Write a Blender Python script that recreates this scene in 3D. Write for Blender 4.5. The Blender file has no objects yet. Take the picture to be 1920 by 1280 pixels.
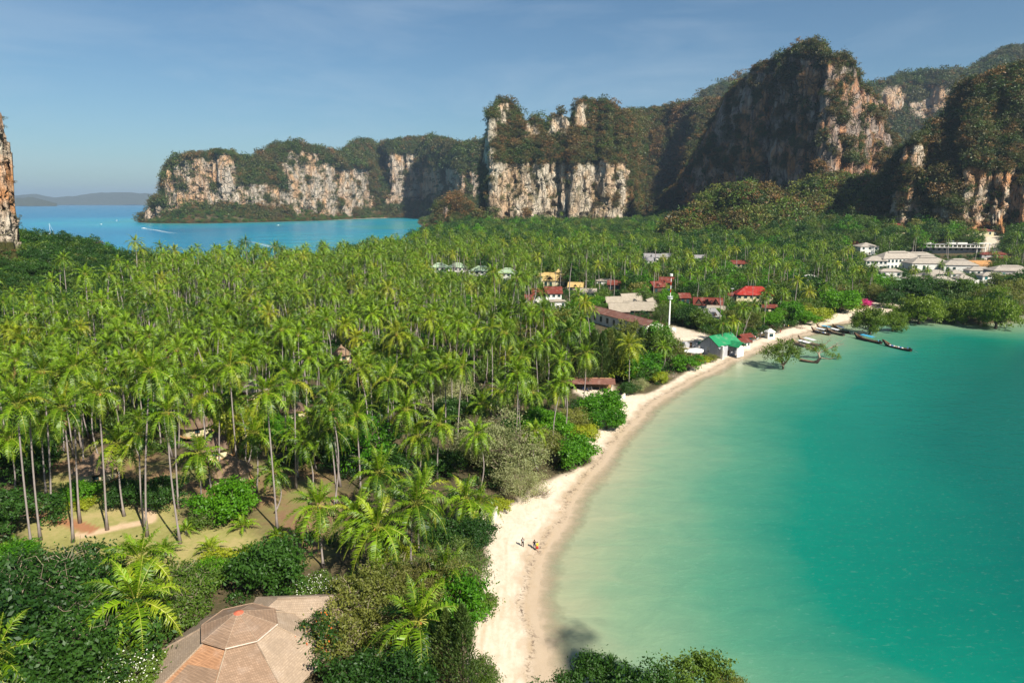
import bpy, math, random
import numpy as np
from mathutils import Vector, Matrix, Euler

PI = math.pi
R = math.radians
random.seed(7)
rng = np.random.default_rng(7)
scene = bpy.context.scene
COL = scene.collection

# ------------------------------------------------------------------ camera, world, sun
CAM_H = 60.0
PITCH = math.atan(260.0 / 1280.0)
cam_d = bpy.data.cameras.new('camera')
cam = bpy.data.objects.new('camera', cam_d)
COL.objects.link(cam)
cam.location = (0, 0, CAM_H)
cam.rotation_euler = (PI / 2 - PITCH, 0, 0)
cam_d.lens = 24.0
cam_d.sensor_width = 36.0
cam_d.clip_start = 0.5
cam_d.clip_end = 60000
scene.camera = cam

SUN_DIR = np.array([0.62, -0.78, 0.0])
SUN_DIR /= np.linalg.norm(SUN_DIR)
SUN_EL = R(42)
to_sun = Vector((SUN_DIR[0] * math.cos(SUN_EL), SUN_DIR[1] * math.cos(SUN_EL), math.sin(SUN_EL)))
sun_d = bpy.data.lights.new('sun', 'SUN')
sun_d.energy = 5.0
sun_d.angle = R(0.5)
sun_d.color = (1.0, 0.94, 0.83)
sun = bpy.data.objects.new('sun', sun_d)
COL.objects.link(sun)
sun.rotation_euler = to_sun.to_track_quat('Z', 'Y').to_euler()

world = bpy.data.worlds.new('World')
scene.world = world
world.use_nodes = True
wn, wl = world.node_tree.nodes, world.node_tree.links
wn.clear()
w_out = wn.new('ShaderNodeOutputWorld')
w_bg = wn.new('ShaderNodeBackground')
w_sky = wn.new('ShaderNodeTexSky')
w_sky.sky_type = 'NISHITA'
w_sky.sun_disc = False
w_sky.sun_elevation = SUN_EL
w_sky.sun_rotation = math.atan2(SUN_DIR[0], SUN_DIR[1])
w_sky.altitude = 60
w_sky.air_density = 1.0
w_sky.dust_density = 0.6
w_sky.ozone_density = 2.2
w_bg.inputs['Strength'].default_value = 0.052
# thin high cirrus mixed into the sky, by direction
w_tc = wn.new('ShaderNodeTexCoord')
w_map = wn.new('ShaderNodeMapping')
w_map.inputs['Scale'].default_value = (1.6, 1.6, 7.0)
w_map.inputs['Rotation'].default_value = (0.0, 0.12, 0.5)
w_no = wn.new('ShaderNodeTexNoise')
w_no.inputs['Scale'].default_value = 2.2
w_no.inputs['Detail'].default_value = 7.0
w_no.inputs['Roughness'].default_value = 0.6
w_no.inputs['Distortion'].default_value = 0.5
w_ra = wn.new('ShaderNodeMapRange')
w_ra.inputs['From Min'].default_value = 0.45
w_ra.inputs['From Max'].default_value = 0.9
w_ra.inputs['To Max'].default_value = 0.36
w_mx = wn.new('ShaderNodeMix')
w_mx.data_type = 'RGBA'
w_mx.inputs[7].default_value = (6.2, 7.4, 8.6, 1)
w_tint = wn.new('ShaderNodeMix')
w_tint.data_type = 'RGBA'
w_tint.blend_type = 'MULTIPLY'
w_tint.inputs[0].default_value = 1.0
w_tint.inputs[7].default_value = (0.70, 0.90, 0.98, 1)
wl.new(w_tc.outputs['Generated'], w_map.inputs['Vector'])
wl.new(w_map.outputs['Vector'], w_no.inputs['Vector'])
wl.new(w_no.outputs['Fac'], w_ra.inputs['Value'])
wl.new(w_ra.outputs['Result'], w_mx.inputs[0])
wl.new(w_sky.outputs['Color'], w_tint.inputs[6])
wl.new(w_tint.outputs[2], w_mx.inputs[6])
wl.new(w_mx.outputs[2], w_bg.inputs['Color'])
wl.new(w_bg.outputs['Background'], w_out.inputs['Surface'])

vs = scene.view_settings
vs.view_transform = 'Standard'
vs.look = 'None'
vs.exposure = 0.86
vs.gamma = 1.0
vs.use_curve_mapping = False
scene.render.engine = 'CYCLES'
cy = scene.cycles
cy.max_bounces = 6
cy.diffuse_bounces = 1
cy.glossy_bounces = 2
cy.transmission_bounces = 2
cy.transparent_max_bounces = 6
cy.volume_bounces = 0
cy.use_denoising = True
cy.sample_clamp_indirect = 4.0
scene.render.use_persistent_data = False

# ------------------------------------------------------------------ camera geometry (to place things where the photo has them)
FPX = 1280.0
CP, SP = math.cos(PITCH), math.sin(PITCH)


def P(px, py, z=0.0):
    """world point at height z seen at photo pixel (px, py) (1920 wide)"""
    u, v = px - 960.0, 640.0 - py
    dy = FPX * CP + v * SP
    dz = -FPX * SP + v * CP
    t = (z - CAM_H) / dz
    return (u * t, dy * t, z)


def PY(px, py, Y):
    """world point on the vertical plane y = Y seen at the pixel"""
    u, v = px - 960.0, 640.0 - py
    dy = FPX * CP + v * SP
    dz = -FPX * SP + v * CP
    t = Y / dy
    return (u * t, Y, CAM_H + dz * t)


def proj(X, Y, Z):
    dep = Y * CP + (CAM_H - Z) * SP
    up = Y * SP - (CAM_H - Z) * CP
    dep = np.maximum(dep, 1e-3)
    return 960 + FPX * X / dep, 640 - FPX * up / dep


# ------------------------------------------------------------------ noise
def _h(ix, iy, iz, seed):
    n = (ix.astype(np.int64) * 374761393 + iy.astype(np.int64) * 668265263 + iz.astype(np.int64) * 2147483647 * 3 + seed * 974711) & 0xffffffff
    n = ((n ^ (n >> 13)) * 1274126177) & 0xffffffff
    n = ((n ^ (n >> 16)) * 2246822519) & 0xffffffff
    n = n ^ (n >> 15)
    return (n & 0xffffff) / float(0x7fffff) - 1.0


def vnoise(x, y, z, seed=0):
    x, y, z = np.broadcast_arrays(np.asarray(x, float), np.asarray(y, float), np.asarray(z, float))
    ix, iy, iz = np.floor(x), np.floor(y), np.floor(z)
    fx, fy, fz = x - ix, y - iy, z - iz
    fx = fx * fx * (3 - 2 * fx); fy = fy * fy * (3 - 2 * fy); fz = fz * fz * (3 - 2 * fz)
    r = 0
    for a in (0, 1):
        for b in (0, 1):
            for c in (0, 1):
                w = (fx if a else 1 - fx) * (fy if b else 1 - fy) * (fz if c else 1 - fz)
                r = r + w * _h(ix + a, iy + b, iz + c, seed)
    return r


def fbm(x, y, z, octv=4, seed=0, gain=0.5, lac=2.03):
    r, a, s = 0, 1.0, 0
    for k in range(octv):
        r = r + a * vnoise(x * lac ** k + 17.3 * k, y * lac ** k + 5.1 * k, z * lac ** k + 9.7 * k, seed + k)
        s += a
        a *= gain
    return r / s


def sstep(a, b, x):
    t = np.clip((x - a) / (b - a), 0, 1)
    return t * t * (3 - 2 * t)


def sdf_poly(poly, X, Y):
    """signed distance, positive inside"""
    X = np.asarray(X, float); Y = np.asarray(Y, float)
    d = np.full(X.shape, 1e18)
    ins = np.zeros(X.shape, bool)
    n = len(poly)
    for i in range(n):
        x1, y1 = poly[i][:2]; x2, y2 = poly[(i + 1) % n][:2]
        ex, ey = x2 - x1, y2 - y1
        wx, wy = X - x1, Y - y1
        t = np.clip((wx * ex + wy * ey) / (ex * ex + ey * ey + 1e-9), 0, 1)
        dd = (wx - ex * t) ** 2 + (wy - ey * t) ** 2
        d = np.minimum(d, dd)
        c = ((y1 > Y) != (y2 > Y)) & (X < (x2 - x1) * (Y - y1) / (y2 - y1 + 1e-12) + x1)
        ins ^= c
    d = np.sqrt(d)
    return np.where(ins, d, -d)


def sdist_line(pts, X, Y):
    d = np.full(np.shape(X), 1e18)
    for i in range(len(pts) - 1):
        x1, y1 = pts[i][:2]; x2, y2 = pts[i + 1][:2]
        ex, ey = x2 - x1, y2 - y1
        wx, wy = X - x1, Y - y1
        t = np.clip((wx * ex + wy * ey) / (ex * ex + ey * ey + 1e-9), 0, 1)
        d = np.minimum(d, (wx - ex * t) ** 2 + (wy - ey * t) ** 2)
    return np.sqrt(d)


# ------------------------------------------------------------------ object helpers
def tag(o, label=None, cat=None, group=None, kind=None):
    if label: o['label'] = label
    if cat: o['category'] = cat
    if group: o['group'] = group
    if kind: o['kind'] = kind
    return o


def thing(name, label, cat, loc=(0, 0, 0), rz=0.0, group=None):
    o = bpy.data.objects.new(name, None)
    o.empty_display_size = 0.5
    COL.objects.link(o)
    o.location = loc
    o.rotation_euler = (0, 0, rz)
    return tag(o, label, cat, group)


def link(name, mesh, parent=None, loc=(0, 0, 0), rot=(0, 0, 0), scl=(1, 1, 1)):
    o = bpy.data.objects.new(name, mesh)
    COL.objects.link(o)
    if parent is not None: o.parent = parent
    o.location = loc
    o.rotation_euler = rot
    o.scale = scl
    return o


def raw_mesh(name, V, faces, mats, smooth=False, attrs=None):
    """V (N,3); faces: list of (array (k,m), material index)"""
    V = np.asarray(V, np.float32)
    me = bpy.data.meshes.new(name)
    me.vertices.add(len(V))
    me.vertices.foreach_set('co', V.ravel())
    loops, starts, mi, s = [], [], [], 0
    for F, m in faces:
        F = np.asarray(F, np.int32)
        if F.size == 0: continue
        k, w = F.shape
        loops.append(F.ravel())
        starts.append(s + np.arange(k, dtype=np.int32) * w)
        mi.append(np.full(k, m, np.int32))
        s += k * w
    loops = np.concatenate(loops); starts = np.concatenate(starts); mi = np.concatenate(mi)
    me.loops.add(len(loops))
    me.loops.foreach_set('vertex_index', loops)
    me.polygons.add(len(starts))
    me.polygons.foreach_set('loop_start', starts)
    me.polygons.foreach_set('material_index', mi)
    me.polygons.foreach_set('use_smooth', np.full(len(starts), bool(smooth)))
    for m in mats: me.materials.append(m)
    me.update(calc_edges=True)
    for k, a in (attrs or {}).items():
        at = me.attributes.new(k, 'FLOAT', 'POINT')
        at.data.foreach_set('value', np.asarray(a, np.float32))
    return me


class MB:
    """collects shapes into one mesh; every shape has a material slot and a tone"""
    def __init__(self):
        self.V, self.F, self.T, self.n = [], {}, [], 0

    def add(self, V, F, m=0, tone=0.5):
        V = np.asarray(V, float).reshape(-1, 3)
        Fs = F if isinstance(F, (list, tuple)) and len(F) and isinstance(F[0], np.ndarray) else [np.asarray(F)]
        for f in Fs:
            f = np.asarray(f, int)
            self.F.setdefault((f.shape[1], m), []).append(f + self.n)
        self.V.append(V)
        self.T.append(np.full(len(V), tone) if np.isscalar(tone) else np.asarray(tone, float))
        self.n += len(V)
        return self

    def box(self, c, s, m=0, rz=0.0, tone=0.5):
        x, y, z = [k / 2 for k in s]
        V = np.array([[-x, -y, -z], [x, -y, -z], [x, y, -z], [-x, y, -z], [-x, -y, z], [x, -y, z], [x, y, z], [-x, y, z]])
        if rz:
            ca, sa = math.cos(rz), math.sin(rz)
            V = V @ np.array([[ca, sa, 0], [-sa, ca, 0], [0, 0, 1]])
        return self.add(V + np.array(c), np.array([[0, 3, 2, 1], [4, 5, 6, 7], [0, 1, 5, 4], [1, 2, 6, 5], [2, 3, 7, 6], [3, 0, 4, 7]]), m, tone)

    def tube(self, pts, rad, sides=6, m=0, tone=0.5, cap=True):
        pts = np.asarray(pts, float); n = len(pts)
        rad = np.full(n, rad) if np.isscalar(rad) else np.asarray(rad, float)
        T = np.gradient(pts, axis=0)
        T /= np.linalg.norm(T, axis=1)[:, None] + 1e-9
        ref = np.array([0, 0, 1.0]) if abs(T[0][2]) < 0.9 else np.array([1.0, 0, 0])
        V = []
        for i in range(n):
            a = np.cross(T[i], ref); a /= np.linalg.norm(a) + 1e-9
            b = np.cross(T[i], a)
            th = np.arange(sides) * 2 * PI / sides
            V.append(pts[i] + rad[i] * (np.cos(th)[:, None] * a + np.sin(th)[:, None] * b))
        V = np.concatenate(V)
        F = []
        for i in range(n - 1):
            for k in range(sides):
                k2 = (k + 1) % sides
                F.append([i * sides + k, i * sides + k2, (i + 1) * sides + k2, (i + 1) * sides + k])
        fs = [np.array(F)]
        if cap:
            c0, c1 = len(V), len(V) + 1
            V = np.vstack([V, pts[0], pts[-1]])
            fs.append(np.array([[c0, (k + 1) % sides, k] for k in range(sides)] + [[c1, (n - 1) * sides + k, (n - 1) * sides + (k + 1) % sides] for k in range(sides)]))
        return self.add(V, fs, m, tone)

    def cone(self, c, r1, r2, h, sides=12, m=0, tone=0.5):
        return self.tube([(c[0], c[1], c[2]), (c[0], c[1], c[2] + h)], [max(r1, 1e-3), max(r2, 1e-3)], sides, m, tone)

    def prism(self, poly, z0, z1, m=0, tone=0.5):
        n = len(poly)
        V = np.array([(x, y, z0) for x, y in poly] + [(x, y, z1) for x, y in poly])
        for i in range(n):
            j = (i + 1) % n
            self.F.setdefault((4, m), []).append(np.array([[i, j, n + j, n + i]]) + self.n)
        self.F.setdefault((n, m), []).append(np.array([list(range(n))[::-1]]) + self.n)
        self.F.setdefault((n, m), []).append(np.array([list(range(n, 2 * n))]) + self.n)
        self.V.append(V); self.T.append(np.full(2 * n, tone)); self.n += 2 * n
        return self

    def ball(self, c, r, m=0, tone=0.5, nu=8, nv=5, sq=(1, 1, 1)):
        V, F = [], []
        for j in range(nv + 1):
            ph = PI * j / nv
            for i in range(nu):
                th = 2 * PI * i / nu
                V.append((c[0] + r * sq[0] * math.sin(ph) * math.cos(th), c[1] + r * sq[1] * math.sin(ph) * math.sin(th), c[2] + r * sq[2] * math.cos(ph)))
        for j in range(nv):
            for i in range(nu):
                i2 = (i + 1) % nu
                F.append([j * nu + i, (j + 1) * nu + i, (j + 1) * nu + i2, j * nu + i2])
        return self.add(V, np.array(F), m, tone)

    def mesh(self, name, mats, smooth=False):
        fs = [(np.concatenate(v), m) for (w, m), v in self.F.items()]
        return raw_mesh(name, np.concatenate(self.V), fs, mats, smooth, {'tone': np.concatenate(self.T)})

    def build(self, name, mats, parent=None, smooth=False, loc=(0, 0, 0), rot=(0, 0, 0)):
        if not isinstance(mats, (list, tuple)): mats = [mats]
        return link(name, self.mesh(name, mats, smooth), parent, loc, rot)


# ------------------------------------------------------------------ materials
def lin(r, g, b):
    f = lambda c: (c / 255 / 12.92) if c / 255 <= 0.04045 else ((c / 255 + 0.055) / 1.055) ** 2.4
    return (f(r), f(g), f(b), 1)


class NT:
    def __init__(self, name):
        self.m = bpy.data.materials.new(name)
        self.m.use_nodes = True
        self.t = self.m.node_tree
        self.t.nodes.clear()
        self.out = self.n('OutputMaterial')

    def n(self, kind, **kw):
        nd = self.t.nodes.new('ShaderNode' + kind)
        for k, v in kw.items(): setattr(nd, k, v)
        return nd

    def l(self, a, b): self.t.links.new(a, b)

    def val(self, sock, v):
        if isinstance(v, (int, float, tuple, list)): sock.default_value = v
        else: self.l(v, sock)

    def math(self, op, a, b=0.0, c=None):
        nd = self.n('Math', operation=op)
        self.val(nd.inputs[0], a); self.val(nd.inputs[1], b)
        if c is not None: self.val(nd.inputs[2], c)
        return nd.outputs[0]

    def mix(self, f, a, b, blend='MIX'):
        nd = self.n('Mix', data_type='RGBA', blend_type=blend)
        self.val(nd.inputs[0], f); self.val(nd.inputs[6], a); self.val(nd.inputs[7], b)
        return nd.outputs[2]

    def rng(self, v, a, b, c=0.0, d=1.0):
        nd = self.n('MapRange')
        self.val(nd.inputs[0], v)
        nd.inputs[1].default_value = a; nd.inputs[2].default_value = b
        nd.inputs[3].default_value = c; nd.inputs[4].default_value = d
        return nd.outputs[0]

    def geo(self): return self.n('NewGeometry').outputs['Position']
    def obj(self): return self.n('TexCoord').outputs['Object']

    def noise(self, vec, scale, detail=4, rough=0.55, dist=0.0, vs=None):
        if vs is not None:
            mp = self.n('Mapping'); mp.inputs['Scale'].default_value = vs
            self.l(vec, mp.inputs['Vector']); vec = mp.outputs['Vector']
        nd = self.n('TexNoise')
        nd.inputs['Scale'].default_value = scale; nd.inputs['Detail'].default_value = detail
        nd.inputs['Roughness'].default_value = rough; nd.inputs['Distortion'].default_value = dist
        self.l(vec, nd.inputs['Vector'])
        return nd.outputs['Fac']

    def attr(self, name): return self.n('Attribute', attribute_name=name).outputs['Fac']

    def ramp(self, v, stops):
        nd = self.n('ValToRGB')
        el = nd.color_ramp.elements
        el[0].position, el[0].color = stops[0]
        el[1].position, el[1].color = stops[-1]
        for p, c in stops[1:-1]:
            e = el.new(p); e.color = c
        self.val(nd.inputs[0], v)
        return nd.outputs[0]

    def bsdf(self, col, rough=0.7, spec=0.3, bump=None, bstr=0.3, bdist=0.1, metal=0.0):
        b = self.n('BsdfPrincipled')
        self.val(b.inputs['Base Color'], col)
        self.val(b.inputs['Roughness'], rough)
        b.inputs['Specular IOR Level'].default_value = spec
        b.inputs['Metallic'].default_value = metal
        if bump is not None:
            bp = self.n('Bump')
            bp.inputs['Strength'].default_value = bstr; bp.inputs['Distance'].default_value = bdist
            self.l(bump, bp.inputs['Height']); self.l(bp.outputs[0], b.inputs['Normal'])
        return b.outputs[0]

    def done(self, sh, vol=None):
        self.l(sh, self.out.inputs['Surface'])
        return self.m


def paint(name, c, rough=0.6, var=0.15, scale=1.5, spec=0.3, streak=False):
    t = NT(name)
    nz = t.noise(t.obj(), scale, 5, 0.6, 0.3, (1, 1, 0.3) if streak else None)
    k = t.rng(nz, 0.3, 0.75, 1 - var, 1 + var * 0.5)
    col = t.mix(1.0, c, t.n('CombineColor').outputs[0], 'MULTIPLY')
    cc = col.node.inputs[7].links[0].from_node
    for i in range(3): t.l(k, cc.inputs[i])
    return t.done(t.bsdf(col, rough, spec, nz, 0.15, 0.02))


def leaf_mat(name, dark, light, trans=0.32, dead=None, rough=0.5, spec=0.35, vary=0.5, brown=None):
    t = NT(name)
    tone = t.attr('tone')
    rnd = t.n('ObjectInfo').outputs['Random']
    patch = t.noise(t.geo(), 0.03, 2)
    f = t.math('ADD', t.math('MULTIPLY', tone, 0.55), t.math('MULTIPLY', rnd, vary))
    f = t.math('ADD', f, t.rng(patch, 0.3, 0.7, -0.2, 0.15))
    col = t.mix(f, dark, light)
    col.node.clamp_factor = True
    if dead is not None:
        col = t.mix(t.rng(rnd, 0.86, 1.0, 0, 0.55), col, dead)
    if brown is not None:
        bn = t.noise(t.geo(), 0.011, 5, 0.65, 0.5)
        col = t.mix(t.rng(t.math('ADD', bn, t.math('MULTIPLY', rnd, 0.22)), 0.56, 0.72, 0, 0.85), col, brown)
    b = t.n('BsdfPrincipled')
    t.l(col, b.inputs['Base Color'])
    b.inputs['Roughness'].default_value = rough
    b.inputs['Specular IOR Level'].default_value = spec
    tr = t.n('BsdfTranslucent')
    tc = t.mix(1.0, col, (1.5, 1.55, 0.6, 1), 'MULTIPLY')
    t.l(tc, tr.inputs['Color'])
    mx = t.n('MixShader')
    mx.inputs[0].default_value = trans
    t.l(b.outputs[0], mx.inputs[1]); t.l(tr.outputs[0], mx.inputs[2])
    return t.done(mx.outputs[0])

# ------------------------------------------------------------------ coastline (photo pixels on the water plane -> metres)
COAST_E = [P(*q) for q in [(1035, 1285), (1016, 1200), (1002, 1120), (1008, 1080), (1028, 1030), (1062, 980), (1086, 930), (1112, 890),
                           (1154, 842), (1196, 792), (1246, 746), (1302, 711), (1348, 690), (1400, 666), (1450, 646), (1500, 630), (1560, 614),
                           (1610, 600), (1650, 590), (1700, 597), (1760, 602), (1830, 606), (1890, 602), (1912, 585), (1935, 566)]]
LAND = [(-400, -200, 0), (60, -200, 0), (50, -20, 0), (28, 40, 0), (12, 62, 0)] + COAST_E + \
       [(520, 480, 0), (900, 620, 0), (1800, 900, 0), (2600, 2600, 0), (1200, 4200, 0), (-300, 3600, 0), (-900, 2900, 0), (-1330, 2560, 0), (-1260, 2380, 0)] + \
       [P(*q) for q in [(262, 417.5), (300, 419), (380, 419), (450, 418), (520, 416), (600, 414), (640, 412), (700, 409.5), (760, 408.5), (795, 409)]] + \
       [P(*q) for q in [(812, 412), (838, 422), (838, 432), (822, 437), (795, 437), (783, 433)]][:0] + \
       [(-285, 2100, 0), (-190, 1560, 0), P(838, 431), P(822, 437.5), P(790, 437.5), P(786, 441), P(835, 443), (-130, 1190, 0), (-150, 1000, 0), (-130, 880, 0),
        (-140, 760, 0), (-160, 680, 0), (-190, 600, 0), (-215, 545, 0), (-250, 510, 0), (-275, 500, 0), (-292, 480, 0), (-300, 470, 0), (-330, 478, 0), (-420, 520, 0), (-700, 560, 0), (-900, 300, 0)]
SANDLINE = [P(*q) for q in [(880, 1300), (886, 1180), (905, 1100), (912, 1040), (915, 1008), (862, 992), (858, 968), (905, 962), (945, 965), (1000, 918), (1060, 893),
                            (1112, 872), (1098, 835), (1130, 800), (1150, 765), (1110, 760), (1075, 742), (1085, 722), (1140, 724), (1160, 745), (1215, 742), (1262, 716), (1300, 692), (1345, 670), (1372, 655),
                            (1420, 640), (1470, 622), (1540, 600), (1580, 588), (1630, 574), (1685, 570), (1705, 590)]]
SAND_POLY = SANDLINE + [(150, 330, 0), (60, 130, 0), (40, 90, 0), (5, 60, 0)]
# the sand strip is the land between SANDLINE and the water
LAWN = [P(*q) for q in [(80, 930), (130, 900), (300, 905), (345, 950), (350, 1010), (400, 1010), (480, 1000), (500, 1040), (430, 1080), (260, 1120), (150, 1080), (60, 1060)]]
PATH_SAND = [P(*q) for q in [(150, 1026), (185, 1022), (230, 1008), (285, 998), (275, 975), (250, 955), (262, 935)]]
PATH_RED = [P(*q) for q in [(45, 978), (90, 992), (135, 1003), (172, 1016)]]
DIRT = [P(*q) for q in [(60, 860), (140, 850), (300, 880), (500, 890), (640, 890), (650, 960), (620, 1070), (540, 1040), (440, 960), (300, 930), (100, 915)]]
# open ground among the village
YARDS = [([P(*q, 2) for q in [(1262, 612), (1330, 626), (1345, 660), (1290, 655), (1200, 650), (1190, 636)]]),
         ([P(*q, 3) for q in [(1840, 480), (1870, 480), (1872, 505), (1845, 505)]])]


def land_sdf(X, Y):
    d = sdf_poly(LAND, X, Y)
    return d + 1.2 * vnoise(np.asarray(X) / 14, np.asarray(Y) / 14, 0.0, 3) * sstep(60, 200, np.asarray(Y)) + 0.35 * vnoise(np.asarray(X) / 4, np.asarray(Y) / 4, 0, 4)


def height(X, Y, d=None):
    X = np.asarray(X, float); Y = np.asarray(Y, float)
    if d is None: d = land_sdf(X, Y)
    h = np.where(d > 0, 1.6 * (1 - np.exp(-np.maximum(d, 0) / 14)) + 0.9 * sstep(8, 60, d), np.maximum(d * 0.05, -4))
    inl = sstep(15, 80, d)
    h = h + inl * (0.5 * fbm(X / 30, Y / 30, 0, 3, 11) + 10 * sstep(560, 1350, Y) + 22 * sstep(1500, 2600, Y))
    # wooded hill at the far left
    g = np.exp(-(((X + 338) / 110) ** 2 + ((Y - 378) / 108) ** 2))
    h = h + sstep(0, 14, d) * 42 * g
    g2 = np.exp(-(((X + 283) / 20) ** 2 + ((Y - 452) / 22) ** 2))
    h = h + sstep(0, 10, d) * 7 * g2
    # ground climbs towards the right hand mountain
    h = h + inl * 26 * sstep(0, 260, (X * 0.35 + Y * 0.94) - 700) * sstep(150, 420, X)
    return h


def polar_grid(r0, r1, ratio, a0, a1, da):
    nr = int(math.log(r1 / r0) / math.log(ratio)) + 1
    rr = r0 * ratio ** np.arange(nr)
    aa = np.radians(np.arange(a0, a1 + da * 0.5, da))
    A, RR = np.meshgrid(aa, rr)
    return RR * np.sin(A), RR * np.cos(A), A.shape


def grid_faces(nr, na):
    i, j = np.meshgrid(np.arange(nr - 1), np.arange(na - 1), indexing='ij')
    a = (i * na + j).ravel()
    return np.stack([a, a + 1, a + na + 1, a + na], 1)


# ground sheet
GX, GY, shp = polar_grid(30, 3600, 1.0085, -52, 52, 0.26)
gd = land_sdf(GX, GY)
gz = height(GX, GY, gd)
# micro relief on the sand: wheel ruts and scuffs
gf = grid_faces(*shp)
keep = (np.max(gd.ravel()[gf], axis=1) > -14)
gf = gf[keep]
s_in = -sdf_poly(SAND_POLY + [], GX, GY)
seaward = sdf_poly(SAND_POLY, GX, GY)
n1 = fbm(GX / 3.0, GY / 3.0, 0, 3, 21)
sand = sstep(-1.0, 0.8, seaward + 1.0 * n1)
for yd in YARDS: sand = np.maximum(sand, 0.9 * sstep(-2, 2, sdf_poly(yd, GX, GY) + 2 * n1))
# far beach of the bay, narrow sand line round the headland bay
sand = np.maximum(sand, sstep(10, 4, gd) * sstep(2200, 2500, GY) * sstep(-700, -520, GX) * (GX < -150))
lawn = sstep(-4, 3, sdf_poly(LAWN, GX, GY) + 3 * fbm(GX / 6, GY / 6, 0, 3, 23))
pth = sstep(1.25, 0.95, sdist_line(PATH_SAND, GX, GY) + 0.25 * n1)
red = sstep(1.35, 1.1, sdist_line(PATH_RED, GX, GY) + 0.2 * n1)
TRACKS = [[(962, 1290), (972, 1200), (968, 1120), (990, 1050), (1040, 975), (1090, 905), (1140, 830)], [(948, 1290), (958, 1200), (955, 1120), (977, 1050), (1026, 975), (1077, 905)],
          [(925, 1290), (935, 1180), (952, 1080), (948, 1020), (920, 995), (890, 985)], [(912, 1290), (923, 1180), (940, 1080), (938, 1030), (915, 1005)],
          [(985, 1290), (994, 1200), (985, 1130), (1000, 1070), (1035, 1000)], [(930, 1000), (985, 990), (1030, 985), (1060, 945), (1062, 925)], [(900, 1290), (905, 1200), (918, 1120)], [(1000, 1100), (975, 1060), (960, 1030)]]
trk = np.zeros(GX.shape)
for k_, tp_ in enumerate(TRACKS):
    dq = sdist_line([P(*q) for q in tp_], GX + 0.5 * n1, GY)
    trk = np.maximum(trk, sstep(0.42, 0.12, dq) * (0.6 + 0.4 * vnoise(GX / 3, GY / 3, 0, k_)) * (0.75 if k_ % 2 else 1))
dirt = sstep(-4, 3, sdf_poly(DIRT, GX, GY) + 5 * fbm(GX / 7, GY / 7, 0, 3, 29))

t = NT('ground_earth')
pos = t.geo()
n_big = t.noise(pos, 0.12, 5, 0.6)
n_fin = t.noise(pos, 1.3, 6, 0.65)
earth = t.ramp(t.math('MULTIPLY_ADD', n_fin, 0.6, t.math('MULTIPLY', n_big, 0.4)), [(0.3, (0.035, 0.045, 0.014, 1)), (0.5, (0.075, 0.06, 0.03, 1)), (0.68, (0.16, 0.11, 0.06, 1))])
lawnc = t.ramp(t.math('MULTIPLY_ADD', n_fin, 0.35, t.math('MULTIPLY', n_big, 0.65)), [(0.34, (0.20, 0.18, 0.055, 1)), (0.5, (0.27, 0.25, 0.08, 1)), (0.66, (0.38, 0.30, 0.13, 1))])
dirtc = t.mix(t.rng(n_big, 0.42, 0.58, 0, 1), t.mix(n_fin, (0.15, 0.085, 0.045, 1), (0.30, 0.18, 0.095, 1)), (0.20, 0.19, 0.06, 1))
# sand: streaks running along the beach, pinkish dry sand, ochre wet edge, dark weed line
sand_s = t.noise(pos, 0.35, 6, 0.65, 1.2, (1.4, 0.45, 1.0))
sandc = t.ramp(t.math('MULTIPLY_ADD', sand_s, 0.6, t.math('MULTIPLY', n_fin, 0.4)), [(0.33, (0.49, 0.39, 0.28, 1)), (0.5, (0.60, 0.495, 0.38, 1)), (0.66, (0.68, 0.58, 0.46, 1))])
dsea = t.attr('shore')
wet = t.rng(t.math('ADD', dsea, t.rng(t.noise(pos, 0.25, 4), 0.3, 0.7, -1.2, 1.2)), 4.2, 1.8, 0, 1)
sandc = t.mix(t.math('MULTIPLY', wet, 0.8), sandc, (0.40, 0.30, 0.20, 1))
weed = t.math('MULTIPLY', t.rng(t.math('ABSOLUTE', t.math('SUBTRACT', dsea, t.rng(t.noise(pos, 0.1, 3), 0.3, 0.7, 0.6, 3.0))), 0.0, 1.1, 1, 0), t.rng(t.noise(pos, 1.3, 7, 0.75, 0.8), 0.50, 0.58, 0, 1))
sandc = t.mix(t.math('MULTIPLY', weed, 0.9), sandc, (0.075, 0.05, 0.035, 1))
# vehicle ruts
rut = t.math('MULTIPLY', t.attr('track'), t.rng(t.noise(pos, 0.7, 4), 0.3, 0.6, 0.35, 1))
sandc = t.mix(t.math('MULTIPLY', rut, 0.55), sandc, (0.42, 0.30, 0.18, 1))
col = t.mix(t.attr('lawn'), earth, lawnc)
col = t.mix(t.math('MULTIPLY', t.attr('dirt'), 0.85), col, dirtc)
col = t.mix(t.attr('path'), col, t.mix(n_fin, (0.45, 0.30, 0.18, 1), (0.62, 0.46, 0.30, 1)))
col = t.mix(t.attr('redpath'), col, t.mix(n_fin, (0.26, 0.11, 0.05, 1), (0.38, 0.18, 0.09, 1)))
col = t.mix(t.attr('sand'), col, sandc)
bh = t.math('MULTIPLY_ADD', rut, -0.15, t.math('ADD', n_fin, t.math('MULTIPLY', sand_s, 0.6)))
M_GROUND = t.done(t.bsdf(col, t.rng(wet, 0, 1, 0.85, 0.45), 0.25, bh, 0.35, 0.12))
used = np.unique(gf)
remap = np.full(GX.size, -1); remap[used] = np.arange(len(used))
me = raw_mesh('ground', np.stack([GX.ravel(), GY.ravel(), gz.ravel()], 1)[used], [(remap[gf], 0)], [M_GROUND], True,
              {'sand': sand.ravel()[used], 'lawn': lawn.ravel()[used], 'path': pth.ravel()[used], 'redpath': red.ravel()[used],
               'dirt': dirt.ravel()[used], 'track': trk.ravel()[used], 'shore': gd.ravel()[used]})
tag(link('ground', me), 'sandy and grassy low ground of the wooded isthmus with its curved beach', None, None, 'structure')

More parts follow.
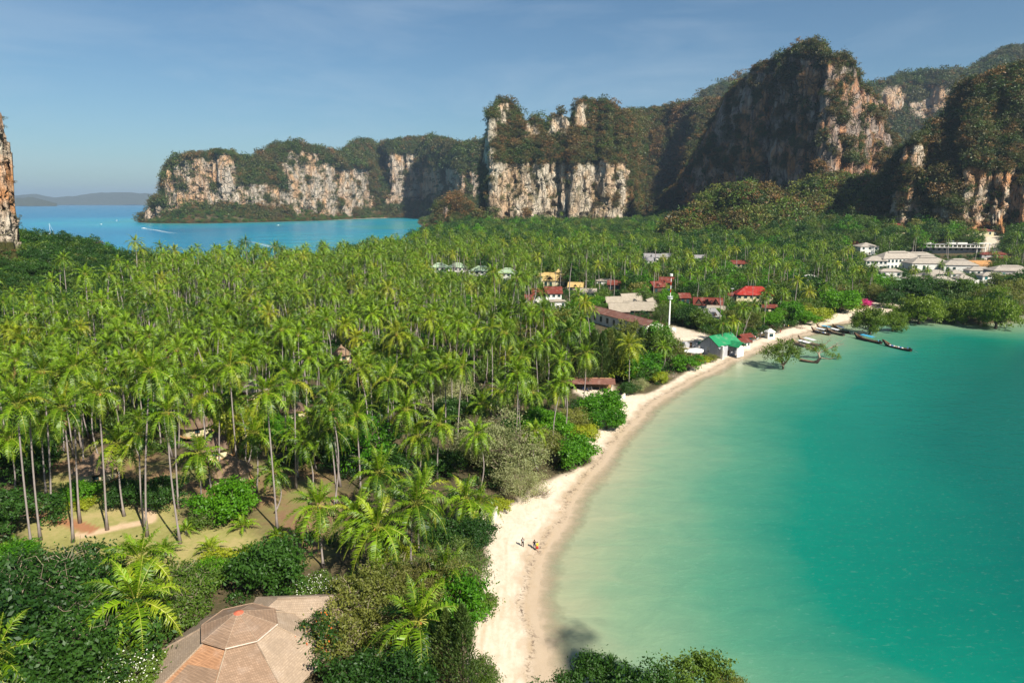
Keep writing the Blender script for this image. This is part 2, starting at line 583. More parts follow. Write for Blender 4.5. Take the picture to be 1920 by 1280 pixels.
# ------------------------------------------------------------------ sea
WX, WY, shp = polar_grid(30, 42000, 1.016, -54, 54, 0.45)
wd = land_sdf(WX, WY)
wf = grid_faces(*shp)
keep = (np.min(wd.ravel()[wf], axis=1) < 3.0)
wf = wf[keep]
off = -wd
west = np.maximum(sstep(-60, -140, WX - 0.0 * WY) * sstep(330, 420, WY), sstep(900, 1500, WY) * (WX < 200))
dn = off + 11 * fbm(WX / 60, WY / 40, 0, 3, 31) * sstep(4, 40, off) + 1.5 * fbm(WX / 9, WY / 14, 0, 3, 35) * sstep(2, 12, off)
farb = sstep(1350, 2100, WY)
t = NT('sea_water')
pos = t.geo()
dd = t.attr('offshore')
bars = t.noise(pos, 0.05, 5, 0.6, 1.2, (1.0, 2.4, 1.0))
f = t.math('ADD', t.math('DIVIDE', dd, 80.0), t.rng(bars, 0.3, 0.7, -0.02, 0.02))
east = t.ramp(f, [(0.0, (0.43, 0.35, 0.22, 1)), (0.04, (0.32, 0.325, 0.20, 1)), (0.15, (0.19, 0.285, 0.17, 1)), (0.36, (0.070, 0.225, 0.138, 1)),
                  (0.60, (0.003, 0.160, 0.108, 1)), (1.0, (0.0004, 0.100, 0.075, 1))])
westc = t.ramp(t.math('ADD', t.math('DIVIDE', dd, 700.0), t.rng(t.noise(pos, 0.004, 4, 0.6, 0.6), 0.3, 0.7, -0.25, 0.25)),
               [(0.0, (0.03, 0.25, 0.25, 1)), (0.2, (0.003, 0.25, 0.35, 1)), (0.55, (0.001, 0.195, 0.335, 1)), (1.0, (0.001, 0.14, 0.28, 1))])
patch = t.noise(pos, 0.012, 4, 0.6, 0.5, (1, 1.8, 1))
westc = t.mix(t.rng(patch, 0.4, 0.75, 0, 0.5), westc, (0.003, 0.11, 0.20, 1))
col = t.mix(t.attr('west'), east, westc)
# chop: two scales of ripples
w1 = t.noise(pos, 0.8, 7, 0.7, 0.3, (1.0, 1.9, 1.0))
w2 = t.noise(pos, 0.16, 4, 0.6, 0.6, (1.0, 1.8, 1.0))
glint = t.rng(w1, 0.57, 0.74, 0, 0.09)
col = t.mix(glint, col, (0.55, 0.68, 0.60, 1))  # pale glints on the ripple crests, painted into the water colour
col = t.mix(t.rng(w2, 0.35, 0.65, 0.12, 0.0), col, (0.0, 0.08, 0.08, 1))
hgt = t.math('MULTIPLY_ADD', w2, 1.2, t.math('MULTIPLY', w1, 0.35))
b = t.bsdf(col, 0.26, 0.13, hgt, 0.28, 0.4)
tr = t.n('BsdfTransparent')
mx = t.n('MixShader')
edge = t.math('ADD', dd, t.rng(t.noise(pos, 0.5, 4), 0.3, 0.7, -0.7, 0.7))
t.l(t.rng(edge, 0.0, 4.0, 0.0, 1.0), mx.inputs[0]); t.l(tr.outputs[0], mx.inputs[1]); t.l(b, mx.inputs[2])
M_SEA = t.done(mx.outputs[0])
used = np.unique(wf)
remap = np.full(WX.size, -1); remap[used] = np.arange(len(used))
me = raw_mesh('sea', np.stack([WX.ravel(), WY.ravel(), np.full(WX.size, 0.0)], 1)[used], [(remap[wf], 0)], [M_SEA], True,
              {'offshore': dn.ravel()[used], 'west': west.ravel()[used]})
tag(link('sea', me), 'turquoise sea, pale over the sand and teal further out', None, None, 'structure')

# ------------------------------------------------------------------ limestone massifs


def rock_mat(name, base, pale, warm, dark, warm_amt=0.5, scale=1.0, pale_amt=0.5, crk=0.35, veg=(0.035, 0.04, 0.012, 1)):
    t = NT(name)
    pos = t.geo()
    s = scale
    big = t.noise(pos, 0.012 * s, 5, 0.6, 0.4, (1, 1, 0.6))
    med = t.noise(pos, 0.05 * s, 6, 0.62, 0.5, (1, 1, 0.22))
    strk = t.noise(pos, 0.16 * s, 6, 0.62, 0.5, (1.2, 1.2, 0.055))
    fin = t.noise(pos, 0.35 * s, 6, 0.7, 0.3, (1, 1, 0.45))
    c = t.mix(t.rng(med, 0.35, 0.62, 0, 1), base, pale)
    c = t.mix(t.math('MULTIPLY', t.rng(big, 0.46, 0.62, 0, 1), pale_amt), c, pale)
    c = t.mix(t.math('MULTIPLY', t.rng(t.noise(pos, 0.022 * s, 5, 0.6, 1.0, (1, 1, 0.55)), 0.44, 0.60, 0, 1), warm_amt), c, warm)
    c = t.mix(t.math('MULTIPLY', t.rng(strk, 0.50, 0.66, 0, 1), 0.5), c, dark)
    c = t.mix(t.math('MULTIPLY', t.rng(fin, 0.52, 0.64, 0, 1), 0.35), c, dark)
    vo = t.n('TexVoronoi', feature='DISTANCE_TO_EDGE'); vm = t.n('Mapping'); vm.inputs['Scale'].default_value = (1, 1, 0.35)
    dv = t.n('VectorMath', operation='ADD'); nv_ = t.n('TexNoise'); nv_.inputs['Scale'].default_value = 0.08 * s; nv_.inputs['Detail'].default_value = 4
    sc_ = t.n('VectorMath', operation='SCALE'); sc_.inputs['Scale'].default_value = 14.0 / s
    t.l(pos, nv_.inputs['Vector']); t.l(nv_.outputs['Color'], sc_.inputs[0]); t.l(pos, dv.inputs[0]); t.l(sc_.outputs[0], dv.inputs[1])
    t.l(dv.outputs[0], vm.inputs['Vector']); t.l(vm.outputs[0], vo.inputs['Vector']); vo.inputs['Scale'].default_value = 0.09 * s
    crack = t.rng(vo.outputs['Distance'], 0.0, 0.09, 1, 0)
    c = t.mix(t.math('MULTIPLY', crack, crk), c, dark)
    # scrub film on anything that is not bare
    nz = t.n('SeparateXYZ'); t.l(t.n('NewGeometry').outputs['True Normal'], nz.inputs[0])
    up = t.rng(t.math('ADD', nz.outputs[2], t.rng(fin, 0.3, 0.7, -0.25, 0.25)), 0.45, 0.62, 0, 1)
    gm = t.math('MAXIMUM', t.math('SUBTRACT', 1.0, t.attr('rock')), t.math('MULTIPLY', up, 0.8))
    vc = t.mix(fin, veg, (veg[0] * 2.6, veg[1] * 2.1, veg[2] * 1.8, 1))
    c = t.mix(gm, c, vc)
    h = t.math('ADD', t.math('MULTIPLY', strk, 0.8), t.math('ADD', t.math('MULTIPLY', med, 1.4), t.math('SUBTRACT', t.math('MULTIPLY', fin, 0.8), t.math('MULTIPLY', crack, 0.5))))
    return t.done(t.bsdf(c, 0.9, 0.15, h, 1.0, 7.0 / s))


M_ROCK_C = rock_mat('cream_limestone', (0.50, 0.41, 0.30, 1), (0.72, 0.62, 0.48, 1), (0.60, 0.33, 0.14, 1), (0.09, 0.08, 0.07, 1), 0.6, 1.0, 0.6, 0.25)
M_ROCK_H = rock_mat('grey_ochre_limestone', (0.40, 0.33, 0.265, 1), (0.62, 0.52, 0.41, 1), (0.60, 0.32, 0.14, 1), (0.10, 0.09, 0.085, 1), 0.75, 0.7, 0.5, 0.25)
M_ROCK_B = rock_mat('brown_limestone', (0.28, 0.21, 0.175, 1), (0.48, 0.39, 0.32, 1), (0.56, 0.26, 0.11, 1), (0.06, 0.052, 0.05, 1), 1.0, 1.0, 0.35, 0.5)
M_ROCK_R = rock_mat('orange_white_limestone', (0.42, 0.29, 0.19, 1), (0.74, 0.64, 0.50, 1), (0.66, 0.27, 0.08, 1), (0.10, 0.07, 0.055, 1), 0.85, 1.2, 0.8, 0.2)

VEGPTS = []   # (points, size, kind) gathered for the scrub on the mountains


def massif(name, label, sil, foot, patches, mat, px0, px1, ncol, slope_v=0.9, slope_r=0.08, zfoot=2.0, disp=6.0, back=0.7,
           veg_n=3000, veg_s=(3.0, 6.5), patch_noise=8, seed=0, veg_kind=0, Kmax=420, dz=None, rock_noise=0.0, lat=3, flute=1.0, rag=4.0):
    """marches every column up from its foot until it meets the skyline; steep where bare rock, sloping where wooded"""
    sx, sy = np.array([s[0] for s in sil], float), np.array([s[1] for s in sil], float)
    fx, fy = np.array([q[0] for q in foot], float), np.array([q[1] for q in foot], float)
    zf = np.array([q[2] if len(q) > 2 else zfoot for q in foot], float)
    cpx = np.linspace(px0, px1, ncol)
    Y = np.interp(cpx, fx, fy)
    z = np.interp(cpx, fx, zf)
    az = (cpx - 960.0) / (FPX * CP + 220 * SP)      # X / Y on the horizon line
    Y = Y * (1 + 0.012 * fbm(cpx / 22, 0, seed, 3, seed + 5) * flute)
    zt = dz or 3.0
    pts, rk = [], []
    alive = np.ones(ncol, bool)
    top_k = np.full(ncol, -1)
    for k in range(Kmax):
        X = az * Y
        px, py = proj(X, Y, z)
        nzx = patch_noise * fbm(px / 14, py / 10, seed * 3.1, 3, seed + 40)
        nzy = patch_noise * fbm(px / 9, py / 12, seed * 2.7 + 9, 3, seed + 50)
        rock = np.zeros(ncol)
        for (a0, a1, b0, b1) in patches:
            inside = np.minimum(np.minimum(px + nzx - a0, a1 - px - nzx) * 1.0, np.minimum(py + nzy - b0, b1 - py - nzy))
            rock = np.maximum(rock, sstep(-2, 3, inside))
        if rock_noise > 0:
            rn = fbm(px / 7, py / 16, seed + 3.3, 4, seed + 60)
            rock = np.where(rock > 0, rock * sstep(-rock_noise, 0.25, rn + 0.15), rock)
        pts.append(np.stack([X, Y, z], 1)); rk.append(rock)
        tgt = np.interp(px, sx, sy) - rag * (fbm(px / 9, 0, seed, 4, seed + 70, 0.62) + 0.15)
        done = alive & (py <= tgt)
        top_k[done] = k
        alive &= ~done
        if not alive.any(): break
        zs = zt * (1 + 0.0 * z)
        Y = np.where(alive, Y + zs * (slope_v * (1 - rock) + slope_r * rock), Y)
        z = np.where(alive, z + zs, z)
    top_k[top_k < 0] = len(pts) - 1
    pts = np.array(pts); rk = np.array(rk)
    nt = int(max(12, np.percentile(top_k, 90)))
    nt = min(nt, 200)
    u = np.linspace(0, 1, nt)
    G = np.zeros((nt, ncol, 3)); RK = np.zeros((nt, ncol))
    for c in range(ncol):
        kk = u * top_k[c]
        i0 = np.floor(kk).astype(int); i1 = np.minimum(i0 + 1, top_k[c]); fr = (kk - i0)[:, None]
        G[:, c] = pts[i0, c] * (1 - fr) + pts[i1, c] * fr
        RK[:, c] = rk[i0, c] * (1 - fr[:, 0]) + rk[i1, c] * fr[:, 0]
    # ease the depth sideways so neighbouring columns join, keep the view direction
    if lat:
        ker = np.ones(2 * lat + 1) / (2 * lat + 1)
        for r_ in range(nt):
            yy = np.pad(G[r_, :, 1], lat, mode='edge')
            ny = np.convolve(yy, ker, 'valid')
            s = ny / G[r_, :, 1]
            G[r_, :, 2] = CAM_H + (G[r_, :, 2] - CAM_H) * s
            G[r_, :, 0] *= s; G[r_, :, 1] = ny
    # relief
    nrm = np.cross(np.gradient(G, axis=1), np.gradient(G, axis=0))
    nrm /= np.linalg.norm(nrm, axis=2)[:, :, None] + 1e-9
    flip = np.where((nrm[:, :, 1:2] > 0), -1, 1)
    nrm = nrm * flip
    nrm[:, :, 2] *= 0.3
    x_, y_, z_ = G[..., 0], G[..., 1], G[..., 2]
    L = disp * 6
    d1 = fbm(x_ / L, y_ / L, z_ / (L * 2.2), 3, seed + 1)
    rg = 1 - np.abs(fbm(x_ / (L * .38), y_ / (L * .38), z_ / (L * 1.9), 4, seed + 2)) * 3.0
    cv = fbm(x_ / (L * .3), y_ / (L * .3), z_ / (L * .22), 4, seed + 8)
    w_top = np.clip((1 - u) * 6, 0.12, 1)[:, None]
    gul = 1 - np.abs(fbm(x_ / (L * 1.1), y_ / (L * 1.1), z_ / (L * 4), 3, seed + 6)) * 3.2
    d1 = d1 + 0.5 * gul * (1 - RK)
    big = fbm(x_ / (L * 2.2), y_ / (L * 2.2), z_ / (L * 5), 3, seed + 4)
    fine = fbm(x_ / (L * .11), y_ / (L * .11), z_ / (L * .34), 3, seed + 12, 0.6)
    rg2 = 1 - np.abs(fbm(x_ / (L * .16), y_ / (L * .16), z_ / (L * 1.1), 3, seed + 13)) * 3.0
    dsp = disp * (0.30 * fine + 0.32 * rg2 * RK + 2.6 * big * (1 - 0.6 * RK) + 2.0 * d1 * (1.25 - 0.95 * RK) + 0.75 * rg * (0.35 + 0.65 * RK) - 1.0 * np.maximum(cv - 0.16, 0) * 3 * RK) * w_top
    G = G + nrm * dsp[..., None]
    # back of the mountain
    nb = 10
    Bk = []
    top = G[-1]
    hgt = top[:, 2]
    for j in range(1, nb + 1):
        q = j / nb
        dpt = back * (hgt - 0) * q
        s = 1 + dpt / top[:, 1]
        Bk.append(np.stack([top[:, 0] * s, top[:, 1] * s, hgt * (1 - q ** 1.6) - 3 * q], 1))
    V = np.concatenate([G, np.array(Bk)], 0)
    nrow = nt + nb
    RKf = np.concatenate([RK, np.zeros((nb, ncol))], 0)
    F = grid_faces(nrow, ncol)
    me = raw_mesh(name, V.reshape(-1, 3), [(F, 0)], [mat], True, {'rock': RKf.ravel()})
    o = link(name, me)
    tag(o, label, None, None, 'structure')
    # scrub
    Vf = V.reshape(-1, 3)
    F = F[:(nt + 1) * (ncol - 1)]
    a, b, c, d = Vf[F[:, 0]], Vf[F[:, 1]], Vf[F[:, 2]], Vf[F[:, 3]]
    n_ = np.cross(c - a, d - b)
    area = np.linalg.norm(n_, axis=1) / 2
    nz = np.abs(n_[:, 2]) / (area * 2 + 1e-9)
    rkf = RKf.ravel()[F].mean(1)
    ctr = (a + c) / 2
    cl = fbm(ctr[:, 0] / 18, ctr[:, 1] / 18, ctr[:, 2] / 18, 3, seed + 90)
    dens = (1 - rkf) ** 1.5 + 0.10 * (nz > 0.35) + 0.035 * (cl > 0.25)
    p = area * np.clip(dens, 0, 1)
    p /= p.sum()
    idx = rng.choice(len(F), veg_n, p=p)
    r1, r2 = rng.random(veg_n)[:, None], rng.random(veg_n)[:, None]
    q = a[idx] * (1 - r1) * (1 - r2) + b[idx] * r1 * (1 - r2) + c[idx] * r1 * r2 + d[idx] * (1 - r1) * r2
    sz = veg_s[0] + (veg_s[1] - veg_s[0]) * rng.random(veg_n) ** 1.6
    sz *= np.where(rkf[idx] > 0.5, 0.5, 1.0) * np.where(rng.random(veg_n) < 0.14, 1.7, 1.0)
    q[:, 2] -= sz * 0.25
    VEGPTS.append((q, sz, veg_kind))
    return o


# far land across the water
massif('island', 'low blue islands on the horizon beyond the bay', [(-300, 362), (0, 362), (30, 367), (65, 364), (100, 371), (140, 368), (180, 362), (230, 361), (270, 363), (330, 366), (500, 372), (900, 376)],
       [(-300, 17000), (900, 18000)], [], M_ROCK_H, -300, 900, 240, zfoot=-1, disp=20, back=3.0, veg_n=10, slope_v=2.6, dz=9, seed=3, flute=0.5, rag=0.8)
massif('island', 'faint low island nearer the tip of the headland', [(20, 383), (30, 372), (60, 370), (90, 377), (110, 383)],
       [(20, 12000), (110, 12000)], [], M_ROCK_H, 18, 112, 60, zfoot=-1, disp=10, back=2.0, veg_n=10, slope_v=2.0, dz=6, seed=4, flute=0.5, rag=0.6)
# headland across the bay
massif('headland', 'long limestone headland with ochre cliffs and a wooded top across the blue bay',
       [(262, 416), (268, 404), (283, 384), (296, 374), (306, 372), (309, 330), (318, 306), (345, 297), (372, 292), (395, 291), (405, 286), (425, 289), (442, 296), (452, 300), (470, 303), (485, 296), (495, 293),
        (507, 283), (525, 276), (560, 275), (590, 279), (606, 284), (625, 291), (642, 295), (655, 281), (672, 270), (690, 269), (705, 275), (722, 273), (748, 268), (775, 263), (805, 262), (835, 264), (850, 272), (880, 277), (900, 268), (925, 262), (975, 262)],
       [(262, 2110), (300, 2120), (450, 2170), (520, 2250), (600, 2420), (700, 2760), (795, 2790), (860, 2300), (975, 2200)],
       [(309, 345, 312, 402), (332, 440, 298, 388), (264, 306, 384, 417), (436, 528, 345, 393), (526, 626, 306, 390), (626, 690, 316, 374), (640, 704, 366, 394),
        (724, 790, 288, 388), (782, 834, 312, 386), (836, 874, 314, 382), (878, 910, 306, 374), (300, 440, 408, 419), (545, 660, 388, 416), (540, 600, 284, 306), (400, 440, 288, 300)],
       M_ROCK_H, 262, 975, 460, slope_v=0.85, slope_r=0.10, zfoot=-1, disp=12, back=1.0, veg_n=11000, veg_s=(7, 15), seed=11, dz=3.5, rock_noise=0.6)
# wooded knoll between the bay and the near cliff
massif('hill', 'rocky wooded knoll with dry yellow grass at the foot of the cream cliff',
       [(800, 430), (815, 408), (825, 388), (840, 376), (855, 368), (870, 374), (885, 392), (900, 408), (925, 420)], [(798, 1400), (925, 1330)],
       [(833, 845, 392, 420)], M_ROCK_B, 798, 925, 110, slope_v=0.7, zfoot=0.5, disp=4, veg_n=500, veg_s=(4, 9), seed=14, veg_kind=1)
massif('hill', 'low dark rocks at the tip of the point in the blue bay', [(783, 437), (790, 430), (805, 427), (825, 424), (840, 430)], [(783, 1372), (840, 1350)],
       [(780, 845, 431, 440)], M_ROCK_B, 783, 841, 70, slope_v=1.0, zfoot=-0.6, disp=1.6, veg_n=60, veg_s=(2, 4), seed=15, veg_kind=1)
# far ridges
massif('mountain', 'hazy far ridge behind the left shoulder of the big mountain', [(1150, 225), (1190, 217), (1230, 209), (1280, 196), (1300, 189), (1330, 172), (1360, 158), (1390, 146), (1430, 138), (1480, 130)],
       [(1150, 2300), (1480, 2300)], [], M_ROCK_B, 1150, 1480, 150, slope_v=1.0, disp=14, veg_n=2500, veg_s=(9, 16), seed=21)
massif('mountain', 'far blue ridge with a pale cliff at the right edge of the sky',
       [(1590, 168), (1620, 166), (1640, 166), (1660, 158), (1690, 148), (1710, 142), (1760, 141), (1790, 138), (1820, 131), (1845, 118), (1860, 105), (1880, 94), (1900, 88), (1915, 92), (1990, 70), (2100, 60)],
       [(1590, 1850), (1700, 1900), (2100, 1750)], [(1738, 1772, 166, 214), (1650, 1692, 162, 214), (1700, 1738, 190, 225), (1612, 1650, 186, 230)], M_ROCK_H, 1590, 2100, 260, slope_v=0.8, disp=12, veg_n=5000, veg_s=(8, 14), seed=22, patch_noise=10)
# cream cliff in the middle
massif('cliff', 'cream limestone wall with knobbly wooded pinnacles above it in the middle of the view',
       [(904, 430), (906, 300), (912, 262), (914, 236), (920, 212), (927, 198), (936, 192), (945, 190), (957, 196), (968, 210), (978, 222), (984, 238), (992, 229), (1004, 224), (1014, 226), (1022, 238), (1030, 228),
        (1042, 217), (1052, 214), (1061, 224), (1068, 233), (1074, 222), (1078, 204), (1088, 192), (1097, 187), (1110, 194), (1130, 193), (1148, 197), (1160, 206), (1167, 218), (1185, 214), (1215, 209), (1245, 203), (1275, 199), (1310, 199), (1345, 192), (1400, 190)],
       [(904, 1450), (918, 1400), (1000, 1420), (1090, 1410), (1160, 1400), (1177, 1425), (1192, 1700), (1240, 1680), (1300, 1560), (1400, 1500)],
       [(917, 1174, 306, 415), (903, 926, 222, 312), (924, 956, 193, 238), (1030, 1068, 214, 256), (1076, 1100, 196, 240), (985, 1010, 232, 262)],
       M_ROCK_C, 904, 1400, 400, slope_v=0.62, slope_r=0.03, zfoot=8, disp=7, back=0.8, veg_n=8500, veg_s=(3.5, 9), seed=31, veg_kind=1, dz=2.5, rock_noise=0.55)
# the big mountain
massif('mountain', 'towering brown limestone mountain with a shaded left face and scrubby crown',
       [(1225, 440), (1240, 400), (1262, 360), (1285, 318), (1310, 276), (1330, 240), (1348, 208), (1362, 184), (1383, 163), (1392, 150), (1405, 141), (1414, 131), (1432, 121), (1448, 119), (1458, 111), (1474, 108), (1483, 100),
        (1495, 93), (1508, 88), (1520, 83), (1534, 85), (1545, 92), (1550, 106), (1562, 112), (1578, 108), (1590, 112), (1600, 124), (1606, 142), (1611, 164), (1630, 176), (1645, 192), (1653, 214), (1657, 250), (1676, 262), (1686, 285), (1692, 330), (1700, 430)],
       [(1225, 1750), (1262, 1560), (1320, 1270), (1380, 1160), (1450, 1090), (1500, 1030), (1530, 980), (1600, 1010), (1650, 1060), (1700, 1130)],
       [(1270, 1410, 185, 390), (1370, 1440, 135, 300), (1300, 1510, 180, 400), (1490, 1670, 125, 365), (1640, 1700, 262, 380), (1440, 1540, 110, 345)],
       M_ROCK_B, 1225, 1700, 400, slope_v=0.42, slope_r=0.10, zfoot=10, disp=9, back=0.8, veg_n=7500, veg_s=(3.0, 7.5), seed=41, veg_kind=2, dz=2.6, rock_noise=0.30)
# foothills
massif('hill', 'green foothill mound below the shaded face of the big mountain', [(1255, 440), (1285, 420), (1322, 380), (1345, 364), (1375, 360), (1400, 352), (1425, 358), (1455, 378), (1490, 404), (1520, 430), (1540, 444)],
       [(1255, 900), (1400, 860), (1540, 880)], [(1372, 1400, 385, 404)], M_ROCK_B, 1255, 1540, 170, slope_v=0.8, zfoot=10, disp=8, veg_n=2600, veg_s=(3.5, 8.5), seed=51, veg_kind=3, rag=2.5)
massif('hill', 'wooded foothill between the big mountain and the right hand mountain', [(1430, 430), (1470, 378), (1520, 352), (1560, 336), (1600, 344), (1650, 350), (1700, 330), (1760, 400), (1790, 440)],
       [(1430, 930), (1600, 900), (1790, 860)], [], M_ROCK_B, 1430, 1790, 190, slope_v=0.9, zfoot=12, disp=9, veg_n=3600, veg_s=(4, 9.5), seed=52, veg_kind=3, rag=2.5)
# right hand mountain
massif('mountain', 'dark wooded mountain at the right with an orange and white cliff at its foot',
       [(1585, 440), (1600, 405), (1620, 378), (1635, 352), (1655, 330), (1672, 312), (1688, 282), (1705, 270), (1728, 262), (1742, 242), (1762, 226), (1780, 216), (1790, 192), (1802, 166), (1815, 156), (1840, 148), (1862, 144), (1880, 136), (1900, 132), (1925, 128), (2000, 110), (2150, 80)],
       [(1585, 850), (1680, 800), (1760, 770), (1800, 760), (1920, 740), (2150, 720)],
       [(1795, 1910, 316, 440), (1905, 1990, 345, 440), (1674, 1724, 340, 425), (1708, 1740, 280, 314), (1748, 1778, 390, 432), (1690, 1760, 270, 330)],
       M_ROCK_R, 1585, 2150, 420, slope_v=0.50, slope_r=0.05, zfoot=14, disp=6, back=0.8, veg_n=12000, veg_s=(2.4, 6.2), seed=61, dz=2.0, veg_kind=2, rock_noise=0.35)
# cliff at the left edge
massif('cliff', 'grey and orange limestone cliff cut by the left edge of the photo',
       [(-420, -260), (-200, -160), (-90, 60), (-40, 150), (0, 214), (8, 224), (14, 246), (20, 266), (27, 292), (33, 312), (38, 326), (39, 352), (40, 470)],
       [(-420, 300), (-100, 335), (0, 348), (20, 352), (40, 366)],
       [(-420, 90, -300, 455)], M_ROCK_R, -420, 40, 300, slope_v=0.6, slope_r=0.02, zfoot=14, disp=2.4, back=0.5, veg_n=260, veg_s=(1.2, 2.6), seed=71, dz=1.2, lat=1, rag=2)
massif('hill', 'small rocky outcrop at the water below the left woods', [(140, 492), (152, 470), (165, 462), (182, 461), (196, 468), (206, 476), (212, 495)], [(140, 446), (212, 452)],
       [(150, 215, 464, 500)], M_ROCK_B, 140, 212, 90, slope_v=0.5, slope_r=0.15, zfoot=2, disp=1.6, veg_n=160, veg_s=(1.6, 3.4), seed=72, dz=0.8, rag=2, veg_kind=3, back=0.4)

# ------------------------------------------------------------------ plant materials
L_PALM = leaf_mat('palm_leaf', (0.008, 0.042, 0.002, 1), (0.205, 0.345, 0.006, 1), 0.20, (0.32, 0.26, 0.02, 1), 0.45, 0.35, vary=0.42)
L_PALMRIB = leaf_mat('palm_leaf_rib', (0.20, 0.24, 0.03, 1), (0.40, 0.38, 0.07, 1), 0.1, None, 0.45)
L_BRIGHT = leaf_mat('bright_green_leaf', (0.026, 0.12, 0.004, 1), (0.13, 0.31, 0.008, 1), 0.38)
L_DARK = leaf_mat('dark_green_leaf', (0.010, 0.042, 0.006, 1), (0.045, 0.115, 0.012, 1), 0.3)
L_OLIVE = leaf_mat('olive_leaf', (0.06, 0.09, 0.014, 1), (0.23, 0.235, 0.045, 1), 0.35)
L_FOREST = leaf_mat('forest_leaf', (0.018, 0.062, 0.007, 1), (0.105, 0.17, 0.018, 1), 0.3, (0.14, 0.10, 0.03, 1), vary=0.75)
L_CAS = leaf_mat('feathery_needles', (0.030, 0.070, 0.014, 1), (0.135, 0.19, 0.035, 1), 0.3, (0.26, 0.19, 0.06, 1))
L_GREY = leaf_mat('grey_green_leaf', (0.17, 0.20, 0.075, 1), (0.38, 0.38, 0.19, 1), 0.35)
L_MANG = leaf_mat('mangrove_leaf', (0.045, 0.095, 0.008, 1), (0.18, 0.255, 0.02, 1), 0.35)
L_SCRUB = leaf_mat('cliff_scrub', (0.010, 0.030, 0.005, 1), (0.075, 0.115, 0.014, 1), 0.2, (0.16, 0.10, 0.03, 1), vary=0.8, brown=(0.085, 0.07, 0.022, 1))
L_SCRUBB = leaf_mat('dry_cliff_scrub', (0.024, 0.034, 0.007, 1), (0.13, 0.10, 0.025, 1), 0.2, (0.28, 0.13, 0.03, 1), vary=0.9, brown=(0.19, 0.095, 0.03, 1))
L_YELLOW = leaf_mat('yellow_green_leaf', (0.15, 0.22, 0.01, 1), (0.34, 0.36, 0.02, 1), 0.35)
L_DEAD = paint('dead_palm_leaf', (0.27, 0.15, 0.07, 1), 0.8, 0.4, 3)
L_PINK = leaf_mat('magenta_blossom', (0.35, 0.02, 0.12, 1), (0.62, 0.04, 0.25, 1), 0.3)
L_WHITE = leaf_mat('white_blossom', (0.7, 0.68, 0.55, 1), (0.85, 0.84, 0.75, 1), 0.2)
L_ORNG = leaf_mat('orange_blossom', (0.5, 0.08, 0.01, 1), (0.7, 0.18, 0.02, 1), 0.2)
t = NT('palm_bark')
wv = t.n('TexWave', wave_type='BANDS', bands_direction='Z'); wv.inputs['Scale'].default_value = 1.6; wv.inputs['Distortion'].default_value = 1.5
t.l(t.geo(), wv.inputs['Vector'])
nz = t.noise(t.geo(), 1.1, 5)
M_BARK = t.done(t.bsdf(t.mix(t.math('MULTIPLY_ADD', nz, 0.7, t.math('MULTIPLY', wv.outputs['Fac'], 0.25)), (0.13, 0.105, 0.095, 1), (0.42, 0.36, 0.33, 1)), 0.85, 0.2, wv.outputs['Fac'], 0.4, 0.03))
M_WOOD = paint('tree_bark', (0.16, 0.12, 0.085, 1), 0.85, 0.5, 2.0, 0.15)
M_TWIG = paint('pale_dry_twig', (0.33, 0.26, 0.19, 1), 0.85, 0.35, 2.0, 0.15)
M_COCO = paint('coconut_husk', (0.36, 0.15, 0.035, 1), 0.6, 0.4, 3.0)
WIND = np.array([-0.78, 0.42, 0.0])


# ------------------------------------------------------------------ plant shapes
def frond(b, g, L, az, el, droop, npair, lw, base=(0, 0, 0), wind=0.5, tone0=0.5, tuck=0.0, lmax=0.2, rib_r=0.035):
    n = 9
    seg = L / n
    d = np.array([math.cos(el) * math.cos(az), math.cos(el) * math.sin(az), math.sin(el)])
    p = np.array(base, float)
    pts = [p.copy()]
    for i in range(n):
        d = d + np.array([0, 0, -droop * (0.5 + i / n) * 0.285]) + WIND * wind * 0.055 * (0.3 + i / n)
        d /= np.linalg.norm(d)
        p = p + d * seg
        pts.append(p.copy())
    pts = np.array(pts)
    b.tube(pts, np.linspace(rib_r, rib_r * 0.25, n + 1), 3, 1, 0.4 + 0.5 * g.random(), cap=False)
    u = np.linspace(0.14, 0.995, npair)
    ii = u * n
    i0 = np.minimum(ii.astype(int), n - 1)
    fr = (ii - i0)[:, None]
    c = pts[i0] * (1 - fr) + pts[i0 + 1] * fr
    T = pts[i0 + 1] - pts[i0]
    T /= np.linalg.norm(T, axis=1)[:, None]
    S = np.cross(T, [0, 0, 1.0]); S /= np.linalg.norm(S, axis=1)[:, None] + 1e-6
    U = np.cross(S, T)
    prof = np.sin(np.clip(u * 1.02, 0, 1) ** 0.75 * PI * 0.93 + 0.12)
    ln = L * lmax * np.clip(prof, 0.18, 1) * (0.9 + 0.2 * g.random(npair))
    for sgn in (-1, 1):
        jit = 0.18 * g.standard_normal((npair, 3))
        dr = S * sgn * 0.78 + T * 0.50 + U * (0.30 - tuck) + jit + WIND * 0.28 * wind
        dr /= np.linalg.norm(dr, axis=1)[:, None]
        dr2 = dr + np.array([0, 0, -0.85]) + WIND * 0.35 * wind
        dr2 /= np.linalg.norm(dr2, axis=1)[:, None]
        w = lw * np.clip(prof, 0.35, 1)[:, None]
        m_ = c + dr * (ln * 0.52)[:, None]
        e_ = m_ + dr2 * (ln * 0.55)[:, None]
        V = np.concatenate([c - T * w * 0.5, c + T * w * 0.5, m_ + T * w * 0.42, m_ - T * w * 0.42, e_])
        k = np.arange(npair)
        q = np.stack([k, k + npair, k + 2 * npair, k + 3 * npair], 1)
        t3 = np.stack([k + 3 * npair, k + 2 * npair, k + 4 * npair], 1)
        tn = np.tile(tone0 + 0.2 * g.standard_normal(npair) + 0.12 * sgn, 5)  # lighter and darker leaflet rows: lit and shaded sides put into the tone
        b.add(V, [q, t3], 0, np.clip(tn, 0, 1))


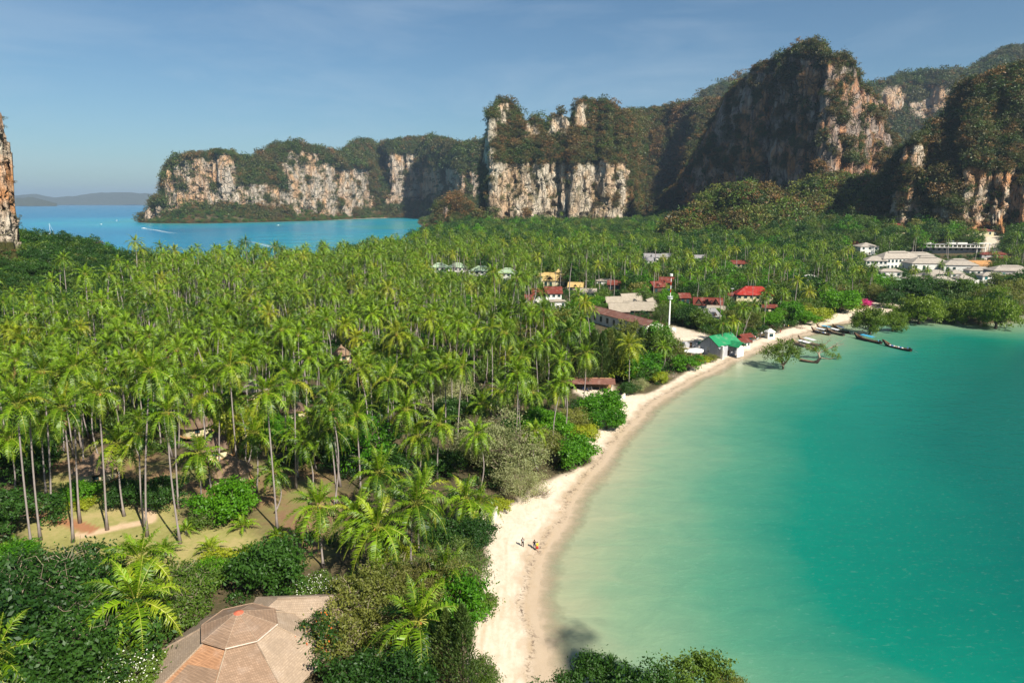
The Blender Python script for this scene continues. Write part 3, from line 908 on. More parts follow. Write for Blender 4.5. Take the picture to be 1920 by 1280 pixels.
def crown_specs(g, nf, L, young=False):
    out = []
    for i in range(nf):
        q = i / nf
        az = i * 2.39996 + g.normal(0, 0.12)
        el = R(82) - (R(128) if not young else R(70)) * q ** 0.85 + g.normal(0, 0.07)
        droop = 0.45 + 0.75 * q + g.normal(0, 0.08) if not young else 0.7
        # wind folds the windward fronds over and lengthens the lee side
        out.append((L * (0.72 + 0.33 * math.sin(min(q * 2.4, 1.57))) * g.uniform(0.92, 1.06), az, el, droop, q))
    return out


def palm_crown(g, nf=24, L=4.6, npair=20, lw=0.2, young=False, fruit=True, dead=0):
    b = MB()
    for k in range(dead):
        az = g.uniform(0, 6.28)
        bb = MB(); frond(bb, g, L * 0.75, az, -1.25, 0.2, npair // 2, lw, (0.1, 0, -0.2), 0.1, 0.3, 0.5, 0.12)
        for V_, T_ in zip(bb.V, bb.T): pass
        for (w_, m_), ff in bb.F.items():
            b.F.setdefault((w_, 3), []).extend([f_ + b.n for f_ in ff])
        b.V += bb.V; b.T += bb.T; b.n += bb.n
    for (l, az, el, dr, q) in crown_specs(g, nf, L, young):
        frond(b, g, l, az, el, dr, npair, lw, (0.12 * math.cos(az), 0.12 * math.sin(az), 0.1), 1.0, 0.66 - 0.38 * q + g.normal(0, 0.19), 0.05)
    if fruit:
        for k in range(7):
            a = g.uniform(0, 6.28)
            b.ball((0.32 * math.cos(a), 0.32 * math.sin(a), -0.15 - 0.25 * g.random()), 0.15, 2, 0.5, 6, 4)
    return b


def trunk_pts(H, lean=(0, 0), curve=0.0, ca=0.0, n=9):
    u = np.linspace(0, 1, n)
    x = lean[0] * u ** 1.3 + curve * math.cos(ca) * np.sin(u * PI)
    y = lean[1] * u ** 1.3 + curve * math.sin(ca) * np.sin(u * PI)
    return np.stack([x, y, u * H], 1)


def trunk_rad(n, r=0.17):
    u = np.linspace(0, 1, n)
    return r * (1 - 0.32 * u) + 0.20 * np.exp(-u * 22)


def leafcloud(b, g, C, N, size, asp=0.5, m=0, tone=None):
    n = len(C)
    nv = N * 0.9 + g.standard_normal((n, 3)) * 0.75
    nv /= np.linalg.norm(nv, axis=1)[:, None] + 1e-9
    t1 = np.cross(nv, g.standard_normal((n, 3))); t1 /= np.linalg.norm(t1, axis=1)[:, None] + 1e-9
    t2 = np.cross(nv, t1)
    s = (size * g.uniform(0.6, 1.35, n))[:, None]
    V = np.stack([C - t1 * s, C - t2 * s * asp + t1 * s * .1, C + t1 * s, C + t2 * s * asp + t1 * s * .1], 1).reshape(-1, 3)
    F = np.arange(4 * n).reshape(n, 4)
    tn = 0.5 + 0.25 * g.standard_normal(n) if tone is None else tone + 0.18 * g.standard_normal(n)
    b.add(V, F, m, np.repeat(np.clip(tn, 0, 1), 4))


def crown_cloud(g, R_, H, nl, nleaf, size, lob=0.42, flat=0.0, zc=0.5, spread=1.0, b=None, asp=0.5, inner=0.25, m=0, skew=(0, 0)):
    """foliage of a broadleaf crown: leaf sized faces spread through lobes that sit in a dome; returns the lobe centres"""
    b = b or MB()
    L = []
    for i in range(nl):
        th = i * 2.39996 + g.normal(0, 0.3)
        q = (i + 0.5) / nl
        ph = math.acos(1 - 1.25 * q)      # top to a bit below the equator
        rr = g.uniform(0.45, 1.05)
        c = np.array([R_ * rr * math.sin(ph) * math.cos(th) * spread, R_ * rr * math.sin(ph) * math.sin(th) * spread, H * (zc + (1 - zc) * rr * math.cos(ph) * (1 - flat))])
        c[2] += g.normal(0, 0.07) * H
        L.append((c, R_ * lob * g.uniform(0.55, 1.35)))
    wt = np.array([l_[1] for l_ in L]) ** 2; wt = wt / wt.sum()
    for (c, r), w_ in zip(L, wt):
        per = max(int(nleaf * w_), 12)
        # leaves gather in sprays on the outside of every lobe, with gaps between them
        ns = 11
        sd = g.standard_normal((ns, 3)); sd[:, 2] = sd[:, 2] * 0.8 + 0.3
        sd /= np.linalg.norm(sd, axis=1)[:, None]
        sr = g.uniform(0.72, 1.12, ns)
        st = g.normal(0, 0.16, ns)
        pick = g.integers(0, ns, per)
        loose = g.random(per) < inner * 0.5
        off = g.standard_normal((per, 3)) * 0.25 * np.array([1, 1, 0.75])
        off[loose] *= 1.9
        q = sd[pick] * sr[pick][:, None] + off
        C = c + q * r * np.array([1, 1, 0.78])
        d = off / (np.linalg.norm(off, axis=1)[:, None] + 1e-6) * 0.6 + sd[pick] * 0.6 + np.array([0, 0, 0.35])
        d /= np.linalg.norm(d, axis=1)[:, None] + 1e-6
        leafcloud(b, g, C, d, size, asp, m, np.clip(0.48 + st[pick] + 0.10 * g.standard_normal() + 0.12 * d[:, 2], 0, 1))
    return b, L


def branches(g, H0, L, r0, m=0, b=None, wob=0.12):
    b = b or MB()
    zt = H0
    b.tube([(0, 0, -0.4), (0.05 * zt, 0.03 * zt, zt * 0.5), (0, 0, zt)], [r0 * 1.25, r0, r0 * 0.8], 6, m)
    for (c, r) in L:
        p0 = np.array([0, 0, zt * g.uniform(0.75, 1.0)])
        mid = p0 + (c - p0) * 0.5 + g.standard_normal(3) * np.linalg.norm(c - p0) * wob
        b.tube([p0, mid, c], [r0 * 0.5, r0 * 0.3, r0 * 0.1], 4, m, cap=False)
    return b


def twigs(b, g, L, n, length, r, m=0):
    for i in range(n):
        c, rad = L[g.integers(len(L))]
        d = g.standard_normal(3); d[2] = abs(d[2]); d /= np.linalg.norm(d)
        p0 = c + d * rad * 0.3
        b.tube([p0, p0 + d * length * 0.5 + g.standard_normal(3) * length * .12, p0 + d * length + g.standard_normal(3) * length * .15], [r, r * .7, r * .25], 3, m, cap=False)
    return b


def casuarina(g, H=14, R_=2.6, n=900, size=0.5):
    b = MB()
    k = n // 10
    for q in range(10):
        a = g.uniform(0, 6.28)
    th = g.uniform(0, 6.28, n); u = g.random(n) ** 0.8
    lob = 1 + 0.35 * np.sin(th * 3 + u * 9) + 0.25 * g.standard_normal(n)
    r = R_ * (1 - u ** 1.4) ** 0.7 * np.sqrt(g.random(n) * 0.7 + 0.3) * lob * (0.55 + 0.45 * sstep(0, 0.2, u))
    C = np.stack([r * np.cos(th), r * np.sin(th), H * (0.1 + 0.9 * u)], 1)
    d = np.stack([0.5 * np.cos(th) + 0.3 * g.standard_normal(n), 0.5 * np.sin(th) + 0.3 * g.standard_normal(n), 0.9 * np.ones(n)], 1)
    d /= np.linalg.norm(d, axis=1)[:, None]
    s = np.cross(d, g.standard_normal((n, 3))); s /= np.linalg.norm(s, axis=1)[:, None]
    L = (size * g.uniform(1.0, 2.4, n))[:, None]
    w = (size * 0.22)
    V = np.stack([C - d * L * .5, C + s * w, C + d * L * .5 + g.standard_normal((n, 3)) * .1, C - s * w], 1).reshape(-1, 3)
    b.add(V, np.arange(4 * n).reshape(n, 4), 0, np.repeat(np.clip(0.5 + 0.25 * g.standard_normal(n), 0, 1), 4))
    return b


# ------------------------------------------------------------------ prototypes
G_ = lambda s: np.random.default_rng(s)
PALM_M = [L_PALM, L_PALMRIB, M_COCO, L_DEAD]
palm_crowns_mid = [palm_crown(G_(100 + i), 23 + i % 4 * 2, 5.0 + 0.35 * (i % 3), 22, 0.22, dead=i % 3).mesh('palm_crown', PALM_M) for i in range(8)]
trunk_mid = []
for i in range(6):
    g = G_(140 + i)
    b = MB(); cu = g.uniform(0, 1.6); ca = g.uniform(0, 6.28)
    b.tube(trunk_pts(20, (0, 0), cu, ca), trunk_rad(9, 0.16), 6, 0)
    trunk_mid.append(b.mesh('palm_trunk', [M_BARK], True))


def joined_palm(seed, H, nf, npair, lw):
    g = G_(seed)
    b = palm_crown(g, nf, 5.1, npair, lw, fruit=False, dead=seed % 2)
    for v in b.V: v[:, 2] += H
    b.tube(trunk_pts(H, (0, 0), g.uniform(0, 1.4), g.uniform(0, 6)), trunk_rad(9, 0.2), 4, 4)
    return b.mesh('palm_tree_far', PALM_M + [M_BARK])


far_palms = [joined_palm(160 + i, 16 + i % 4 * 1.5, 19, 14, 0.27) for i in range(8)]


def tree_proto(seed, mat, R_, H, nl, nleaf, size, trunk_h, r0=0.25, **kw):
    g = G_(seed)
    b, L = crown_cloud(g, R_, H, nl, nleaf, size, **kw)
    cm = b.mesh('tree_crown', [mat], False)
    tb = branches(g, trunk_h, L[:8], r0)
    return cm, tb.mesh('tree_trunk', [M_WOOD], True)


# unit sized far trees and scrub clumps (radius about 1)
def unit_clump(seed, mat, n, size, nl=7, tall=1.0, lob=0.5):
    g = G_(seed)
    b, L = crown_cloud(g, 1.0, 1.25 * tall, nl, n, size, lob=lob, zc=0.35)
    return b.mesh('tree_clump', [mat])


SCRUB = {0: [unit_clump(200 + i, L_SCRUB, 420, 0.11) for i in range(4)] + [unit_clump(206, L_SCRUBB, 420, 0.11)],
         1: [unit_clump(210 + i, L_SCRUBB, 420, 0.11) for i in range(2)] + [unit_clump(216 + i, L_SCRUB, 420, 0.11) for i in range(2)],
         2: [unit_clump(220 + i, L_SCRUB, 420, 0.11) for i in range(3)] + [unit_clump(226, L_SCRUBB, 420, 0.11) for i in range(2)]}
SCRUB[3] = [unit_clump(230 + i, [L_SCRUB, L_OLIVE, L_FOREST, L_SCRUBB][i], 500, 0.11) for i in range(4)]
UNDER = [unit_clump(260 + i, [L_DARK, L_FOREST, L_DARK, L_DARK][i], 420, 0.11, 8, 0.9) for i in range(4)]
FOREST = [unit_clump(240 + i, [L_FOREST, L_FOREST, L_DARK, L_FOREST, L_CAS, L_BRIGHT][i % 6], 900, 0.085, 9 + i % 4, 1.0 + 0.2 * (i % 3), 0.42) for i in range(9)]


def scatter(name, label, pts, scl, rz, pid, protos, cat=None, tilt=0.0):
    """one object: many instances of the prototype meshes"""
    pts = np.asarray(pts, np.float32); n = len(pts)
    me = bpy.data.meshes.new(name)
    me.vertices.add(n); me.vertices.foreach_set('co', pts.ravel())
    for k, a, ty in (('scl', scl, 'FLOAT'), ('rz', rz, 'FLOAT'), ('pid', pid, 'INT')):
        at = me.attributes.new(k, ty, 'POINT')
        at.data.foreach_set('value', np.asarray(a, np.float32 if ty == 'FLOAT' else np.int32))
    pc = bpy.data.collections.new(name + '_kinds')
    for i, pm in enumerate(protos):
        po = bpy.data.objects.new('%s_kind_%s' % (name, 'abcdefghijklmnopqrstuvwxyz'[i]), pm)
        pc.objects.link(po)
    ng = bpy.data.node_groups.new(name + '_nodes', 'GeometryNodeTree')
    ng.interface.new_socket('Geometry', in_out='INPUT', socket_type='NodeSocketGeometry')
    ng.interface.new_socket('Geometry', in_out='OUTPUT', socket_type='NodeSocketGeometry')
    N = ng.nodes.new
    gi, go = N('NodeGroupInput'), N('NodeGroupOutput')
    m2p = N('GeometryNodeMeshToPoints')
    iop = N('GeometryNodeInstanceOnPoints'); ci = N('GeometryNodeCollectionInfo')
    ci.inputs['Collection'].default_value = pc
    ci.inputs['Separate Children'].default_value = True
    ci.inputs['Reset Children'].default_value = True

    def na(nm, ty):
        q = N('GeometryNodeInputNamedAttribute'); q.data_type = ty; q.inputs['Name'].default_value = nm
        return q.outputs['Attribute']
    cx = N('ShaderNodeCombineXYZ')
    rv = N('FunctionNodeRandomValue'); rv.data_type = 'FLOAT_VECTOR'
    rv.inputs[0].default_value = (-tilt, -tilt, 0); rv.inputs[1].default_value = (tilt, tilt, 0)
    ad = N('ShaderNodeVectorMath'); ad.operation = 'ADD'
    K = ng.links.new
    K(gi.outputs[0], m2p.inputs['Mesh']); K(m2p.outputs[0], iop.inputs['Points'])
    K(ci.outputs[0], iop.inputs['Instance']); iop.inputs['Pick Instance'].default_value = True
    K(na('pid', 'INT'), iop.inputs['Instance Index'])
    K(na('rz', 'FLOAT'), cx.inputs['Z']); K(cx.outputs[0], ad.inputs[0]); K(rv.outputs[0], ad.inputs[1])
    K(ad.outputs[0], iop.inputs['Rotation'])
    K(na('scl', 'FLOAT'), iop.inputs['Scale'])
    K(iop.outputs[0], go.inputs[0])
    o = link(name, me)
    md = o.modifiers.new('scatter', 'NODES'); md.node_group = ng
    return tag(o, label, cat, None, 'stuff')


for kd, lab in ((0, 'dark scrub and small trees covering the headland and the far ridges'), (1, 'dry olive and brown scrub growing over the cream cliff'), (3, 'green trees covering the foothills below the mountains'), (2, 'dark scrub clinging to the big mountain and the right hand mountain')):
    sets = [v for v in VEGPTS if v[2] == kd]
    q = np.concatenate([v[0] for v in sets]); s = np.concatenate([v[1] for v in sets])
    scatter('scrub', lab, q, s, rng.uniform(0, 6.28, len(q)), rng.integers(0, len(SCRUB[kd]), len(q)), SCRUB[kd], None, 0.35)

# ------------------------------------------------------------------ building materials
def tile_mat(name, c1, c2, rough=0.8, sc=3.0, row=0.35, bw=0.28, var=0.5):
    t = NT(name)
    ob = t.obj()
    sp = t.n('SeparateXYZ'); t.l(ob, sp.inputs[0])
    cb = t.n('CombineXYZ')
    t.l(t.math('ADD', sp.outputs[0], t.math('MULTIPLY', sp.outputs[1], 0.83)), cb.inputs[0])
    t.l(t.math('MULTIPLY', sp.outputs[2], 1.9), cb.inputs[1])
    br = t.n('TexBrick')
    br.inputs['Scale'].default_value = 1.0; br.inputs['Brick Width'].default_value = bw; br.inputs['Row Height'].default_value = row
    br.inputs['Mortar Size'].default_value = 0.025; br.inputs['Bias'].default_value = 0.0
    br.inputs['Color1'].default_value = c1; br.inputs['Color2'].default_value = c2
    br.inputs['Mortar'].default_value = tuple(x * 0.6 for x in c1[:3]) + (1,)
    t.l(cb.outputs[0], br.inputs['Vector'])
    nz = t.noise(ob, sc * 0.2, 6, 0.65, 0.4)
    col = t.mix(t.rng(nz, 0.35, 0.7, 0, var), br.outputs['Color'], tuple(x * 0.45 for x in c1[:3]) + (1,))
    col = t.mix(t.rng(t.noise(ob, 0.5, 3), 0.5, 0.75, 0, 0.25), col, (0.5, 0.42, 0.36, 1))
    col = t.mix(t.rng(t.noise(ob, 0.35, 6, 0.75, 1.5), 0.42, 0.62, 0, 0.6), col, tuple(x * 0.55 for x in c1[:3]) + (1,))
    return t.done(t.bsdf(col, rough, 0.15, br.outputs['Fac'], 0.5, 0.03))


B_WHITE = paint('white_render', (0.70, 0.68, 0.62, 1), 0.75, 0.25, 0.8, 0.2, True)
B_CREAM = paint('cream_render', (0.62, 0.54, 0.34, 1), 0.8, 0.25, 0.8, 0.2, True)
B_GREYW = paint('weathered_grey_render', (0.40, 0.40, 0.42, 1), 0.85, 0.35, 1.2, 0.2, True)
B_GREY = paint('grey_concrete', (0.33, 0.32, 0.31, 1), 0.85, 0.3, 1.0, 0.2)
B_WOODD = paint('dark_timber', (0.09, 0.055, 0.035, 1), 0.7, 0.4, 3.0)
B_WOODL = paint('light_timber', (0.42, 0.24, 0.11, 1), 0.7, 0.35, 3.0)
B_GLASS = NT('window_glass')
B_GLASS = B_GLASS.done(B_GLASS.bsdf((0.02, 0.045, 0.05, 1), 0.08, 0.6))
B_TEAL = NT('teal_window_glass'); B_TEAL = B_TEAL.done(B_TEAL.bsdf((0.02, 0.14, 0.14, 1), 0.1, 0.6))
R_GREYB = tile_mat('grey_beige_shingles', (0.44, 0.385, 0.32, 1), (0.37, 0.325, 0.27, 1), var=0.35)
R_GREY = tile_mat('grey_shingles', (0.30, 0.29, 0.29, 1), (0.23, 0.22, 0.23, 1), var=0.4)
R_MAROON = tile_mat('maroon_tiles', (0.20, 0.045, 0.03, 1), (0.15, 0.035, 0.025, 1), var=0.4)
R_RED = tile_mat('red_tiles', (0.42, 0.035, 0.025, 1), (0.33, 0.03, 0.02, 1), var=0.3)
R_RUST = tile_mat('rusty_brown_sheet', (0.23, 0.105, 0.075, 1), (0.18, 0.085, 0.065, 1), row=9.0, bw=0.5, var=0.4)
R_GREEN = tile_mat('green_metal_sheet', (0.02, 0.25, 0.10, 1), (0.02, 0.22, 0.09, 1), row=9.0, bw=0.6, var=0.25)
R_PALEG = tile_mat('pale_green_tiles', (0.40, 0.52, 0.34, 1), (0.34, 0.46, 0.30, 1), var=0.25)
R_YEL = tile_mat('ochre_tiles', (0.62, 0.44, 0.17, 1), (0.52, 0.35, 0.13, 1), var=0.3)
R_THATCH = tile_mat('pale_thatch', (0.42, 0.36, 0.28, 1), (0.35, 0.30, 0.235, 1), var=0.35)
R_DTHATCH = tile_mat('dark_brown_thatch', (0.20, 0.13, 0.085, 1), (0.15, 0.10, 0.07, 1), var=0.5)
R_BTHATCH = tile_mat('brown_thatch', (0.32, 0.21, 0.13, 1), (0.24, 0.155, 0.10, 1), var=0.5)
S_ORANGE = tile_mat('orange_shingles', (0.50, 0.265, 0.14, 1), (0.42, 0.22, 0.12, 1), row=0.30, bw=0.24, var=0.3)
S_MAUVE = tile_mat('mauve_brown_shingles', (0.36, 0.24, 0.16, 1), (0.27, 0.175, 0.115, 1), row=0.30, bw=0.24, var=0.3)
S_PINK = tile_mat('pinkish_tan_shingles', (0.46, 0.345, 0.245, 1), (0.36, 0.265, 0.185, 1), row=0.30, bw=0.24, var=0.3)
S_RIDGE = paint('pale_ridge_mortar', (0.58, 0.47, 0.38, 1), 0.8, 0.25, 2.0)
S_CAP = paint('terracotta_cap', (0.52, 0.13, 0.07, 1), 0.6, 0.2, 2.0)
P_WHITE = paint('white_paint', (0.78, 0.78, 0.76, 1), 0.5, 0.15, 1.0)
P_RED = paint('red_paint', (0.55, 0.03, 0.02, 1), 0.5, 0.2, 1.0)
P_BLUE = paint('blue_paint', (0.02, 0.13, 0.42, 1), 0.5, 0.2, 1.0)
P_CYAN = paint('light_blue_canvas', (0.06, 0.36, 0.55, 1), 0.6, 0.2, 1.0)
P_YELLOW = paint('yellow_cloth', (0.85, 0.60, 0.03, 1), 0.7, 0.1, 1.0)
P_BLACK = paint('black_rubber', (0.02, 0.02, 0.02, 1), 0.6, 0.3, 2.0)
P_METAL = NT('grey_metal'); P_METAL = P_METAL.done(P_METAL.bsdf((0.42, 0.43, 0.45, 1), 0.4, 0.5, metal=0.6))
P_SKIN = paint('skin', (0.42, 0.23, 0.15, 1), 0.6, 0.1, 4.0)
P_HAIR = paint('dark_hair', (0.02, 0.014, 0.01, 1), 0.5, 0.1, 4.0)
P_DENIM = paint('blue_denim', (0.10, 0.16, 0.28, 1), 0.8, 0.2, 4.0)
P_CLOTHB = paint('black_cloth', (0.015, 0.015, 0.018, 1), 0.8, 0.2, 4.0)
P_ORANGE = paint('orange_paint', (0.65, 0.20, 0.05, 1), 0.6, 0.2, 2.0)
B_SANDP = paint('pale_paving', (0.55, 0.47, 0.36, 1), 0.85, 0.25, 0.6)
H_DARK = paint('dark_boat_wood', (0.055, 0.04, 0.03, 1), 0.5, 0.4, 2.0)
H_BROWN = paint('varnished_boat_wood', (0.16, 0.085, 0.045, 1), 0.5, 0.35, 2.0)
H_PALE = paint('bleached_boat_wood', (0.42, 0.32, 0.22, 1), 0.7, 0.35, 2.0)

# ------------------------------------------------------------------ houses
BLD = []
VIEW = []    # (px0, px1, py0, py1, Y): the part of the photo where a roof shows
ROOFT = 0.16


def roof_gable(b, W, D, z, rh, ov, m=0):
    """ridge along x"""
    x, y = W / 2 + ov, D / 2 + ov
    ze = z - ov * rh / (D / 2)
    for s in (-1, 1):
        A = np.array([(-x, s * y, ze), (x, s * y, ze), (x, 0, z + rh), (-x, 0, z + rh)])
        B = A + np.array([0, 0, ROOFT])
        V = np.concatenate([A, B])
        b.add(V, np.array([[0, 1, 2, 3], [4, 7, 6, 5], [0, 4, 5, 1], [1, 5, 6, 2], [3, 2, 6, 7], [0, 3, 7, 4]]), m)
    return b


def roof_hip(b, W, D, z, rh, ov, m=0, ridge=None):
    x, y = W / 2 + ov, D / 2 + ov
    rl = max(W - D, 0) / 2 if ridge is None else ridge / 2
    ze = z - 0.25 * ov
    lo = [(-x, -y, ze), (x, -y, ze), (x, y, ze), (-x, y, ze)]
    up = [(-rl, 0, z + rh), (rl, 0, z + rh)]
    if rl < 0.05:
        V = np.array(lo + [(0, 0, z + rh)])
        b.add(V, [np.array([[0, 1, 4], [1, 2, 4], [2, 3, 4], [3, 0, 4]]), np.array([[3, 2, 1, 0]])], m)
    else:
        V = np.array(lo + up)
        b.add(V, [np.array([[0, 1, 5, 4], [2, 3, 4, 5]]), np.array([[1, 2, 5], [3, 0, 4]]), np.array([[3, 2, 1, 0]])], m)
    b.box((0, 0, ze - 0.09), (2 * x - 0.05, 2 * y - 0.05, 0.16), m)
    return b


def window(root, x, y, z, w, h, rz, glass, frame, name='window'):
    """frame as a part, pane as a sub-part; faces local -y turned by rz"""
    b = MB(); f = 0.09
    b.box((0, -0.03, h / 2 - f / 2), (w, 0.1, f)); b.box((0, -0.03, -h / 2 + f / 2), (w, 0.1, f))
    b.box((-w / 2 + f / 2, -0.03, 0), (f, 0.096, h - 2 * f)); b.box((w / 2 - f / 2, -0.03, 0), (f, 0.096, h - 2 * f))
    fr = b.build(name, frame, root, False, (x, y, z), (0, 0, rz))
    b = MB(); b.box((0, 0.0, 0), (w - 2 * f, 0.05, h - 2 * f)); b.build('pane', glass, fr)
    return fr


def house(label, px, py, W, D, Hw, rh, rot, roof, rmat, wmat, wins=(0, 0), side=0, ov=0.7, glass=None, name='house', cat='house', stilts=0.0, gables=None, vent=False, zadd=0.0, group=None, door=True, at=None, porch=None, fr=None, view=0.85):
    """px, py: photo pixel of the middle of the roof"""
    z0 = 3.0
    for _ in range(3):
        X, Y, _z = P(px, py, z0 + Hw + rh * 0.45 + stilts + zadd) if at is None else (at[0], at[1], 0)
        z0 = float(height(X, Y))
    z0 += zadd
    BLD.append((X, Y, 0.5 * math.hypot(W, D) + 1.0))
    ca, sa = math.cos(R(rot)), math.sin(R(rot))
    cs = [(X + sx * W / 2 * ca - sy * D / 2 * sa, Y + sx * W / 2 * sa + sy * D / 2 * ca) for sx in (-1, 1) for sy in (-1, 1)]
    qx = [proj(a, b_, z0 + Hw)[0] for a, b_ in cs]
    if rmat in (R_PALEG, R_YEL, R_RED): view = min(view, 0.5)
    if view: VIEW.append((min(qx) + 0.16 * (max(qx) - min(qx)), max(qx) - 0.16 * (max(qx) - min(qx)), float(proj(X, Y, z0 + Hw + rh)[1]) - 1, float(proj(X, Y, z0 + Hw * view)[1]), Y - D * 0.3))
    r = thing(name, label, cat, (X, Y, z0), R(rot), group)
    b = MB()
    b.box((0, 0, Hw / 2 - 0.4 + stilts), (W, D, Hw + 0.8 if stilts == 0 else Hw - 0.8 + 0.8))
    if roof == 'gable':
        zt = Hw + stilts
        if stilts == 0: pass
        zb = zt if stilts == 0 else zt - 0.4
        V = np.array([(-W / 2, -D / 2, zb), (-W / 2, D / 2, zb), (-W / 2, 0, zt + rh - .05), (W / 2, -D / 2, zb), (W / 2, D / 2, zb), (W / 2, 0, zt + rh - .05)])
        b.add(V, [np.array([[0, 2, 1], [3, 4, 5]]), np.array([[0, 3, 5, 2], [1, 2, 5, 4]])], 0)
    b.build('wall', wmat, r)
    zt = Hw + stilts
    b = MB()
    (roof_gable if roof == 'gable' else roof_hip)(b, W, D, zt, rh, ov)
    ro = b.build('roof', rmat, r)
    if roof == 'gable' or W - D > 1:
        b = MB(); L = W + 2 * ov if roof == 'gable' else W - D
        b.box((0, 0, zt + rh + ROOFT * (roof == 'gable')), (L + 0.05, 0.35, 0.14)); b.build('ridge_cap', rmat, ro)
    if vent:
        b = MB(); roof_hip(b, max(W - D, 0) * 0.7 + D * 0.22, D * 0.2, zt + rh * 0.92, rh * 0.22, 0.5); b.build('ridge_vent', rmat, ro)
    if gables:
        for (gx, gw, gh) in gables:      # dormer gables on the front slope
            b = MB()
            y0 = -D / 2 - ov * 0.6
            zb = zt - 0.05
            V = np.array([(gx - gw / 2, y0, zb), (gx + gw / 2, y0, zb), (gx, y0, zb + gh), (gx - gw / 2, 0, zb + gh * 0.3), (gx + gw / 2, 0, zb + gh * 0.3), (gx, 0, zb + gh)])
            b.add(V, [np.array([[0, 2, 5, 3], [1, 4, 5, 2]])], 0)
            V2 = V[:3] + np.array([0, 0.25, -0.12])
            b.add(V2, np.array([[0, 1, 2]]), 1)
            b.build('gable', [rmat, B_WOODD], ro)
    nx, nz = wins
    glass = glass or B_GLASS; fr = fr or wmat
    if nx:
        hz = Hw / nz
        for k in range(nz):
            for i in range(nx):
                xx = (i + 0.5) / nx * W - W / 2
                if door and k == 0 and i == nx // 2 and nx > 2: 
                    b = MB(); b.box((0, -0.03, 0), (1.1, 0.1, min(2.1, hz - .3))); b.build('door', B_WOODD, r, False, (xx, -D / 2, stilts + min(2.1, hz - .3) / 2))
                    continue
                window(r, xx, -D / 2 - 0.01, stilts + k * hz + hz * 0.52, min(W / nx * 0.6, 2.2), hz * 0.52, 0, glass, fr)
    if side:
        hz = Hw / max(nz, 1)
        for k in range(max(nz, 1)):
            for i in range(side):
                yy = (i + 0.5) / side * D - D / 2
                for s in (-1, 1):
                    window(r, s * (W / 2 + 0.01), yy, stilts + k * hz + hz * 0.52, min(D / side * 0.5, 1.6), hz * 0.5, s * PI / 2, glass, fr)
    if stilts > 0:
        for sx in (-1, 0, 1):
            for sy in (-1, 1):
                b = MB(); b.box((0, 0, (stilts - .4) / 2), (0.3, 0.3, stilts - .4)); b.build('post', B_WOODD, r, False, (sx * (W / 2 - .3), sy * (D / 2 - .3), 0))
    if porch:
        pw, pd, ph = porch
        b = MB(); b.add(np.array([(-pw / 2, -D / 2 + 0.02, ph + .6), (pw / 2, -D / 2 + 0.02, ph + .6), (pw / 2, -D / 2 - pd, ph), (-pw / 2, -D / 2 - pd, ph), (-pw / 2, -D / 2 + .02, ph + .72), (pw / 2, -D / 2 + .02, ph + .72), (pw / 2, -D / 2 - pd, ph + .12), (-pw / 2, -D / 2 - pd, ph + .12)]),
                         np.array([[0, 1, 2, 3], [7, 6, 5, 4], [3, 2, 6, 7], [0, 3, 7, 4], [1, 5, 6, 2]]), 0)
        b.build('porch_roof', rmat, r)
        for s in (-1, 1):
            b = MB(); b.box((0, 0, ph / 2), (0.2, 0.2, ph)); b.build('post', wmat, r, False, (s * (pw / 2 - .15), -D / 2 - pd + .15, 0))
    return r


# octagonal pavilion near the camera
X, Y, _ = P(447, 1145, 10.2)
z0 = 2.3
BLD.append((X, Y, 13))
r = thing('pavilion', 'octagonal two tier pavilion with orange and brown shingled roof at the bottom of the photo', 'pavilion', (X, Y, z0), R(24))
OC = [(math.cos(R(22.5 + 45 * k)), math.sin(R(22.5 + 45 * k))) for k in range(8)]
def ring(rad, z): return np.array([(rad * c, rad * s, z) for c, s in OC])
lowm = {}
U0, U1 = ring(0.45, 7.75), ring(4.7, 6.0)
L0, L1 = ring(4.3, 5.85), ring(11.2, 1.9)
# sector k spans corners k and k+1, middle angle 45(k+1); -90 deg (towards the camera) is k = 5
mats_low = {5: S_MAUVE, 4: S_ORANGE, 3: S_PINK, 6: S_PINK, 7: S_PINK, 0: S_PINK, 1: S_PINK, 2: S_PINK}
for k in range(8):
    k2 = (k + 1) % 8
    for (a, b_, m, nm) in ((L0, L1, mats_low[k], 'lower_roof_panel'), (U0, U1, S_MAUVE, 'upper_roof_panel')):
        V = np.array([a[k], a[k2], b_[k2], b_[k]])
        V = np.concatenate([V, V - [0, 0, 0.14]])
        b = MB(); b.add(V, np.array([[0, 3, 2, 1], [4, 5, 6, 7], [3, 7, 6, 2], [0, 4, 7, 3], [1, 2, 6, 5], [0, 1, 5, 4]]), 0)
        o = b.build(nm, m, r)
        if nm == 'lower_roof_panel' and k == 4:
            tag(o, 'orange roof panel with a darker brown patch in its middle')
            q = lambda u, v: (L0[k] * (1 - u) + L0[k2] * u) * (1 - v) + (L1[k] * (1 - u) + L1[k2] * u) * v + np.array([0, 0, 0.02])
            b = MB(); b.add([q(0.12, .38), q(.96, .33), q(.97, .72), q(.1, .74)], np.array([[0, 3, 2, 1]]), 0); b.build('roof_patch', S_MAUVE, o)
    b = MB(); b.tube([L0[k] + [0, 0, .04], L1[k] + [0, 0, .04]], 0.11, 5, 0); b.build('ridge', S_PINK, r)
    b = MB(); b.tube([U0[k] + [0, 0, -.02], U1[k] + [0, 0, -.02]], 0.04, 5, 0); b.build('ridge', S_PINK, r)
    b = MB(); b.tube([U1[k], U1[k2]], 0.09, 5, 0); b.build('eave_edge', S_RIDGE if k in (5, 6) else S_MAUVE, r)
    b = MB(); b.tube([(ring(9.6, 0)[k][0], ring(9.6, 0)[k][1], -0.6), (ring(9.6, 0)[k][0], ring(9.6, 0)[k][1], 2.6)], 0.2, 8, 0); b.build('post', B_WOODD, r)
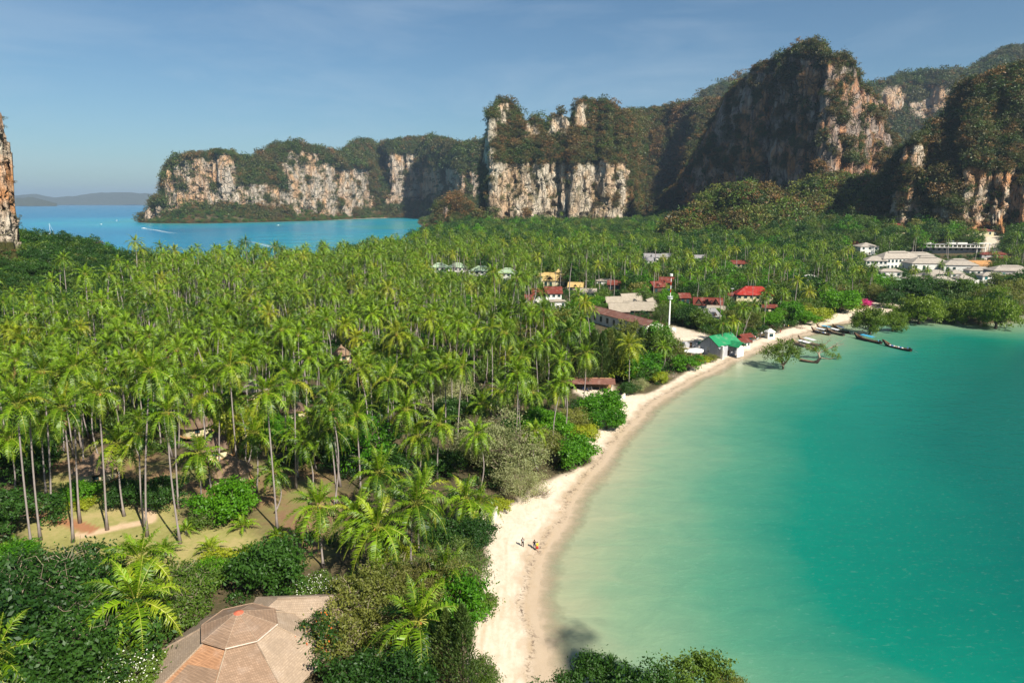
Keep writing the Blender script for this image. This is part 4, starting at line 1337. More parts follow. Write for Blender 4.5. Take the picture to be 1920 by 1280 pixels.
b = MB(); b.cone((0, 0, 7.7), 0.62, 0.12, 0.22, 12); b.build('roof_cap', S_CAP, r)
b = MB(); b.prism([(9.2 * c, 9.2 * s) for c, s in OC], -0.4, 0.25); b.build('floor_slab', B_SANDP, r)
b = MB(); b.prism([(4.4 * c, 4.4 * s) for c, s in OC], 0.3, 5.8); b.build('wall', B_CREAM, r)
# neighbouring low roofs
house('long brown shingled wing roof touching the octagonal pavilion on its right', 560, 1133, 12, 6.5, 3.6, 1.9, 4, 'hip', S_PINK, B_CREAM, (4, 1), ov=0.9, name='wing_building', cat='building')
house('small brown roofed shelter behind the octagonal pavilion', 600, 1133, 6, 4, 2.8, 1.2, 24, 'gable', S_ORANGE, B_WOODD, ov=0.8, name='shelter', cat='shelter')


def villa(label, px, py, rad, rm, zst=1.2, group=None):
    z0 = 2.4
    for _ in range(2):
        X, Y, _z = P(px, py, z0 + zst + 4.0); z0 = float(height(X, Y))
    BLD.append((X, Y, rad + 1.5))
    qx = float(proj(X, Y, zst + z0 + 3)[0]); rp = rad * FPX / Y
    VIEW.append((qx - rp * .7, qx + rp * .7, float(proj(X, Y, z0 + zst + 5.6)[1]), float(proj(X, Y, z0 + zst + 1)[1]), Y - rad))
    r = thing('round_villa', label, 'villa', (X, Y, z0), 0, group)
    b = MB(); b.tube([(0, 0, zst), (0, 0, zst + 2.6)], rad * 0.78, 16, 0); b.build('wall', B_CREAM, r)
    b = MB(); b.tube([(0, 0, zst + 2.3), (0, 0, zst + 3.5), (0, 0, zst + 5.6)], [rad, rad * 0.66, 0.12], 18, 0); ro = b.build('roof', rm, r)
    b = MB(); b.cone((0, 0, zst + 5.45), 0.35, 0.05, 0.5, 8); b.build('roof_cap', rm, ro)
    b = MB(); b.tube([(0, 0, zst - 0.15), (0, 0, zst + 0.02)], rad * 0.95, 16, 0); b.build('deck', B_WOODL, r)
    for k in range(8):
        a = k * PI / 4 + 0.2
        b = MB(); b.box((0, 0, zst / 2 - .3), (0.25, 0.25, zst + .5)); b.build('post', B_WOODD, r, False, (rad * .8 * math.cos(a), rad * .8 * math.sin(a), 0))
        if k % 2 == 0:
            window(r, rad * .785 * math.cos(a + .3), rad * .785 * math.sin(a + .3), zst + 1.35, 1.3, 1.1, a + .3 + PI / 2, B_GLASS, B_WOODL)


villa('round villa with brown cone roof and cream walls on stilts left of the lawn palms', 178, 862, 4.6, R_BTHATCH)
villa('round villa with dark brown roof behind the low broad palm', 398, 820, 5.0, R_DTHATCH)
villa('round villa partly hidden behind the low broad palm, nearest the bushes', 430, 866, 4.6, R_BTHATCH)
villa('small round villa farthest back behind the dark roofed one', 366, 782, 4.4, R_DTHATCH)
villa('small hut with a grey brown roof by the yellowish palm', 550, 755, 3.6, R_DTHATCH)
villa('round villa with a grey thatched roof farther into the grove', 478, 718, 4.2, R_THATCH)
villa('small round hut deep in the middle of the grove', 640, 655, 3.6, R_BTHATCH)

# pale green roofed row
for px, py, W, D, rot, lab in [(824, 497, 15, 10, 8, 'leftmost pale green hip roof of the row'), (858, 497, 15, 10, 4, 'second pale green hip roof of the row, beside the leftmost'),
                               (902, 503, 17, 11, -8, 'third and largest pale green roof of the row with a white wall showing'), (952, 507, 15, 10, -14, 'rightmost pale green roof of the row')]:
    house(lab, px, py, W, D, 6.5, 3.0, rot, 'hip', R_PALEG, B_WHITE, (4, 2), 2, vent=True)
# ochre temple like buildings
house('main ochre tiled hall of the small temple like group', 1043, 519, 17, 9, 6.0, 3.6, -8, 'gable', R_YEL, B_CREAM, (5, 1), 2, gables=[(-4, 5, 2.6), (3, 5, 2.6)], name='hall', cat='hall')
house('left ochre roofed wing of the small temple like group', 1026, 514, 13, 6, 6.4, 2.2, -4, 'gable', R_YEL, B_CREAM, (4, 1), name='hall', cat='hall')
house('small ochre roofed house right of the temple like hall', 1080, 533, 9, 6, 4.2, 2.4, -14, 'gable', R_YEL, B_CREAM, (3, 1), 1, gables=[(0, 3, 1.6)])
house('slim ochre roofed turret standing over the temple like hall', 1047, 507, 3.0, 3.0, 9.4, 2.2, -8, 'hip', R_YEL, B_CREAM, (1, 3), 1, name='turret', cat='tower', ov=0.9)
# maroon pair and white blocks
house('left house of the maroon roofed pair in the grove', 1012, 546, 9, 7, 6, 3.0, 8, 'gable', R_MAROON, B_WHITE, (3, 2), 1, gables=[(-2, 3, 1.8)])
house('right house of the maroon roofed pair in the grove', 1037, 543, 9, 7, 7, 3.0, 4, 'gable', R_MAROON, B_WHITE, (3, 2), 1)
house('narrow maroon roofed house with a white corner left of the pair', 992, 556, 4, 6, 6, 2.0, 0, 'gable', R_MAROON, B_WHITE, (1, 2), 2)
house('low white flat roofed building below the right maroon roof', 1045, 562, 8, 6, 4.4, 0.7, 6, 'hip', R_THATCH, B_WHITE, (3, 1))
house('grey beige roof between the maroon pair and the long building', 1102, 544, 10, 6, 4, 1.8, -8, 'gable', R_THATCH, B_WHITE, (3, 1))
house('flat pale roof left of the dark bushes in the village', 1135, 524, 12, 6, 4, 1.0, -6, 'hip', R_THATCH, B_WHITE, (3, 1))
house('maroon roof in the trees above the grey beige village roofs', 1152, 529, 8, 6, 5, 2.2, -10, 'gable', R_MAROON, B_WOODD, (2, 1))
# long building
Xa, Ya, _ = P(1113, 582, 7.0); Xb, Yb, _ = P(1228, 612, 7.0)
Lb = math.hypot(Xb - Xa, Yb - Ya); rot = math.degrees(math.atan2(Yb - Ya, Xb - Xa))
house('long white building with a rusty brown roof seen along its side', 0, 0, Lb, 9, 5.4, 1.7, rot, 'gable', R_RUST, B_WHITE, (9, 1), 1, ov=0.5, at=((Xa + Xb) / 2, (Ya + Yb) / 2), name='long_building', cat='building', door=False, view=0.3)
# thatched village
TH = [(1182, 556, 11, 7, 20, 'left thatched house of the pale group beside the mast'), (1197, 572, 14, 8, -6, 'middle thatched house of the pale group beside the mast'), (1217, 566, 9, 7, 60, 'right thatched house of the pale group with an upswept ridge'),
      (1160, 574, 9, 6, 0, 'small pale roof behind the left end of the long building'), (1150, 562, 8, 6, 12, 'small grey roof left of the thatched group')]
for px, py, W, D, ro, lab in TH: house(lab, px, py, W, D, 3.8, 3.2, ro, 'gable', R_THATCH, B_WOODD, (2, 1), ov=1.0)
house('dark maroon gabled house left of the mast', 1232, 532, 10, 8, 5, 3.0, 24, 'gable', R_MAROON, B_WOODD, (3, 1), 1, gables=[(-2, 3, 2.0)])
house('second dark maroon house just behind the first beside the mast', 1250, 524, 9, 7, 5, 3.0, -12, 'gable', R_MAROON, B_WOODD, (3, 1), 1)
house('small maroon roof right of the mast', 1282, 553, 6, 5, 5, 2.0, 10, 'gable', R_MAROON, B_WOODD, (2, 1))
house('maroon roof with a row of pointed gables above the grey thatch', 1327, 564, 14, 8, 5.4, 3.0, -12, 'gable', R_MAROON, B_WHITE, (5, 1), 1, gables=[(-4.6, 3.6, 2.8), (-0.4, 3.6, 2.8), (4, 3.6, 2.8)])
house('grey thatched house in front of the maroon gables', 1326, 585, 9, 8, 4.4, 3.0, 30, 'gable', R_GREY, B_WOODD, (3, 1), 1, gables=[(1, 3, 2)])
house('pale grey thatched house beside the grey one', 1343, 578, 8, 6, 4.4, 2.4, -18, 'gable', R_THATCH, B_WHITE, (3, 1), 1)
house('bright red hip roofed building among the palms', 1413, 544, 20, 11, 6.2, 4.2, -10, 'hip', R_RED, B_CREAM, (6, 2), 2, name='building', cat='building')
house('maroon flat gabled annex left of the bright red roof', 1384, 551, 12, 7, 5, 1.2, -6, 'gable', R_MAROON, B_CREAM, (4, 1), 1)
house('small red roof below the bright red one', 1442, 573, 7, 5, 3, 1.2, -8, 'gable', R_MAROON, B_CREAM, (2, 1))
house('maroon two storey house high among the palms above the red roof', 1387, 491, 15, 9, 6.5, 2.4, -4, 'gable', R_MAROON, B_CREAM, (4, 2), 1)
for px, py, lab in [(1216, 478, 'left grey roofed bungalow of the trio up in the woods'), (1231, 479, 'middle grey roofed bungalow of the trio up in the woods'), (1250, 478, 'right grey roofed bungalow of the trio up in the woods'), (1311, 481, 'lone grey roofed bungalow right of the trio'), (1214, 485, 'lower grey roofed bungalow in front of the left one of the trio')]:
    house(lab, px, py, 9, 7, 5.5, 2.8, 0, 'gable', R_GREY, B_WHITE, (2, 1))
house('low white roofed hut in the trees right of the red roof', 1519, 516, 8, 5, 3.5, 1.0, -10, 'hip', B_WHITE, B_WHITE, (2, 1))
# green roofed beach house
X, Y, _ = P(1340, 655, 2.5)
gr = house('green metal roofed beach house with a weathered grey gable wall', 1350, 634, 13.6, 8.4, 4.9, 2.9, 38, 'gable', R_GREEN, B_GREYW, (3, 1), 0, ov=0.6, name='beach_house', cat='house')
b = MB(); roof_gable(b, 7.0, 5.0, 4.6, 1.6, 0.3); 
o = b.build('porch_roof', R_GREEN, gr, False, (2.4, -5.2, -.6), (0, 0, PI / 2))
b = MB(); b.box((0, 0, 1.9), (4.4, 0.2, 4.4)); b.build('porch_wall', B_WHITE, gr, False, (2.4, -8.0, 0))
window(gr, -6.81, 0.4, 2.6, 1.2, 2.4, -PI / 2, B_GLASS, B_WHITE)
b = MB(); b.box((0, 0, 2.2), (0.8, 0.9, 5.4)); b.build('corner_pillar', B_WHITE, gr, False, (-6.5, -5.9, 0))
b = MB(); b.box((0, 0, 1.7), (0.2, 3.4, 3.4)); b.build('side_wall', B_GREYW, gr, False, (-6.6, -4.8, 0))
house('low rust roofed beach bar beside the green roof', 1384, 637, 9, 5, 2.6, 0.9, 28, 'gable', R_MAROON, B_WHITE, (5, 1), ov=0.7, name='beach_bar', cat='bar')
house('small dark roofed stall behind the beach bar', 1396, 628, 6, 4, 2.8, 0.8, 28, 'gable', R_MAROON, B_WOODD, (2, 1), name='stall', cat='stall')
house('small white arched kiosk at the back of the far beach', 1444, 618, 3.4, 2.6, 3.2, 1.2, 10, 'hip', B_WHITE, B_WHITE, (1, 1), ov=0.3, name='kiosk', cat='kiosk')
house('white walled service building left of the green roofed house', 1290, 634, 12, 5, 3.0, 0.5, 16, 'hip', B_SANDP, B_GREYW, (3, 1), ov=0.3)
# boundary walls
def wallrun(lab, p0, p1, h, mat, th=0.25):
    (xa, ya, _), (xb, yb, _) = P(p0[0], p0[1], 2.0), P(p1[0], p1[1], 2.0)
    L = math.hypot(xb - xa, yb - ya)
    b = MB(); b.box((0, 0, h / 2 - 0.3), (L, th, h + 0.6)); 
    zz = float(height((xa + xb) / 2, (ya + yb) / 2))
    r = thing('garden_wall', lab, 'wall', ((xa + xb) / 2, (ya + yb) / 2, zz), math.atan2(yb - ya, xb - xa))
    b.build('wall', mat, r)
    b = MB(); b.box((0, 0, h + 0.05), (L + .06, th + 0.1, 0.1)); b.build('coping', B_SANDP, r)


wallrun('low white wall closing the sandy nook at the palms', (922, 975), (932, 955), 1.6, B_WHITE)
wallrun('short white wall beside the sand right of the rusty shed', (1152, 752), (1172, 738), 1.3, B_WHITE)
wallrun('long pale wall behind the bushes of the middle beach', (1175, 655), (1262, 640), 1.4, B_WHITE)
wallrun('pale wall with yellow edge at the back of the far beach', (1592, 580), (1652, 572), 1.2, B_CREAM)
# rusty shed
r = house('low open shed with a rusty roof sheltering motorbikes', 1102, 712, 15.5, 4.6, 2.5, 0.7, -4, 'gable', R_RUST, B_WOODL, (0, 0), ov=0.9, name='shed', cat='shed')
for o in list(r.children):
    if o.name.startswith('wall'): o.scale = (1, 0.12, 1); o.location = (0, 1.9, 0)
for k in range(5):
    b = MB(); b.box((0, 0, 1.2), (0.2, 0.2, 2.5)); b.build('post', B_WHITE if k == 4 else B_WOODD, r, False, (-7.5 + 3.75 * k, -2.2, 0))
# resort at the right
RS = [
    ('square pavilion with a grey pyramid roof at the left of the resort', 1622, 470, 15, 15, 6.5, 3.6, 0, 'hip', R_GREYB, B_WHITE, (3, 2), 1),
    ('red roofed house just left of the pyramid roof', 1592, 474, 12, 9, 6, 3.0, 0, 'gable', R_MAROON, B_CREAM, (3, 2), 1),
    ('maroon roof peeping right behind the pyramid roof', 1636, 466, 9, 8, 8, 2.6, 0, 'hip', R_MAROON, B_CREAM, (2, 2), 0),
    ('large maroon roof behind the long windowed building', 1668, 463, 26, 14, 9, 5.0, -6, 'hip', R_MAROON, B_CREAM, (4, 2), 0),
    ('long white three storey building with a grey hip roof and rows of windows', 1681, 478, 30, 13, 8.0, 5.2, 10, 'hip', R_GREYB, B_WHITE, (10, 2), 3),
    ('left wing of the windowed building with a lower grey roof', 1640, 484, 14, 11, 6.5, 3.6, -10, 'hip', R_GREYB, B_WHITE, (5, 2), 2),
    ('broad grey roofed hall in the middle of the resort', 1738, 487, 26, 16, 6.5, 4.8, -4, 'hip', R_GREYB, B_WHITE, (5, 1), 2),
    ('grey roof link between the windowed building and the terrace block', 1720, 476, 20, 8, 8, 2.4, -8, 'hip', R_GREYB, B_WHITE, (4, 2), 0),
    ('hip roofed house with a white wall and glazing in the middle of the resort', 1797, 491, 20, 13, 6.4, 4.2, -14, 'hip', R_GREYB, B_WHITE, (5, 1), 2),
    ('low grey roof in front of the glazed white house', 1836, 503, 15, 8, 4.0, 2.4, -6, 'hip', R_GREYB, B_WHITE, (4, 1), 0),
    ('grey roofed villa with teal glass doors at the right of the resort', 1893, 502, 24, 12, 5.6, 3.2, -6, 'hip', R_GREYB, B_GREY, (6, 1), 2),
    ('small grey roof before the villa with teal glass', 1857, 513, 12, 7, 3.6, 2.2, -4, 'hip', R_GREYB, B_WHITE, (3, 1), 0),
    ('small pyramid roof nearest the white terraces', 1805, 518, 8, 7, 3.6, 2.6, 0, 'hip', R_GREYB, B_WHITE, (2, 1), 0),
    ('small pyramid roof left of the one nearest the terraces', 1790, 509, 8, 7, 3.6, 2.4, 0, 'hip', R_GREYB, B_WHITE, (2, 1), 0),
    ('small grey roof directly below the broad hall', 1756, 509, 11, 8, 3.6, 2.6, -6, 'hip', R_GREYB, B_WHITE, (3, 1), 0),
    ('lowest grey roof of the cluster above the dark mangroves', 1764, 521, 12, 8, 3.4, 2.6, -4, 'hip', R_GREYB, B_WHITE, (3, 1), 0),
    ('second lowest grey roof left in the cluster above the mangroves', 1738, 514, 12, 8, 3.4, 2.4, -8, 'hip', R_GREYB, B_WHITE, (3, 1), 0),
    ('grey roof at the left of the cluster above the mangroves', 1718, 519, 12, 8, 3.4, 2.2, -4, 'hip', R_GREYB, B_WHITE, (3, 1), 0),
    ('pale green roofed restaurant with orange parapets below the windowed building', 1664, 521, 15, 9, 4.6, 1.6, -4, 'hip', R_PALEG, B_WOODD, (4, 1), 0),
    ('grey roof strip between the windowed building and the pale green restaurant', 1668, 506, 13, 6, 4, 1.8, -4, 'hip', R_GREYB, B_WHITE, (3, 1), 0),
    ('maroon roofed long house behind the terrace block, left one', 1768, 466, 16, 8, 8, 1.8, -2, 'hip', R_MAROON, B_CREAM, (3, 1), 0),
    ('maroon roofed long house behind the terrace block, middle one', 1794, 466, 18, 8, 9, 2.2, -2, 'hip', R_MAROON, B_CREAM, (3, 1), 0),
    ('maroon roofed long house behind the terrace block, right one', 1826, 470, 24, 9, 9, 2.2, -8, 'hip', R_MAROON, B_CREAM, (4, 1), 0),
    ('maroon roofed house right of the terrace block', 1860, 487, 20, 9, 4.5, 2.0, -6, 'hip', R_MAROON, B_GREY, (4, 1), 0),
    ('maroon roofed house at the far right behind the villa with teal glass', 1886, 490, 22, 9, 4.5, 2.0, -6, 'hip', R_MAROON, B_GREY, (4, 1), 0),
    ('small brown roof in the palms above the maroon roofs', 1866, 474, 12, 8, 5, 2.0, -6, 'hip', R_MAROON, B_GREY, (2, 1), 0),
    ('tiny red roofed pavilion up in the palms behind the resort', 1719, 443, 7, 6, 9, 2.2, 0, 'hip', R_RED, B_GREY, (2, 1), 0),
    ('grey beige roof at the right edge beside the dark trees', 1918, 512, 14, 9, 4.6, 2.4, -6, 'hip', R_GREYB, B_WHITE, (3, 1), 0),
]
for (lab, px, py, W, D, Hw, rh, ro, ty, rm, wm, wn_, sd) in RS:
    W, D, Hw = W * 1.25, D * 1.2, Hw * (1.2 if rm is R_GREYB else 0.6)
    house(lab, px, py, W, D, Hw, rh, ro, ty, rm, wm, wn_, sd, vent=(W > 22 and rm is R_GREYB), glass=B_TEAL if 'teal' in lab else B_GLASS, fr=B_WHITE, view=0.35 if rm is R_GREYB else 0)
# flat terrace block with columns
X, Y, _ = P(1785, 478, 9)
z0 = float(height(X, Y)); BLD.append((X, Y, 26)); VIEW.append((1712, 1856, 462, 494, Y - 6))
r = thing('terrace_block', 'long flat roofed terrace block with white columns and a pergola at its right end', 'building', (X, Y, z0), R(-8))
b = MB(); b.box((0, 2, 2.5), (50, 9, 6.4)); b.build('wall', B_GREY, r)
b = MB(); b.box((-4, 0, 8.2), (50, 13, 0.5)); b.build('roof_slab', R_GREY, r)
b = MB(); b.box((0, -1, 5.5), (54, 13, 0.4)); b.build('floor_slab', B_WHITE, r)
for k in range(13):
    b = MB(); b.box((0, 0, 0), (0.6, 0.6, 2.3)); b.build('column', B_WHITE, r, False, (-27 + k * 4.0, -6, 6.85))
b = MB(); b.box((25, -2, 9.4), (13, 9, 0.7)); b.build('canopy', B_WHITE, r)
for sx in (19.5, 30.5):
    for sy in (-5.5, 1.5):
        b = MB(); b.box((0, 0, 0), (0.8, 0.8, 9.0)); b.build('column', B_WHITE, r, False, (sx, sy, 4.6))
for x, w in ((-24, 7), (-2, 8), (8, 9)):
    b = MB(); b.box((x, 1, 9.2), (w, 4, 1.4)); b.build('parapet', B_WHITE, r)
b = MB(); b.box((0, 0, 11.2), (3.4, 2.4, 0.3)); b.box((-1.4, 0, 9.8), (.2, .2, 2.8)); b.box((1.4, 0, 9.8), (.2, .2, 2.8)); b.build('roof_frame', P_METAL, r, False, (0, 4, 0))
for k in range(10):
    window(r, -24 + k * 5.2, -2.52, 3.4, 2.6, 2.4, 0, B_GLASS, B_WHITE)
# white pool terraces
for i, (px, py, W, D, h) in enumerate([(1812, 536, 13, 5, 1.4), (1833, 543, 14, 5, 1.3), (1822, 528, 8, 4, 2.4), (1846, 548, 15, 4, 1.1), (1862, 526, 16, 4, 1.4), (1884, 522, 14, 4, 1.6), (1850, 534, 10, 4, 1.0), (1798, 530, 8, 5, 2.0)]):
    X, Y, _ = P(px, py, 4.5); z0 = float(height(X, Y)); BLD.append((X, Y, W / 2)); VIEW.append((px - 9, px + 9, py - 3, py + 2, Y - 3))
    r = thing('pool_terrace', ['lower left white pool terrace above the mangroves', 'middle white pool terrace above the mangroves', 'small white terrace nearest the small pyramid roof', 'lowest white terrace just over the mangrove tops', 'white terrace below the small grey roof',
                               'white terrace below the villa with teal glass', 'short white terrace between the middle and upper ones', 'white terrace at the left beside the palms'][i], 'terrace', (X, Y, z0), R(-8))
    b = MB(); b.box((0, 0, h / 2), (W, D, h + 1.4)); b.build('wall', B_WHITE, r)
    b = MB(); b.box((0, -D / 2 + .1, h + 0.7 + .35), (W, .15, .7)); b.build('parapet', B_WHITE, r)
# bare orange earth slope behind the resort
X, Y, _ = P(1856, 492, 8)
b = MB(); 
g = G_(88)
xs = np.linspace(-14, 14, 12); ys = np.linspace(-18, 18, 12)
XX, YY = np.meshgrid(xs, ys)
ZZ = 3.4 + (YY + 18) * 0.13 + 0.5 * fbm(XX / 4, YY / 4, 0, 3, 9)
ZZ -= 3 * sstep(11, 14, np.abs(XX)) + 3 * sstep(15, 18, np.abs(YY))
me = raw_mesh('earth_slope', np.stack([XX.ravel(), YY.ravel(), ZZ.ravel()], 1), [(grid_faces(12, 12), 0)], [paint('orange_earth', (0.52, 0.27, 0.10, 1), 0.9, 0.35, 0.6)], True)
o = link('earth_slope', me, None, (X, Y, float(height(X, Y)) - 2.0)); BLD.append((X, Y, 16))
tag(o, 'bare orange earth bank behind the resort', None, None, 'structure')
# antenna mast
X, Y, _ = P(1254, 618, 2.5)
z0 = float(height(X, Y)); BLD.append((X, Y, 4))
r = thing('antenna_mast', 'white telecom mast with a round platform and a red and white pole', 'mast', (X, Y, z0))
mH = PY(1256, 513, Y)[2] - z0; pH = PY(1255, 560, Y)[2] - z0
VIEW.append((1250, 1260, 512, 612, Y - 2)); VIEW.append((P(430, 1150, 8)[0] * 0 + 300, 560, 1125, 1280, 78))
b = MB(); b.tube([(0, 0, -.4), (0, 0, pH)], [0.42, 0.32], 12, 0); b.build('column', P_WHITE, r)
b = MB(); b.tube([(0, 0, pH), (0, 0, pH + .3)], 1.15, 12, 0); b.tube([(0, 0, pH + .9), (0, 0, pH + 1.1)], 1.0, 12, 0); b.build('platform', P_WHITE, r)
b = MB()
for k in range(10): b.tube([(1.2 * math.cos(k * .63), 1.2 * math.sin(k * .63), pH + .3), (1.2 * math.cos(k * .63), 1.2 * math.sin(k * .63), pH + 1.5)], .05, 4, 0)
b.build('railing', P_METAL, r)
n = 6
for k in range(n):
    b = MB(); za = pH + 1.2 + (mH - pH - 1.6) * k / n; zb = pH + 1.2 + (mH - pH - 1.6) * (k + 1) / n
    b.tube([(0, 0, za), (0, 0, zb)], 0.16, 8, 0); b.build('pole_section', P_WHITE if k % 2 == 0 else P_RED, r)
b = MB()
for k in range(6): b.box((.5 * math.cos(k * 1.05), .5 * math.sin(k * 1.05), mH - .6), (.3, .3, 1.1))
b.build('antenna_panel', P_WHITE, r)
b = MB(); b.box((0, 0, 0), (1.3, .08, .9)); b.build('solar_panel', B_GLASS, r, False, (-.8, -.3, pH + 4.2), (-0.7, 0, 0))
b = MB(); b.box((0, 0, .5), (3.6, 2.6, 2.0)); b.build('equipment_hut', P_WHITE, r, False, (0.6, -2.4, 0))

# ------------------------------------------------------------------ plants keep clear of what the photo shows


def blocked(X, Y, Zc, Rw, k=0.55):
    """does a crown of half width Rw centred at Zc hide a roof that the photo shows?"""
    px, py = proj(X, Y, Zc)
    r = FPX * Rw / np.maximum(Y * CP + (CAM_H - Zc) * SP, 1)
    bad = np.zeros(np.shape(px), bool)
    for (a, b_, c, d, yy) in VIEW:
        bad |= (px + r * k > a) & (px - r * k < b_) & (py + r * k > c) & (py - r * k < d) & (Y < yy)
    return bad


